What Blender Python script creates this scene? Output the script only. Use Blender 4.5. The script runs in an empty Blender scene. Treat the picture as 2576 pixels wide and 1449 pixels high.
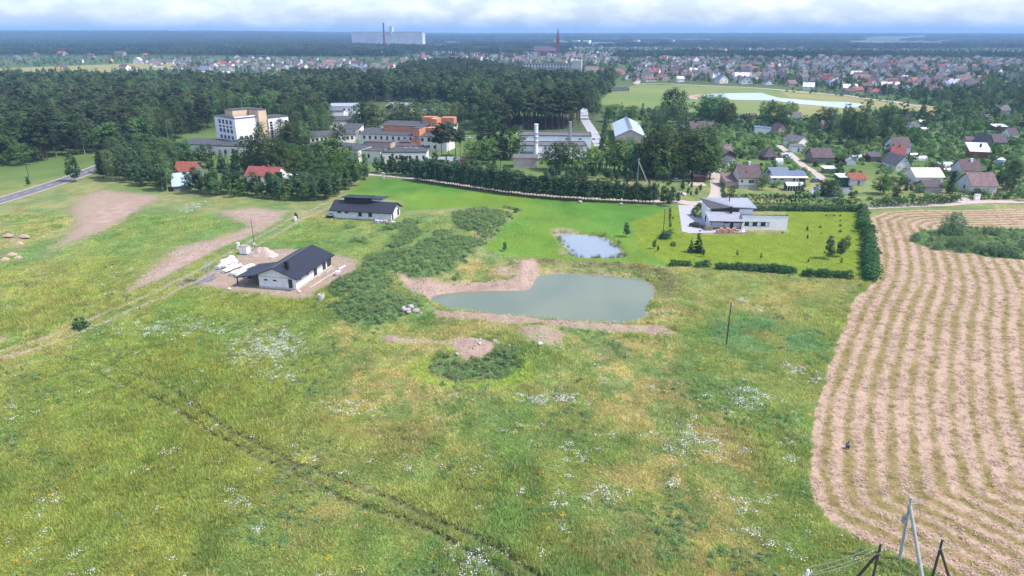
import bpy, math, random
import numpy as np
from mathutils import Vector, Matrix
R = math.radians
random.seed(7); rng = np.random.default_rng(11)
sc = bpy.context.scene
# ------------------------------------------------------------------ camera
IW, IH = 2576, 1449           # the photograph's size used for reading positions
FPX = 24/36*IW
HOR = 84.0
CAMH = 55.0
PITCH = math.atan((IH/2-HOR)/FPX)
cam = bpy.data.cameras.new('camera'); camo = bpy.data.objects.new('camera', cam)
sc.collection.objects.link(camo); sc.camera = camo
cam.lens = 24; cam.sensor_width = 36; cam.clip_start = 1; cam.clip_end = 60000
camo.location = (0, 0, CAMH); camo.rotation_euler = (math.pi/2-PITCH, 0, 0)
# ------------------------------------------------------------------ sky and sun
SUN_EL, SUN_AZ = R(56), math.atan2(.97, -.22)
w = bpy.data.worlds.new('World'); sc.world = w; w.use_nodes = True
nt = w.node_tree; nt.nodes.clear()
def N(t, k, **kw):
    n = t.nodes.new(k)
    for a, b in kw.items(): setattr(n, a, b)
    return n
def vmath(t, op, a, b=None):
    n = N(t, 'ShaderNodeMath', operation=op)
    for i, v in enumerate((a, b)):
        if v is None: continue
        if isinstance(v, (int, float)): n.inputs[i].default_value = v
        else: t.links.new(v, n.inputs[i])
    return n.outputs[0]
def ramp(t, fac, stops):
    n = N(t, 'ShaderNodeValToRGB')
    e = n.color_ramp.elements
    while len(e) < len(stops): e.new(.5)
    for i, (p, c) in enumerate(stops):
        e[i].position = p; e[i].color = (c, c, c, 1) if isinstance(c, (int, float)) else (*c, 1)
    t.links.new(fac, n.inputs[0]); return n.outputs[0]
def mixc(t, fac, a, b, mode='MIX'):
    n = N(t, 'ShaderNodeMix', data_type='RGBA', blend_type=mode)
    for s, v in ((n.inputs[0], fac), (n.inputs[6], a), (n.inputs[7], b)):
        if isinstance(v, (int, float)): s.default_value = v
        elif isinstance(v, tuple): s.default_value = (*v, 1) if len(v) == 3 else v
        else: t.links.new(v, s)
    return n.outputs[2]
sky = N(nt, 'ShaderNodeTexSky', sky_type='NISHITA', sun_disc=False)
sky.sun_elevation = SUN_EL; sky.sun_rotation = SUN_AZ; sky.altitude = 100; sky.air_density = 1.0; sky.dust_density = 1.2; sky.ozone_density = 2.0
tc = N(nt, 'ShaderNodeTexCoord'); sx = N(nt, 'ShaderNodeSeparateXYZ'); nt.links.new(tc.outputs['Generated'], sx.inputs[0])
zc = vmath(nt, 'ADD', vmath(nt, 'MAXIMUM', sx.outputs[2], 0.0), .45)
cb = N(nt, 'ShaderNodeCombineXYZ')
nt.links.new(vmath(nt, 'DIVIDE', sx.outputs[0], zc), cb.inputs[0]); nt.links.new(vmath(nt, 'DIVIDE', sx.outputs[1], zc), cb.inputs[1])
cn = N(nt, 'ShaderNodeTexNoise'); cn.inputs['Scale'].default_value = 7.5; cn.inputs['Detail'].default_value = 7; cn.inputs['Roughness'].default_value = .55
nt.links.new(cb.outputs[0], cn.inputs['Vector'])
cf = ramp(nt, cn.outputs[0], [(.43, 0), (.72, .55)])
skc = mixc(nt, cf, mixc(nt, 1.0, sky.outputs[0], (1.06, 1.08, 1.22), 'MULTIPLY'), (9.0, 8.8, 9.1))
bg = N(nt, 'ShaderNodeBackground'); bg.inputs[1].default_value = .125
nt.links.new(skc, bg.inputs[0])
wo = N(nt, 'ShaderNodeOutputWorld'); nt.links.new(bg.outputs[0], wo.inputs[0])
sl = bpy.data.lights.new('sun', 'SUN'); sl.energy = 3.0; sl.angle = R(2); sl.color = (1, .93, .85)
so = bpy.data.objects.new('sun', sl); sc.collection.objects.link(so)
SD = Vector((math.cos(SUN_EL)*math.sin(SUN_AZ), math.cos(SUN_EL)*math.cos(SUN_AZ), math.sin(SUN_EL)))
so.rotation_euler = SD.to_track_quat('Z', 'Y').to_euler(); so.location = (0, 0, 300)
sc.view_settings.view_transform = 'Standard'; sc.view_settings.look = 'None'
sc.view_settings.exposure = .85; sc.view_settings.gamma = 1; sc.view_settings.use_curve_mapping = False
sc.render.engine = 'CYCLES'
sc.cycles.max_bounces = 5; sc.cycles.diffuse_bounces = 3; sc.cycles.glossy_bounces = 2; sc.cycles.transmission_bounces = 3
sc.cycles.volume_bounces = 0; sc.cycles.transparent_max_bounces = 6
# ------------------------------------------------------------------ positions read from the photograph
CP, SP = math.cos(PITCH), math.sin(PITCH)
def G(px, py, z=0.0):
    "ground point (at height z) seen at photo position px, py"
    u = (px-IW/2)/FPX; v = -(py-IH/2)/FPX
    t = (z-CAMH)/(-SP+v*CP)
    return Vector((u*t, (CP+v*SP)*t, z))
def pxm(p):
    "photo pixels per metre at point p"
    return FPX/(p[1]*CP-(p[2]-CAMH)*SP)
def R1(x, y): return (386.4+x*.27556, 476.56+y*.27556)
def R4(x, y): return (1610+.2*x, 257.6+.2*y)
def R5(x, y): return (2060.8+.2*x, 257.6+.2*y)
def RM(x, y): return (1610+.25*x, 450.8+.25*y)
def RC(x, y): return (1159.2+.25*x, 257.6+.25*y)
def RH(x, y): return (450.8+.2*x, 244.7+.2*y)
def RW(x, y): return (837.2+.15111*x, 244.7+.15111*y)
def RL(x, y): return (.25*x, 322+.25*y)
def RT(k, x, y): return (644*k+.25*x, .25*y)
def RF(x, y): return (1867.6+.1511*x, 128.8+.1511*y)
def RI(x, y): return (1996.4+.2666*x, 450.8+.2666*y)
def RP(x, y): return (1932+.25*x, 1223.6+.25*y)
# ------------------------------------------------------------------ objects
col = sc.collection
def link(o, parent=None):
    col.objects.link(o)
    if parent is not None: o.parent = parent
    return o
def tag(o, label=None, cat=None, group=None, kind=None):
    if label: o['label'] = label
    if cat: o['category'] = cat
    if group: o['group'] = group
    if kind: o['kind'] = kind
    return o
def empty(name, loc=(0, 0, 0), rz=0, label=None, cat=None, group=None):
    o = bpy.data.objects.new(name, None); o.empty_display_size = .5
    o.location = loc; o.rotation_euler = (0, 0, rz); link(o); return tag(o, label, cat, group)
def copy_tree(o, parent=None):
    c = o.copy(); link(c, parent)
    for ch in o.children: copy_tree(ch, c)
    return c
class MB:
    def __init__(s): s.v = []; s.f = []
    def poly(s, *pts):
        n = len(s.v); s.v += [tuple(p) for p in pts]; s.f.append(tuple(range(n, n+len(pts)))); return s
    def box(s, x0, x1, y0, y1, z0, z1):
        n = len(s.v)
        s.v += [(x0,y0,z0),(x1,y0,z0),(x1,y1,z0),(x0,y1,z0),(x0,y0,z1),(x1,y0,z1),(x1,y1,z1),(x0,y1,z1)]
        s.f += [tuple(n+i for i in q) for q in ((3,2,1,0),(4,5,6,7),(0,1,5,4),(1,2,6,5),(2,3,7,6),(3,0,4,7))]; return s
    def prism(s, ring, off):
        "closed solid: polygon ring swept by off"
        n = len(s.v); k = len(ring); off = Vector(off)
        s.v += [tuple(p) for p in ring]+[tuple(Vector(p)+off) for p in ring]
        s.f.append(tuple(range(n+k-1, n-1, -1))); s.f.append(tuple(range(n+k, n+2*k)))
        for i in range(k): j = (i+1) % k; s.f.append((n+i, n+j, n+k+j, n+k+i))
        return s
    def slab(s, ring, t):
        return s.prism(ring, (0, 0, -t))
    def tube(s, pts, r0, r1=None, n=8, cap=True):
        r1 = r0 if r1 is None else r1
        pts = [Vector(p) for p in pts]; b = len(s.v)
        for i, p in enumerate(pts):
            d = (pts[min(i+1, len(pts)-1)]-pts[max(i-1, 0)]).normalized()
            a = d.cross(Vector((0, 0, 1)));
            if a.length < .05: a = d.cross(Vector((0, 1, 0)))
            a.normalize(); c = d.cross(a); r = r0+(r1-r0)*i/max(1, len(pts)-1)
            for k in range(n):
                t = 2*math.pi*k/n; s.v.append(tuple(p+a*r*math.cos(t)+c*r*math.sin(t)))
        for i in range(len(pts)-1):
            for k in range(n):
                q = b+i*n; s.f.append((q+k, q+(k+1) % n, q+n+(k+1) % n, q+n+k))
        if cap:
            s.f.append(tuple(range(b, b+n))); e = b+(len(pts)-1)*n; s.f.append(tuple(range(e+n-1, e-1, -1)))
        return s
    def mesh(s, name, m):
        me = bpy.data.meshes.new(name); me.from_pydata(s.v, [], s.f)
        import bmesh
        bm = bmesh.new(); bm.from_mesh(me); bmesh.ops.recalc_face_normals(bm, faces=bm.faces); bm.to_mesh(me); bm.free()
        me.materials.append(M[m] if isinstance(m, str) else m); return me
    def build(s, name, m, parent=None, loc=None, rz=None):
        o = bpy.data.objects.new(name, s.mesh(name, m))
        if loc is not None: o.location = loc
        if rz is not None: o.rotation_euler = (0, 0, rz)
        return link(o, parent)
def np_mesh(name, v, f, m, smooth=False):
    "mesh from numpy arrays, all faces with the same number of corners"
    me = bpy.data.meshes.new(name); k = f.shape[1]
    me.vertices.add(len(v)); me.vertices.foreach_set('co', np.ascontiguousarray(v, dtype=np.float32).ravel())
    me.loops.add(f.size); me.loops.foreach_set('vertex_index', np.ascontiguousarray(f, dtype=np.int32).ravel())
    me.polygons.add(len(f)); me.polygons.foreach_set('loop_start', np.arange(0, f.size, k, dtype=np.int32))
    try: me.polygons.foreach_set('loop_total', np.full(len(f), k, dtype=np.int32))
    except Exception: pass
    if smooth: me.polygons.foreach_set('use_smooth', np.ones(len(f), dtype=bool))
    me.update(calc_edges=True); me.validate()
    if m is not None: me.materials.append(M[m] if isinstance(m, str) else m)
    return me
# ------------------------------------------------------------------ numpy noise, polygons
def vnoise(x, y, seed=0):
    xi = np.floor(x).astype(np.int64); yi = np.floor(y).astype(np.int64); fx = x-xi; fy = y-yi
    fx = fx*fx*(3-2*fx); fy = fy*fy*(3-2*fy)
    def hsh(a, b):
        n = (a*374761393+b*668265263+seed*144269) & 0xffffffff
        n = ((n ^ (n >> 13))*1274126177) & 0xffffffff
        return ((n ^ (n >> 16)) & 0xffff)/65535.0
    a = hsh(xi, yi); b = hsh(xi+1, yi); c = hsh(xi, yi+1); d = hsh(xi+1, yi+1)
    return (a*(1-fx)+b*fx)*(1-fy)+(c*(1-fx)+d*fx)*fy
def fbm(x, y, seed=0, o=4):
    s = 0; a = .5; t = 0
    for i in range(o):
        s = s+a*vnoise(x*2**i, y*2**i, seed+i*17); t += a; a *= .5
    return s/t
def sdf(poly, x, y):
    "signed distance to a ground polygon, positive inside"
    d = np.full(x.shape, 1e18); ins = np.zeros(x.shape, bool); n = len(poly)
    for i in range(n):
        ax, ay = poly[i][0], poly[i][1]; bx, by = poly[(i+1) % n][0], poly[(i+1) % n][1]
        ex, ey = bx-ax, by-ay
        t = np.clip(((x-ax)*ex+(y-ay)*ey)/(ex*ex+ey*ey+1e-9), 0, 1)
        d = np.minimum(d, (x-ax-t*ex)**2+(y-ay-t*ey)**2)
        c = ((ay > y) != (by > y)) & (x < ex*(y-ay)/(ey if abs(ey) > 1e-9 else 1e-9)+ax); ins ^= c
    return np.where(ins, 1, -1)*np.sqrt(d)
def pdist(line, x, y):
    d = np.full(x.shape, 1e18)
    for i in range(len(line)-1):
        ax, ay = line[i][0], line[i][1]; ex, ey = line[i+1][0]-ax, line[i+1][1]-ay
        t = np.clip(((x-ax)*ex+(y-ay)*ey)/(ex*ex+ey*ey+1e-9), 0, 1)
        d = np.minimum(d, (x-ax-t*ex)**2+(y-ay-t*ey)**2)
    return np.sqrt(d)
def sstep(a, b, x):
    t = np.clip((x-a)/(b-a), 0, 1); return t*t*(3-2*t)
def PG(pts, z=0.0): return [G(a, b, z) for a, b in pts]
def smooth_line(pts, k=6, closed=False):
    "Catmull-Rom through ground points"
    n = len(pts); out = []; P = [Vector(p) for p in pts]
    for i in range(n if closed else n-1):
        g = (lambda j: P[j % n]) if closed else (lambda j: P[max(0, min(n-1, j))])
        a, b, c, d = g(i-1), g(i), g(i+1), g(i+2)
        for s in range(k):
            t = s/k; out.append(.5*((2*b)+(c-a)*t+(2*a-5*b+4*c-d)*t*t+(3*b-a-3*c+d)*t**3))
    if not closed: out.append(P[-1])
    return out
# ------------------------------------------------------------------ materials
M = {}
def pmat(name, c, rough=.85, c2=None, scale=1.0, spec=.3, metal=0, bump=0, bscale=20, detail=4, lo=.35, hi=.65, stretch=None):
    m = bpy.data.materials.new(name); m.use_nodes = True; t = m.node_tree; b = t.nodes['Principled BSDF']
    b.inputs['Roughness'].default_value = rough; b.inputs['Metallic'].default_value = metal
    b.inputs['Specular IOR Level'].default_value = spec; b.inputs['Base Color'].default_value = (*c, 1)
    tcn = N(t, 'ShaderNodeTexCoord'); vec = tcn.outputs['Object']
    if stretch:
        mp = N(t, 'ShaderNodeMapping'); mp.inputs['Scale'].default_value = stretch; t.links.new(vec, mp.inputs[0]); vec = mp.outputs[0]
    if c2:
        n = N(t, 'ShaderNodeTexNoise'); n.inputs['Scale'].default_value = scale; n.inputs['Detail'].default_value = detail; t.links.new(vec, n.inputs[0])
        t.links.new(mixc(t, ramp(t, n.outputs[0], [(lo, 0), (hi, 1)]), c, c2), b.inputs['Base Color'])
    if bump:
        n = N(t, 'ShaderNodeTexNoise'); n.inputs['Scale'].default_value = bscale; n.inputs['Detail'].default_value = 3; t.links.new(vec, n.inputs[0])
        bp = N(t, 'ShaderNodeBump'); bp.inputs['Strength'].default_value = bump; bp.inputs['Distance'].default_value = .05
        t.links.new(n.outputs[0], bp.inputs['Height']); t.links.new(bp.outputs[0], b.inputs['Normal'])
    M[name] = m; return m
pmat('white_paint', (.90, .89, .91), .7, (.82, .81, .83), .35)
pmat('cream_render', (.82, .77, .70), .8, (.72, .67, .61), .3)
pmat('lilac_render', (.66, .64, .68), .8, (.56, .54, .58), .3)
pmat('pink_render', (.62, .47, .42), .8, (.52, .39, .35), .4)
pmat('orange_render', (.62, .27, .14), .8, (.52, .22, .12), .3)
pmat('peach_render', (.72, .54, .37), .8, (.62, .45, .30), .3)
pmat('yellow_render', (.62, .46, .18), .8, (.52, .38, .16), .5)
pmat('grey_render', (.36, .35, .35), .85, (.28, .27, .27), .5)
pmat('sand_render', (.50, .41, .33), .85, (.40, .32, .26), .6)
pmat('grey_brick', (.42, .38, .37), .9, (.33, .29, .28), 1.2)
pmat('brown_wood', (.16, .075, .045), .8, (.11, .05, .03), 2.0, stretch=(6, 6, .6))
pmat('red_brick', (.30, .11, .07), .85, (.22, .08, .055), 2.0)
pmat('dark_wood', (.07, .05, .04), .85, (.05, .035, .03), 3.0)
pmat('pale_wood', (.42, .30, .18), .8, (.33, .23, .13), 3.0, stretch=(1, 8, 8))
pmat('grey_wood', (.25, .22, .19), .9, (.17, .15, .13), 3.0, stretch=(1, 1, .3))
pmat('concrete', (.46, .45, .44), .9, (.36, .35, .34), 1.5, bump=.2)
pmat('pale_concrete', (.60, .58, .56), .9, (.48, .46, .44), 1.5, bump=.2)
pmat('roof_navy', (.012, .014, .026), .5, (.017, .02, .033), 2.0, spec=.5)
pmat('roof_charcoal', (.06, .06, .066), .75, (.09, .09, .096), .7, spec=.35)
pmat('roof_grey', (.16, .15, .16), .85, (.105, .10, .105), .8)
pmat('roof_brown', (.145, .10, .105), .85, (.09, .065, .067), .9)
pmat('roof_purple', (.12, .095, .11), .85, (.08, .062, .07), .9)
pmat('roof_red', (.31, .085, .075), .7, (.22, .065, .055), .9)
pmat('roof_orange', (.40, .17, .12), .75, (.30, .12, .085), .9)
pmat('roof_pinkish', (.23, .155, .15), .85, (.15, .10, .10), 1.0)
pmat('roof_rust', (.32, .10, .055), .8, (.20, .065, .045), 1.2)
pmat('roof_white_metal', (.72, .73, .78), .35, (.62, .63, .68), .8, spec=.6)
pmat('roof_blue', (.11, .15, .23), .5, (.14, .18, .26), .8)
pmat('roof_pale_blue', (.36, .46, .60), .5, (.43, .53, .66), .25, spec=.5)
pmat('roof_zinc', (.36, .37, .41), .4, (.30, .31, .35), .6, spec=.5)
pmat('roof_green', (.05, .12, .10), .7, (.04, .09, .08), 1.0)
pmat('seam_metal', (.10, .105, .13), .5)
pmat('zinc_seam', (.48, .49, .53), .5)
pmat('dark_trim', (.02, .02, .024), .5)
pmat('window_frame', (.75, .75, .76), .5)
pmat('brown_frame', (.12, .06, .04), .6)
pmat('pane', (.018, .022, .028), .06, (.03, .035, .045), .8, spec=.6)
pmat('blind', (.62, .62, .66), .5)
pmat('polycarbonate', (.70, .73, .76), .25, (.60, .63, .66), 1.2, spec=.6)
pmat('green_net', (.04, .10, .05), .8, (.03, .07, .04), 3.0)
pmat('plastic_wrap', (.74, .74, .77), .3, (.58, .58, .62), 1.6, spec=.6, bump=.5, bscale=5)
pmat('pink_foam', (.66, .42, .44), .7, (.58, .34, .37), 2)
pmat('galvanised', (.40, .42, .45), .45, (.30, .32, .35), 2.0, metal=.4)
pmat('rust_lid', (.30, .14, .10), .7, (.45, .40, .38), 2.0)
pmat('sand', (.50, .39, .33), .95, (.42, .32, .27), 1.2, bump=.4, bscale=6)
pmat('spoil', (.50, .36, .29), .95, (.40, .28, .21), .9, bump=.6, bscale=4)
pmat('stone', (.40, .37, .37), .85, (.28, .26, .26), 1.5, bump=.4, bscale=6)
pmat('asphalt', (.13, .13, .145), .9, (.16, .155, .165), .12)
pmat('road_paint', (.7, .7, .7), .8)
pmat('gravel', (.50, .42, .38), .95, (.40, .33, .29), .5, bump=.3, bscale=5)
pmat('dirt_road', (.46, .37, .33), .95, (.36, .29, .24), .35, bump=.3, bscale=4)
pmat('paving', (.42, .41, .44), .85, (.37, .36, .39), .5)
pmat('old_wood_pole', (.10, .075, .06), .9, (.06, .045, .035), 2.0, stretch=(6, 6, .4))
pmat('wire', (.22, .22, .22), .5)
pmat('ceramic', (.75, .75, .75), .3)
pmat('bark', (.10, .075, .06), .95, (.06, .045, .035), 2.0)
pmat('pine_bark', (.17, .09, .055), .95, (.10, .06, .045), 1.0)
pmat('birch_bark', (.55, .53, .50), .85, (.12, .11, .10), 1.2, lo=.55, hi=.62)
pmat('car_black', (.012, .013, .016), .25, spec=.6); pmat('car_white', (.7, .7, .72), .3, spec=.6)
pmat('car_blue', (.10, .16, .24), .3, spec=.6); pmat('car_grey', (.22, .24, .26), .3, spec=.6); pmat('car_red', (.30, .03, .03), .3, spec=.6)
pmat('tyre', (.015, .015, .015), .8); pmat('rim', (.35, .35, .36), .4, metal=.6); pmat('car_glass', (.015, .02, .025), .08, spec=.7)
pmat('lamp_glass', (.7, .7, .68), .2)
pmat('brick_pack', (.46, .21, .14), .85, (.55, .36, .28), 2.5)
pmat('skin', (.5, .33, .26), .6); pmat('jacket_blue', (.06, .10, .24), .8, (.45, .5, .6), 2.2, lo=.5, hi=.56); pmat('trousers_dark', (.015, .015, .02), .85); pmat('hair', (.03, .02, .015), .7)
pmat('church_brick', (.20, .055, .05), .85, (.15, .045, .045), .4)
pmat('elevator_concrete', (.60, .61, .66), .85, (.50, .51, .56), .02)
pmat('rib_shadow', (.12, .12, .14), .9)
pmat('grey_tile_block', (.58, .53, .52), .9, (.44, .40, .39), .15)
def leafmat(name, c, c2, trans=.35, objvar=.5):
    m = bpy.data.materials.new(name); m.use_nodes = True; t = m.node_tree; t.nodes.clear()
    at = N(t, 'ShaderNodeAttribute', attribute_name='tint'); oi = N(t, 'ShaderNodeObjectInfo')
    cc = mixc(t, at.outputs['Fac'], c, c2)
    br = vmath(t, 'ADD', vmath(t, 'MULTIPLY', oi.outputs['Random'], objvar*2), 1-objvar)
    hv = N(t, 'ShaderNodeHueSaturation'); t.links.new(cc, hv.inputs['Color']); t.links.new(br, hv.inputs['Value'])
    t.links.new(vmath(t, 'ADD', vmath(t, 'MULTIPLY', vmath(t, 'FRACT', vmath(t, 'MULTIPLY', oi.outputs['Random'], 7.3)), .06), .475), hv.inputs['Hue'])
    d = N(t, 'ShaderNodeBsdfDiffuse'); tr = N(t, 'ShaderNodeBsdfTranslucent'); mx = N(t, 'ShaderNodeMixShader'); mx.inputs[0].default_value = trans
    t.links.new(hv.outputs[0], d.inputs[0]); t.links.new(hv.outputs[0], tr.inputs[0]); t.links.new(d.outputs[0], mx.inputs[1]); t.links.new(tr.outputs[0], mx.inputs[2])
    o = N(t, 'ShaderNodeOutputMaterial'); t.links.new(mx.outputs[0], o.inputs[0]); M[name] = m
leafmat('pine_needles', (0.053, 0.083, 0.041), (0.097, 0.127, 0.061))
leafmat('young_pine_needles', (0.056, 0.109, 0.051), (0.108, 0.171, 0.077), objvar=.3)
leafmat('spruce_needles', (0.039, 0.079, 0.044), (0.072, 0.118, 0.058))
leafmat('birch_leaves', (0.082, 0.136, 0.052), (0.142, 0.191, 0.075))
leafmat('broad_leaves', (0.073, 0.139, 0.043), (0.134, 0.206, 0.063))
leafmat('maple_leaves', (0.055, 0.135, 0.030), (0.100, 0.200, 0.050), objvar=.1)
leafmat('orchard_leaves', (0.103, 0.198, 0.069), (0.206, 0.310, 0.120))
leafmat('purple_leaves', (0.055, 0.030, 0.045), (0.085, 0.050, 0.065), objvar=.2)
leafmat('willow_leaves', (0.110, 0.200, 0.099), (0.228, 0.317, 0.172), objvar=.2)
leafmat('hedge_leaves', (0.054, 0.128, 0.051), (0.115, 0.209, 0.081), objvar=.15)
leafmat('reed_leaves', (0.156, 0.220, 0.094), (0.312, 0.338, 0.164), objvar=.2)
leafmat('weed_leaves', (.195, .305, .110), (.310, .415, .170), objvar=.14)
# ================================================================== ground
WZ = -.7
POND = smooth_line(PG([(1085,750),(1120,739),(1200,733),(1318,731),(1342,715),(1363,693),(1450,690),(1560,697),(1612,704),(1641,722),(1640,746),(1622,772),(1621,795),(1598,810),(1540,813),(1400,803),(1250,793),(1150,780),(1103,765)], WZ), 4, True)
POND2 = smooth_line(PG([(1404,593),(1440,590),(1500,595),(1540,610),(1565,640),(1560,648),(1530,652),(1470,650),(1441,644),(1430,628)], WZ), 4, True)
POND3 = smooth_line(PG([R4(2185,1060), R4(2250,1050), R4(2400,1065), R4(2600,1060), R4(2650,1110), R4(2560,1170), R4(2420,1215), R4(2230,1195), R4(2160,1160)], WZ), 3, True)
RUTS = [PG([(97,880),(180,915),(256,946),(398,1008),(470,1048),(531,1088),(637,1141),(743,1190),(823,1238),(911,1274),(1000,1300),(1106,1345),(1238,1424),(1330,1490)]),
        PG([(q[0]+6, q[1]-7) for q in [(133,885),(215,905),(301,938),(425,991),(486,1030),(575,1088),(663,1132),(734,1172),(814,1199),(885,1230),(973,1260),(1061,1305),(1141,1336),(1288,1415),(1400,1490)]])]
GROOVES = [PG([(755,1090),(820,1115),(890,1150)]), PG([(825,1238),(900,1270),(1020,1300)]), PG([(1150,1235),(1400,1270),(1600,1290),(1760,1320)]), PG([(935,1060),(985,1020),(1040,985)])]
TRACK = [PG([(868,488),(800,520),(735,548),(690,575),(640,600),(560,645),(480,690),(400,728),(330,760),(250,792),(150,835),(60,868),(-60,900)]),
         PG([(890,492),(820,525),(757,553),(712,580),(660,608),(585,655),(505,700),(425,738),(350,772),(270,806),(170,848),(80,880),(-60,915)])]
def el(cx, cy, rx, ry, z=0):
    "ellipse on the ground given in photo pixels"
    c = G(cx, cy); a = abs(G(cx+rx, cy).x-c.x); b = abs(G(cx, cy-ry).y-G(cx, cy+ry).y)/2
    return (c.x, c.y, a, b)
MOUNDS = [(el(1030,682,125,38), 3.8, 1.5), (el(905,735,88,32), 3.4, 1.6), (el(945,790,95,40), 2.9, 1.6), (el(1140,628,100,26), 2.3, 1.3),
          (el(1220,560,85,30), 2.1, 1.3), (el(1355,855,70,36), 1.9, 1.5), (el(1190,878,55,22), .9, 1.4), (el(1255,682,28,9), 1.0, 1.3),
          (el(1000,572,120,24), .7, 1.0), (el(985,850,40,8), .7, 1.2), (el(25,590,14,5), .7, 1.2), (el(60,596,15,6), .8, 1.2), (el(35,618,22,7), .6, 1.2), (el(25,645,28,8), .6, 1.2),
          (el(1310,672,28,10), 1.1, 1.2), (el(1630,590,70,10), .9, 1.2)]
PIT = el(1190,925,118,34)
BANK = PG([(1080,788),(1200,797),(1400,810),(1600,826),(1690,832)])
BANK2 = PG([(1340,662),(1450,664),(1600,675),(1680,690),(1695,730)])
CUT = PG([(1330,668),(1300,700),(1340,705),(1250,718),(1160,722),(1075,738)])
def terrain(x, y):
    x = np.asarray(x, float); y = np.asarray(y, float); z = np.zeros(x.shape)
    near = (y < 330) & (y > 0) & (np.abs(x) < 260)
    if near.any():
        X = x[near]; Y = y[near]; h = np.zeros(X.shape)
        nz = fbm(X*.09, Y*.09, 3)-.5; nf = fbm(X*.45, Y*.45, 9, 3)-.5
        fade = 1-sstep(165, 190, Y)
        h += (nz*.9+nf*.28)*fade
        for (cx, cy, a, b), H, p in MOUNDS:
            wob = 1+.5*(fbm(X*.25, Y*.25, 21)-.5)
            r2 = (((X-cx)/a)**2+((Y-cy)/b)**2)*wob
            h += H*np.exp(-(r2*1.1)**p)*(1+.5*nf)
        cx, cy, a, b = PIT; r2 = ((X-cx)/a)**2+((Y-cy)/b)**2
        h -= 1.2*np.exp(-(r2*.9)**2)
        for L in RUTS: h -= .55*np.exp(-(pdist(L, X, Y)/.55)**2)
        for L in GROOVES: h -= .4*np.exp(-(pdist(L, X, Y)/.6)**2)
        for L in TRACK: h -= .15*np.exp(-(pdist(L, X, Y)/.7)**2)
        h += .55*np.exp(-(pdist(BANK, X, Y)/1.2)**2)*(1+1.6*nf)
        h += 1.1*np.exp(-(pdist(BANK2, X, Y)/1.7)**2)
        h += .7*np.exp(-(pdist(CUT, X, Y)/1.6)**2)*(1+nf)
        # house plots are level
        for L, rad in LEVEL: h *= sstep(rad*.75, rad*1.15, pdist(L, X, Y))
        for P, s in ((POND, 2.6), (POND2, 2.0), (POND3, 1.4)):
            d = sdf(P, X, Y); k = sstep(0, s, -d)
            h = np.where(d > 0, WZ-np.minimum(1.6, d*.4), WZ+(h-WZ)*k)
        z[near] = h
    far = y > 2200
    if far.any():
        X = x[far]; Y = y[far]
        hill = 33*sstep(2600, 9500, Y)+16*(fbm(X/1500, Y/1500, 5)-.5)*sstep(3000, 6000, Y)
        hill += 28*sstep(-.02, -.55, X/np.maximum(Y, 1))*sstep(2600, 7500, Y)
        z[far] = hill
    return z
LEVEL = [(PG([R1(1130,910), R1(1460,700)]), 13), (PG([R1(1640,262), R1(2173,290)]), 14), (PG([R1(560,830), R1(820,560), R1(1000,600)]), 9)]
LEVEL.append((PG([RP(860,640), RP(1250,800)]), 0.1))
def zg(p): return float(terrain(np.array([p[0]]), np.array([p[1]]))[0])
def GZ(px, py):
    p = G(px, py)
    for _ in range(3):
        z = zg(p); p = G(px, py, z)
    return p
STUB = smooth_line(PG([(2190,548),(2196,580),(2208,620),(2217,660),(2210,695),(2185,725),(2152,750),(2132,800),(2112,850),(2088,915),(2066,985),(2048,1060),(2040,1130),(2036,1190),(2038,1225),(2055,1270),(2094,1316),(2140,1345),(2182,1366),(2260,1394),(2345,1436),(2420,1500)]), 4)
STUBLINE = smooth_line(PG([(2190,548),(2206,610),(2204,680),(2150,770),(2090,910),(2052,1040),(2036,1170),(2044,1250),(2110,1325),(2260,1396),(2430,1500)]), 6)
STUBTOP = PG([(2700,521),(2576,524),(2480,527),(2400,529),(2300,528),(2230,533),(2190,548)])
STUBPOLY = STUB+PG([(2420,1900),(3600,1900),(3600,521),(2700,521)])+STUBTOP[1:-1]
ISLAND = smooth_line(PG([(2288,598),(2310,583),(2350,577),(2420,572),(2500,574),(2600,576),(2700,580),(2700,668),(2576,655),(2500,650),(2430,640),(2360,628),(2310,617)]), 3, True)
LAWN = PG([(1585,560),(1700,522),(1712,528),(1718,585),(1775,590),(1980,590),(1980,540),(2100,530),(2165,535),(2168,702),(2130,697),(1900,682),(1690,668),(1610,628)])
LAWN2 = PG([(1980,528),(2165,532),(2165,600),(1980,600)])
LUSH = PG([(865,492),(900,462),(940,446),(1000,450),(1160,472),(1290,492),(1500,508),(1650,516),(1705,522),(1590,560),(1620,628),(1690,668),(1420,668),(1330,652),(1215,635),(1240,590),(1310,530),(1180,522),(1020,530),(1010,505)])
WEEDS = [PG(q) for q in ([(835,598),(880,560),(1000,548),(1110,560),(1150,535),(1260,520),(1312,528),(1262,575),(1190,650),(1168,705),(1090,718),(960,712),(898,690),(920,650),(985,632),(900,610)],
                         [(820,715),(880,696),(960,705),(1040,745),(1062,775),(1010,830),(930,838),(850,815),(830,770)],
                         [(1080,915),(1110,890),(1160,905),(1240,885),(1300,885),(1310,915),(1260,940),(1150,945)],
                         [(1080,920),(1110,900),(1150,925),(1120,940)])]
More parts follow.
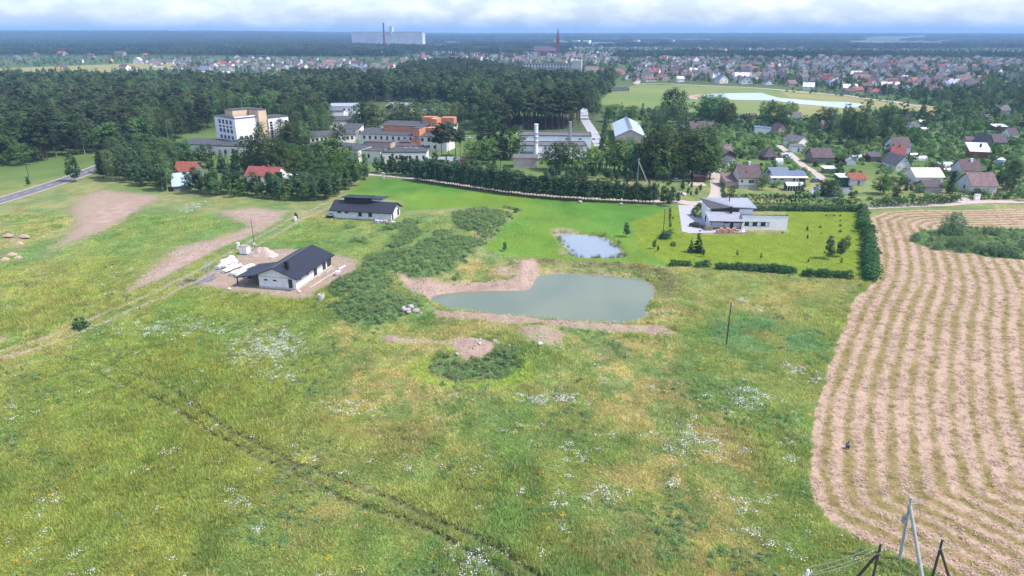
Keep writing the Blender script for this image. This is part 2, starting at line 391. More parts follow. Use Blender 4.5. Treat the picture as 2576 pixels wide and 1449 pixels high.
DIRT = [  # polygon, strength, soft edge (m)
 ([(190,497),(250,475),(330,482),(440,490),(400,505),(355,530),(290,575),(210,605),(95,650),(130,610),(175,570),(165,530)], .80, 7),
 ([(215,564),(237,529),(275,512),(337,502),(355,522),(325,544),(287,559),(250,567)], 1.0, 3),
 ([(300,735),(350,690),(440,620),(530,600),(620,570),(560,545),(530,530),(640,520),(735,530),(725,545),(660,585),(580,610),(510,640),(440,690),(390,715),(330,732)], .85, 7),
 ([(345,715),(430,655),(520,612),(640,585),(700,545),(720,548),(650,588),(560,622),(480,665),(400,708)], .92, 3),
 ([(470,715),(540,670),(600,640),(720,622),(850,640),(908,652),(905,690),(850,705),(800,735),(760,758),(640,742),(530,728)], .76, 3),
 ([(760,752),(840,668),(905,655),(880,690),(815,725),(790,755)], .78, 2.5),
 ([(975,706),(1060,716),(1180,716),(1290,702),(1300,672),(1345,658),(1368,688),(1345,712),(1318,732),(1200,735),(1120,740),(1088,752),(1030,735)], .88, 2.0),
 ([(1225,672),(1290,664),(1320,690),(1280,705),(1235,690)], .55, 2),
 ([(1078,784),(1180,790),(1330,797),(1500,812),(1640,822),(1720,838),(1690,850),(1500,830),(1300,818),(1100,802)], .72, 1.4),
 ([(950,842),(1010,850),(1110,856),(1170,850),(1180,862),(1090,866),(960,862)], .74, 1.2),
 ([(1130,862),(1190,850),(1250,872),(1235,895),(1165,900),(1135,880)], .95, 1.2),
 ([(1290,835),(1350,820),(1425,845),(1415,880),(1370,892),(1320,880)], .62, 1.6),
 ([(1375,575),(1420,570),(1470,580),(1440,590),(1404,594),(1425,630),(1440,648),(1400,640),(1400,610)], .62, 2),
 ([(0,870),(30,852),(20,845),(-40,850),(-40,880)], .7, 2), ([(-20,585),(80,580),(90,600),(70,640),(0,660),(-30,640)], .42, 3),
 ([(780,1318),(810,1310),(830,1330),(800,1350)], .42, 1.5), ([(1330,1120),(1420,1140),(1400,1170),(1320,1150)], .3, 3), ([(1690,662),(1710,662),(1690,850),(1660,850),(1650,720)], .42, 3),
 ([(1165,598),(1300,540),(1310,552),(1215,640),(1195,640)], .36, 2), ([(2170,545),(2192,545),(2226,655),(2216,700),(2175,735),(2170,700)], .12, 2)]
FLOWERS = [((665,870,95,45), 1.0), ((430,832,140,26), .45), ((1400,1007,85,16), 1.0), ((1880,1000,60,38), .55), ((1755,1115,110,50), .7), ((2010,932,45,14), .8),
           ((1865,1275,40,20), .7), ((1180,1415,60,50), .6), ((1900,1340,30,20), .5), ((700,945,60,25), .6), ((1680,1220,30,16), .5), ((1868,760,12,9), 1.0), ((1910,785,16,6), .7),
           ((1450,1135,40,22), .4), ((890,1030,80,20), .4), ((600,1260,40,20), .4), ((130,1265,16,8), .9), ((200,1395,20,8), .9), ((2060,955,30,14), .5), ((760,560,2,2), .1),
           ((490,523,28,12), .6), ((110,1300,20,9), .5), ((640,1330,26,10), .5), ((1990,1170,40,20), .3), ((1540,1250,60,20), .3), ((1720,1005,30,10), .4), ((850,1460,60,30), .4)]
YELLOW = [((430,905,55,18), .8), ((520,930,90,25), .6), ((485,552,16,8), .9), ((60,530,35,10), .6), ((225,1120,30,12), .5), ((190,1190,14,5), .8), ((560,1000,70,20), .35)]
PERIOD = 2.75
def mcol(x, y):
    "colour of the grass and ground cover, without the bare soil"
    n1 = fbm(x*.045, y*.03, 31); n2 = fbm(x*.16, y*.11, 41); n3 = fbm(x*.6, y*.45, 51, 3); n4 = fbm(x*.02, y*.02, 61)
    a = np.array([.198, .228, .078]); b = np.array([.142, .206, .068]); tan = np.array([.305, .262, .130]); blue = np.array([.135, .205, .080])
    def mix(p, q, t): return p*(1-t[..., None])+q*t[..., None]
    c = mix(a, b, sstep(.40, .62, n2)); c = mix(c, tan, sstep(.44, .66, n1)*.85*sstep(.25, .55, n3)); c = mix(c, blue, sstep(.52, .7, fbm(x*.17, y*.13, 71))*.6)
    c = mix(c, np.array([.215, .215, .06]), sstep(.5, .75, n4)*.6)
    c = c*(.74+.52*fbm(x*.35, y*.3, 57, 4)[..., None])
    # left part of the meadow is a denser olive green
    c = mix(c, c*np.array([.86, .95, .8]), sstep(-10, -60, x)*.8)
    # strips seen in the upper left field
    return c, n1, n2, n3
def regions(x, y):
    c, n1, n2, n3 = mcol(x, y)
    def mix(p, q, t): return p*(1-t[..., None])+np.asarray(q)*t[..., None]
    lush = sstep(-1.5, 1.5, sdf(LUSH, x, y)+3*(n3-.5))
    c = mix(c, np.array([.085, .195, .03])*(.7+.6*n2[..., None])+np.array([.05, .03, .0])*sstep(.4, .7, n1)[..., None], lush)
    lawn = np.maximum(sstep(-.6, .6, sdf(LAWN, x, y)), sstep(-.5, .5, sdf(LAWN2, x, y)))
    c = mix(c, np.array([.155, .215, .022])*(.78+.44*n3[..., None])*(1+.025*np.sign(np.sin(x*1.6+.3*y)))[..., None], lawn)
    pr = ((x-PIT[0])/PIT[2])**2+((y-PIT[1])/PIT[3])**2; c = mix(c, np.array([.215, .265, .06])*(.8+.4*n3[..., None]), sstep(2.6, 1.5, pr)*sstep(.6, 1.1, pr)*.8)
    bk = np.exp(-(pdist(BANK2, x, y)/2.6)**2); c = mix(c, np.array([.165, .155, .07])*(.7+.6*n3[..., None]), bk*.8)
    weed = np.zeros(x.shape)
    for P in WEEDS: weed = np.maximum(weed, sstep(-1.5, 1.5, sdf(P, x, y)+4*(n3-.5)))
    mh = np.zeros(x.shape)
    for (cx, cy, a_, b_), H_, p_ in MOUNDS[:5]: mh = np.maximum(mh, np.exp(-(((x-cx)/a_)**2+((y-cy)/b_)**2)))
    weed = weed*np.maximum(sstep(.50, .60, fbm(x*.16, y*.12, 33)), np.maximum(sstep(.35, .5, mh), sstep(120, 116, y)))
    isl = sstep(-1, 1, sdf(ISLAND, x, y)+2*(n3-.5))
    weed = np.maximum(weed, isl)
    damp = sstep(1.15, .3, ((x-52)/16)**2+((y-121)/9)**2)*sstep(.3, .55, n2); c = mix(c, np.array([.120, .200, .090])*(.8+.4*n3[..., None]), damp)
    c = mix(c, np.array([.100, .165, .060])*(.7+.6*n3[..., None]), weed)
    dirt = np.zeros(x.shape)
    for P, s, e in DIRT: dirt = np.maximum(dirt, s*sstep(-e, e, sdf(PG(P), x, y)))
    for L in TRACK: dirt = np.maximum(dirt, .66*np.exp(-(pdist(L, x, y)/1.0)**2))
    for L in RUTS: c = mix(c, np.array([.085, .085, .04]), .95*np.exp(-(pdist(L, x, y)/.55)**2)*sstep(-72, -40, x))  # soil tone, darkened further to stand in for shade down in the ruts
    for P, s in ((POND, 1.2), (POND2, 1.0), (POND3, .6)): dirt = np.maximum(dirt, .85*sstep(-s, -.2, sdf(P, x, y)))
    stub = sstep(-.8, .8, sdf(STUBPOLY, x, y)+1.2*(n3-.5))*(1-isl)
    sd = np.minimum(pdist(STUBLINE, x, y), pdist(STUBTOP, x, y))
    sd = sd+.8*(fbm(x*.03, y*.03, 14, 3)-.5)+.6*(fbm(x*.3, y*.3, 15, 2)-.5)
    return c, dirt, stub, sd, weed, lawn, lush
def axis(lo, hi, f0, f1, step, g):
    a = [np.arange(f0, f1+1e-6, step)]
    def grow(start, end, sgn):
        out = []; p = start; s = step
        while sgn*(end-p) > 0: s *= g; p += sgn*s; out.append(p)
        return out
    return np.array(sorted(grow(f0, lo, -1)))[:], a[0], np.array(grow(f1, hi, 1))
xa = np.concatenate(axis(-16000, 16000, -138, 172, .8, 1.05)); ya = np.concatenate(axis(-400, 19000, 54, 238, .8, 1.035))
XX, YY = np.meshgrid(xa, ya); nx, ny = len(xa), len(ya)
gx, gy = XX.ravel(), YY.ravel(); gz = terrain(gx, gy)
idx = np.arange(nx*ny).reshape(ny, nx)
gf = np.stack([idx[:-1, :-1], idx[:-1, 1:], idx[1:, 1:], idx[1:, :-1]], -1).reshape(-1, 4)
gcol = np.zeros((len(gx), 4), np.float32); gcol[:, 3] = 1
gd, gs, gsd = (np.zeros(len(gx), np.float32) for _ in range(3))
nr = (gy < 420) & (np.abs(gx) < 420) & (gy > 0)
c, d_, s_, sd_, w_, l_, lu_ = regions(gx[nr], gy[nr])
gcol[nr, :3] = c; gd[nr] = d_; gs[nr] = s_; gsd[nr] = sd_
rest = ~nr
c, n1_, n2_, n3_ = mcol(gx[rest], gy[rest])
gcol[rest, :3] = np.array([.085, .125, .045])*(.7+.6*fbm(gx[rest]/60, gy[rest]/60, 77)[:, None])
ff = (gy > 2400); fld = sstep(.55, .62, fbm(gx[ff]/700, gy[ff]/500, 88))[:, None]
gcol[ff, :3] = np.array([.075, .105, .045])*(1-fld)+np.array([.22, .21, .12])*fld
# fade from the near colours to the garden land beyond the lane
bd = sstep(255, 300, gy)*(nr)
gcol[:, :3] = gcol[:, :3]*(1-bd[:, None])+np.array([.105, .165, .045])*bd[:, None]*(.75+.5*fbm(gx/9, gy/12, 91)[:, None])
def gmat():
    m = bpy.data.materials.new('ground_cover'); m.use_nodes = True; t = m.node_tree; b = t.nodes['Principled BSDF']
    b.inputs['Roughness'].default_value = .95; b.inputs['Specular IOR Level'].default_value = .1
    A = lambda n: N(t, 'ShaderNodeAttribute', attribute_name=n)
    tcn = N(t, 'ShaderNodeTexCoord')
    def noise(s, d=4, r=.55, st=None):
        n = N(t, 'ShaderNodeTexNoise'); n.inputs['Scale'].default_value = s; n.inputs['Detail'].default_value = d; n.inputs['Roughness'].default_value = r
        if st:
            mp = N(t, 'ShaderNodeMapping'); mp.inputs['Scale'].default_value = st; t.links.new(tcn.outputs['Object'], mp.inputs[0]); t.links.new(mp.outputs[0], n.inputs['Vector'])
        else: t.links.new(tcn.outputs['Object'], n.inputs['Vector'])
        return n.outputs[0]
    n1 = noise(.35, 5); n2 = noise(2.2, 4, .65); n3 = noise(.9, 3)
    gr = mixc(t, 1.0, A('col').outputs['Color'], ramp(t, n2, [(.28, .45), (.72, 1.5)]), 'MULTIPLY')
    dcol = mixc(t, ramp(t, n1, [(.35, 0), (.65, 1)]), (.43, .315, .255), (.31, .22, .17))
    dcol = mixc(t, 1.0, dcol, ramp(t, noise(5.0, 5, .7), [(.3, .6), (.7, 1.3)]), 'MULTIPLY')
    dv = vmath(t, 'ADD', A('dirt').outputs['Fac'], vmath(t, 'ADD', vmath(t, 'MULTIPLY', vmath(t, 'SUBTRACT', n1, .5), 1.1), vmath(t, 'MULTIPLY', vmath(t, 'SUBTRACT', n2, .5), 1.5)))
    dm = ramp(t, dv, [(.38, 0), (.78, 1)])
    ph = vmath(t, 'ADD', vmath(t, 'MULTIPLY', A('sd').outputs['Fac'], 2*math.pi/PERIOD), vmath(t, 'MULTIPLY', vmath(t, 'SUBTRACT', n3, .5), 1.2))
    st = vmath(t, 'ADD', vmath(t, 'MULTIPLY', vmath(t, 'SINE', ph), .5), .5)
    patch = noise(.05, 3)
    sv = vmath(t, 'ADD', vmath(t, 'MULTIPLY', st, .85), vmath(t, 'ADD', vmath(t, 'MULTIPLY', vmath(t, 'SUBTRACT', n2, .5), 1.5), vmath(t, 'MULTIPLY', vmath(t, 'SUBTRACT', patch, .5), 1.7)))
    olive = mixc(t, ramp(t, n1, [(.4, 0), (.62, 1)]), (.215, .185, .07), (.28, .205, .105))
    scol = mixc(t, ramp(t, sv, [(.02, 0), (.72, 1)]), olive, (.415, .30, .22))
    scol = mixc(t, 1.0, scol, ramp(t, n2, [(.25, .75), (.75, 1.2)]), 'MULTIPLY')
    sm = ramp(t, vmath(t, 'ADD', A('stub').outputs['Fac'], vmath(t, 'MULTIPLY', vmath(t, 'SUBTRACT', n2, .5), .5)), [(.4, 0), (.6, 1)])
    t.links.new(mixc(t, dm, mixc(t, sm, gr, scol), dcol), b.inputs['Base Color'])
    bp = N(t, 'ShaderNodeBump'); bp.inputs['Strength'].default_value = .5; bp.inputs['Distance'].default_value = .25
    t.links.new(n2, bp.inputs['Height']); t.links.new(bp.outputs[0], b.inputs['Normal'])
    M['ground_cover'] = m
gmat()
gme = np_mesh('ground', np.stack([gx, gy, gz], -1), gf, 'ground_cover', True)
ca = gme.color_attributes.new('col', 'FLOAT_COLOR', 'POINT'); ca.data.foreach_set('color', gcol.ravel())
for nm, arr in (('dirt', gd), ('stub', gs), ('sd', gsd)):
    at = gme.attributes.new(nm, 'FLOAT', 'POINT'); at.data.foreach_set('value', arr.astype(np.float32))
ground = link(bpy.data.objects.new('ground', gme)); tag(ground, 'wide meadow ground with bare sandy patches, mown stubble and mounds', kind='structure')
# ------------------------------------------------------------------ water
def wmat(name, c, rough, depthc=None, bump=.15, bs=1.5, ior=1.33):
    m = bpy.data.materials.new(name); m.use_nodes = True; t = m.node_tree; b = t.nodes['Principled BSDF']
    b.inputs['Roughness'].default_value = rough; b.inputs['IOR'].default_value = ior; b.inputs['Base Color'].default_value = (*c, 1); b.inputs['Specular IOR Level'].default_value = .5
    tcn = N(t, 'ShaderNodeTexCoord'); n = N(t, 'ShaderNodeTexNoise'); n.inputs['Scale'].default_value = bs; n.inputs['Detail'].default_value = 3; t.links.new(tcn.outputs['Object'], n.inputs[0])
    bp = N(t, 'ShaderNodeBump'); bp.inputs['Strength'].default_value = bump; bp.inputs['Distance'].default_value = .02
    t.links.new(n.outputs[0], bp.inputs['Height']); t.links.new(bp.outputs[0], b.inputs['Normal'])
    if depthc:
        n2 = N(t, 'ShaderNodeTexNoise'); n2.inputs['Scale'].default_value = .06; t.links.new(tcn.outputs['Object'], n2.inputs[0])
        t.links.new(mixc(t, ramp(t, n2.outputs[0], [(.35, 0), (.65, 1)]), c, depthc), b.inputs['Base Color'])
    M[name] = m
wmat('milky_water', (.15, .187, .132), .07, (.172, .20, .138)); wmat('sky_tinted_water', (.25, .29, .33), .05, bump=.1, ior=1.55); wmat('far_water', (.42, .46, .50), .12, bump=.3, bs=.4)  # pale blue-grey base of the pond and lake water paints in reflected sky
def grow_poly(P, d):
    c = Vector((sum(p[0] for p in P)/len(P), sum(p[1] for p in P)/len(P), 0)); out = []
    for i in range(len(P)):
        a, b = Vector(P[i-1]), Vector(P[(i+1) % len(P)]); n = (b-a).cross(Vector((0, 0, 1))).normalized()
        q = Vector(P[i])
        s = 1 if sdf([(p[0], p[1]) for p in P], np.array([q.x+n.x*.3]), np.array([q.y+n.y*.3]))[0] < 0 else -1
        out.append(q+n*d*s)
    return out
def sheet(name, P, m, z, label=None, kind='structure'):
    mb = MB(); mb.poly(*[(p[0], p[1], z) for p in P]); o = mb.build(name, m); tag(o, label, kind=kind); return o
sheet('pond_water', grow_poly(POND, 1.2), 'milky_water', WZ, 'milky green water of the large excavated pond')
sheet('pond_water', grow_poly(POND2, .9), 'sky_tinted_water', WZ, 'clear water of the small reedy pond reflecting the sky')
sheet('pond_water', grow_poly(POND3, .6), 'sky_tinted_water', WZ, 'small garden pond water beside the clipped hedge')
FARP = PG([(1762,240),(1790,237),(1830,235.5),(1868,234.6),(1916,234.6),(1958,246.7),(2025,252.7),(2070,255.7),(2132,258),(2172,263),(2155,271.6),(2117,273),(2079,269),(2025,264),(2004,263),(1949,254),(1868,252.7),(1800,251),(1775,246)])
sheet('lake_water', FARP, 'far_water', .35, 'long pale lake across the far green field')
sheet('lake_water', PG([(2405,207.5),(2470,205.5),(2545,204),(2700,205),(2700,214),(2576,218.5),(2480,213.5),(2430,212)]), 'far_water', .35, 'pale lake behind trees at the edge of the far town')
pmat('far_grass', (.13, .20, .045), .95, (.20, .22, .06), .012); pmat('dry_grass', (.28, .25, .09), .95, (.21, .22, .07), .02); pmat('bare_shore', (.46, .33, .26), .95, (.38, .28, .2), .05)
sheet('far_field', PG([(1500,262),(1530,236),(1600,213),(1750,214),(1830,219),(1960,224),(2060,234),(2010,262),(1960,300),(1760,284),(1640,275)]), 'far_grass', .10, 'green field sloping to the far lake')
sheet('far_field', PG([(1955,224),(2060,233),(2210,254),(2360,270),(2420,282),(2300,282),(2200,276),(2100,296),(1958,300),(2008,262)]), 'dry_grass', .16, 'dry yellow bank between lake and town road')
sheet('lake_shore', PG([(1725,242),(1765,237),(1800,250),(1770,252),(1735,249)]), 'bare_shore', .22, 'bare sandy shore at the lake end')
sheet('garden_lawn', PG([RC(1500,210), RC(1650,170), RC(1880,190), RC(1920,300), RC(1860,400), RC(1560,420)]), 'far_grass', .08, 'grass around the blue-roofed hall')
sheet('far_field', PG([(0,172),(200,165),(330,160),(480,160),(420,178),(250,183),(0,183)]), 'dry_grass', .12, 'yellow-green field beyond the wood')
sheet('far_field', PG([(2150,101),(2330,98.5),(2330,103),(2200,108)]), 'dry_grass', 1.0, 'pale crop field among distant woods')
# ------------------------------------------------------------------ roads
def road(name, pts, wd, m, z=.06, label=None, follow=False):
    L = smooth_line([p if isinstance(p, Vector) else G(*p) for p in pts], 6); mb = MB(); n = len(L)
    for i, p in enumerate(L):
        d = (L[min(i+1, n-1)]-L[max(i-1, 0)]); d.z = 0; d.normalize(); s = Vector((-d.y, d.x, 0))*wd/2
        for q in (p+s, p-s): mb.v.append((q.x, q.y, z))
    mb.f = [(2*i, 2*i+1, 2*i+3, 2*i+2) for i in range(n-1)]
    o = mb.build(name, m); tag(o, label, kind='structure'); return L
ra = road('road_verge', [(-260,572),(-100,532),(0,505),(90,477),(172,450),(228,429),(270,412)], 8.6, 'dirt_road', .05, 'sandy shoulder of the asphalt road')
ra = road('asphalt_road', [(-260,572),(-100,532),(0,505),(90,477),(172,450),(228,429),(270,412)], 6.6, 'asphalt', .075, 'two-lane asphalt road beside the pine wood')
for i in range(2, len(ra)-2, 2):
    d = (ra[i+1]-ra[i]).normalized(); s = Vector((-d.y, d.x, 0))*.07; a = ra[i]; b = ra[i]+d*3.0
    o = MB().poly(*[(q.x, q.y, .079) for q in (a+s, a-s, b-s, b+s)]).build('lane_dash', 'road_paint'); tag(o, 'white centre dash on the asphalt road', kind='structure')
road('gravel_lane', [(905,439),(960,441),(1060,451),(1159,465.5),(1284,482.5),(1384,492),(1484,498.5),(1584,503),(1700,508),(1760,510)], 3.4, 'gravel', .05, 'pale gravel lane behind the row of young pines')
road('gravel_road', [R4(470,1240), R4(640,1272), R4(800,1262), R4(930,1210), R4(975,1120), R4(965,1020), R4(945,940), R4(940,870), R4(950,780)], 5.0, 'gravel', .06, 'winding gravel road between the houses')
road('gravel_road', [R4(1740,540), R4(1820,600), R4(1900,660), R4(1980,730), R4(2060,800), R4(2150,850), R4(2260,930), R4(2290,1000)], 3.4, 'gravel', .055, 'garden gravel road by the white van')
road('dirt_track', [R5(560,1325), R5(900,1310), R5(1250,1295), R5(1600,1285), R5(1850,1262), R5(2100,1250), R5(2600,1250)], 4.0, 'gravel', .05, 'sandy track along the mown field')
road('dirt_track', [R5(1810,1275), R5(1810,1210), R5(1770,1160)], 4.0, 'gravel', .057, 'short sandy entrance to the garden plots')
road('garage_yard', [R4(820,1030), R4(700,1030), R4(620,1025)], 6, 'gravel', .052, 'gravel yard by the brown garage')
road('driveway_road', [RC(1400,440), RC(1360,360), RC(1310,270), RC(1265,200), RC(1240,140), RC(1245,60)], 6.0, 'paving', .06, 'pale concrete drive past the boiler house')
road('footpath', [RC(570,330), RC(600,260), RC(640,215), RC(690,180)], 2.2, 'paving', .06, 'curved footpath at the grove')
road('town_road', [RT(2,1240,850), RT(2,1500,845), RT(2,1800,858), RT(2,2100,872), RT(2,2400,885), RF(560,645), RF(1100,695), RF(1740,745), RF(2100,800), RF(2557,850), RT(3,1380,1052), RT(3,1670,1078)], 7, 'gravel', .35, 'pale road along the edge of town')
road('town_road', [RT(2,1250,845), RT(2,1270,800), RT(2,1230,770)], 7, 'gravel', .33, 'town street joining the edge road')
sheet('paved_driveway', [Vector((p.x, p.y, 0)) for p in PG([RM(385,262), RM(545,262), RM(545,390), RM(690,395), RM(720,470), RM(760,540), RM(425,546)])], 'paving', .05, 'grey paved driveway in front of the modern house')
sheet('terrace_paving', PG([RM(640,500), RM(1060,505), RM(1055,552), RM(760,550), RM(640,520)]), 'paving', .056, 'paved terrace in front of the modern house')
# ================================================================== buildings
_wc = {}
def win_mesh(w, h, fm, pm, bars):
    k = (round(w, 2), round(h, 2), fm, pm, bars)
    if k in _wc: return _wc[k]
    t = .08; mb = MB()
    mb.box(0, w, -.06, .02, 0, t).box(0, w, -.06, .02, h-t, h).box(0, t, -.06, .02, t, h-t).box(w-t, w, -.06, .02, t, h-t)
    for i in range(1, bars+1): x = w*i/(bars+1); mb.box(x-.03, x+.03, -.05, .02, t, h-t)
    pb = MB().box(t, w-t, -.025, .02, t, h-t)
    _wc[k] = (mb.mesh('window', fm), pb.mesh('pane', pm)); return _wc[k]
def window(root, W, D, face, u, z, w, h, fm='window_frame', pm='pane', bars=1, name='window', flat=False):
    a, b = win_mesh(w, h, fm, pm, bars)
    o = bpy.data.objects.new(name, a)
    if face == 'f': o.location = (u, 0, z); rz = 0
    elif face == 'b': o.location = (u+w, D, z); rz = math.pi
    elif face == 'l': o.location = (0, u+w, z); rz = -math.pi/2
    elif face == 'r': o.location = (W, u, z); rz = math.pi/2
    else: o.location = face; rz = 0
    o.rotation_euler = (0, 0, rz); link(o, root)
    if not flat: link(bpy.data.objects.new('pane' if name != 'door' else 'door_leaf', b), o)
    return o
def walls(W, D, H, kind, rise):
    mb = MB()
    if kind in ('gx',):
        mb.prism([(0, 0, 0), (0, D, 0), (0, D, H), (0, D/2, H+rise), (0, 0, H)], (W, 0, 0))
    elif kind == 'gy':
        mb.prism([(0, 0, 0), (W, 0, 0), (W, 0, H), (W/2, 0, H+rise), (0, 0, H)], (0, D, 0))
    elif kind == 'shf':    # high at the back, slope faces the front
        mb.prism([(0, 0, 0), (0, D, 0), (0, D, H+rise), (0, 0, H)], (W, 0, 0))
    elif kind == 'shb':
        mb.prism([(0, 0, 0), (0, D, 0), (0, D, H), (0, 0, H+rise)], (W, 0, 0))
    elif kind == 'shl':    # high at the left
        mb.prism([(0, 0, 0), (W, 0, 0), (W, 0, H), (0, 0, H+rise)], (0, D, 0))
    else: mb.box(0, W, 0, D, 0, H)
    return mb
def roofs(W, D, H, kind, rise, oh=.45, t=.16):
    mb = MB(); e = .02
    if kind == 'gx':
        k = rise/(D/2); r = H+rise+t+e
        for s in (0, 1):
            y0 = -oh if s == 0 else D+oh; z0 = H-oh*k+t+e
            mb.slab([(-oh, y0, z0), (W+oh, y0, z0), (W+oh, D/2, r), (-oh, D/2, r)], t)
    elif kind == 'gy':
        k = rise/(W/2); r = H+rise+t+e
        for s in (0, 1):
            x0 = -oh if s == 0 else W+oh; z0 = H-oh*k+t+e
            mb.slab([(x0, -oh, z0), (W/2, -oh, r), (W/2, D+oh, r), (x0, D+oh, z0)], t)
    elif kind == 'hip':
        r = H+rise; i = min(W, D)/2*.9; a = (-oh, -oh, H+e); b = (W+oh, -oh, H+e); c_ = (W+oh, D+oh, H+e); d = (-oh, D+oh, H+e)
        if W >= D: p, q = (i, D/2, r), (W-i, D/2, r); mb.poly(a, b, q, p).poly(b, c_, q).poly(c_, d, p, q).poly(d, a, p)
        else: p, q = (W/2, i, r), (W/2, D-i, r); mb.poly(a, b, p).poly(b, c_, q, p).poly(c_, d, q).poly(d, a, p, q)
        mb.poly(d, c_, b, a)
    elif kind in ('shf', 'shb'):
        k = rise/D; a, b = (H-oh*k, H+rise+oh*k) if kind == 'shf' else (H+rise+oh*k, H-oh*k)
        mb.slab([(-oh, -oh, a+t+e), (W+oh, -oh, a+t+e), (W+oh, D+oh, b+t+e), (-oh, D+oh, b+t+e)], t)
    elif kind == 'shl':
        k = rise/W; mb.slab([(-oh, -oh, H+rise+oh*k+t+e), (W+oh, -oh, H-oh*k+t+e), (W+oh, D+oh, H-oh*k+t+e), (-oh, D+oh, H+rise+oh*k+t+e)], t)
    else:
        o = oh*.3; mb.box(-o, W+o, -o, D+o, H+.01, H+.18)
        mb.box(-o, W+o, -o, .18, H+.18, H+.5).box(-o, W+o, D-.18, D+o, H+.18, H+.5).box(-o, .18, .18, D-.18, H+.18, H+.5).box(W-.18, W+o, .18, D-.18, H+.18, H+.5)
    return mb
def house(name, label, a, b, D, H, kind='gx', rise=2., wm='white_paint', rm='roof_grey', wins=(), chim=(), oh=.45, cat='house', group=None, z=0, cm='red_brick', fm='window_frame', world=None, plinth=None):
    if world is None:
        A = G(*a, z); B = G(*b, z)
    else: A, B = world
    d = B-A; W = math.hypot(d.x, d.y); root = empty(name, (A.x, A.y, 0 if z == 0 else z), math.atan2(d.y, d.x), label, cat, group)
    walls(W, D, H, kind, rise).build('wall', wm, root)
    rf = roofs(W, D, H, kind, rise, oh).build('roof', rm, root)
    if plinth: MB().box(-.03, W+.03, -.03, D+.03, 0, plinth).build('plinth', 'concrete', root)
    for q in chim:
        cx, cy, ch = q[:3]; s = q[3] if len(q) > 3 else .35
        mb = MB().box(cx-s, cx+s, cy-s, cy+s, H*.9, H+rise+ch); mb.box(cx-s-.06, cx+s+.06, cy-s-.06, cy+s+.06, H+rise+ch, H+rise+ch+.12)
        mb.build('chimney', cm, root)
    for q in wins:
        f, u, zz, ww, hh = q[:5]; kw = q[5] if len(q) > 5 else {}
        if f in 'fb' and u <= 1: u = u*W
        window(root, W, D, f, u, zz, ww, hh, **({'fm': fm} | kw))
    root['W'] = W
    return root
def wrow(face, n, u0, u1, z, w, h, **kw):
    return [(face, u0+(u1-u0)*(i+.5)/n-w/2, z, w, h, kw) for i in range(n)]
# ---------------------------------------------------------------- new house with the carport (house A)
def block_mat(name, c, c2, mort, sx=.6, sy=.25):
    m = bpy.data.materials.new(name); m.use_nodes = True; t = m.node_tree; b = t.nodes['Principled BSDF']; b.inputs['Roughness'].default_value = .9; b.inputs['Specular IOR Level'].default_value = .15
    tcn = N(t, 'ShaderNodeTexCoord'); sp = N(t, 'ShaderNodeSeparateXYZ'); t.links.new(tcn.outputs['Object'], sp.inputs[0]); cbn = N(t, 'ShaderNodeCombineXYZ')
    t.links.new(vmath(t, 'ADD', sp.outputs[0], sp.outputs[1]), cbn.inputs[0]); t.links.new(sp.outputs[2], cbn.inputs[1])
    br = N(t, 'ShaderNodeTexBrick'); br.inputs['Scale'].default_value = 1; br.inputs['Brick Width'].default_value = sx; br.inputs['Row Height'].default_value = sy; br.inputs['Mortar Size'].default_value = .018
    br.inputs['Color1'].default_value = (*c, 1); br.inputs['Color2'].default_value = (*c2, 1); br.inputs['Mortar'].default_value = (*mort, 1); t.links.new(cbn.outputs[0], br.inputs['Vector'])
    n = N(t, 'ShaderNodeTexNoise'); n.inputs['Scale'].default_value = .9; n.inputs['Detail'].default_value = 5; t.links.new(tcn.outputs['Object'], n.inputs[0])
    t.links.new(mixc(t, 1.0, br.outputs['Color'], ramp(t, n.outputs[0], [(.3, .8), (.7, 1.05)]), 'MULTIPLY'), b.inputs['Base Color']); M[name] = m
block_mat('aerated_block', (.88, .87, .88), (.81, .80, .82), (.55, .54, .56)); block_mat('ceramsite_block', (.56, .52, .51), (.49, .45, .45), (.66, .64, .63), .5, .2)
A = G(*R1(970, 895)); B = G(*R1(1307, 922)); ang = math.atan2(B.y-A.y, B.x-A.x)
hA = empty('new_house', A, ang, 'unfinished white block house with dark blue gable roof and carport', 'house')
W, D = 9.3, 17.8
Z0 = .45; HW = 2.95; RX = 4.1; RZ = 5.25
MB().prism([(0, 0, Z0), (W, 0, Z0), (W, 0, HW), (RX, 0, RZ-.25), (0, 0, HW+.25)], (0, D, 0)).build('wall', 'aerated_block', hA)
MB().box(-.06, W+.06, -.06, D+.06, -.6, Z0).build('plinth', 'pale_concrete', hA)
t = .2; ke = (RZ-HW)/(W-RX)
rr = MB().slab([(RX, -.8, RZ), (W+.75, -.8, HW-.75*ke+.25), (W+.75, D+.7, HW-.75*ke+.25), (RX, D+.7, RZ)], t)
rr.slab([(RX, -.8, RZ), (RX, D+.7, RZ), (-.5, D+.7, HW+.30), (-.5, -.8, HW+.30)], t)
rfA = rr.build('roof', 'roof_navy', hA)
cp = MB().slab([(-.5, -.8, HW+.29), (-.5, 9.3, HW+.29), (-5.6, 9.3, 2.35), (-5.6, -.8, 2.35)], t); cp.build('carport_roof', 'roof_navy', hA)
MB().prism([(RX-.16, -.82, RZ+.02), (RX+.16, -.82, RZ+.02), (RX, -.82, RZ+.12)], (0, D+1.54, 0)).build('ridge_cap', 'seam_metal', rfA)
MB().box(5.9, 6.75, 1.6, 2.3, 3.6, 6.2).build('chimney', 'dark_trim', hA)
sm = MB()
for i in range(28):
    y = -.6+i*.66; sm.prism([(RX+.05, y, RZ+.005), (RX+.05, y+.05, RZ+.005), (RX+.05, y+.025, RZ+.035)], (W+.7-RX, 0, -(RZ-HW+.75*ke-.25)*.985))
tag(sm.build('roof_ribs', 'seam_metal', hA), kind='stuff')
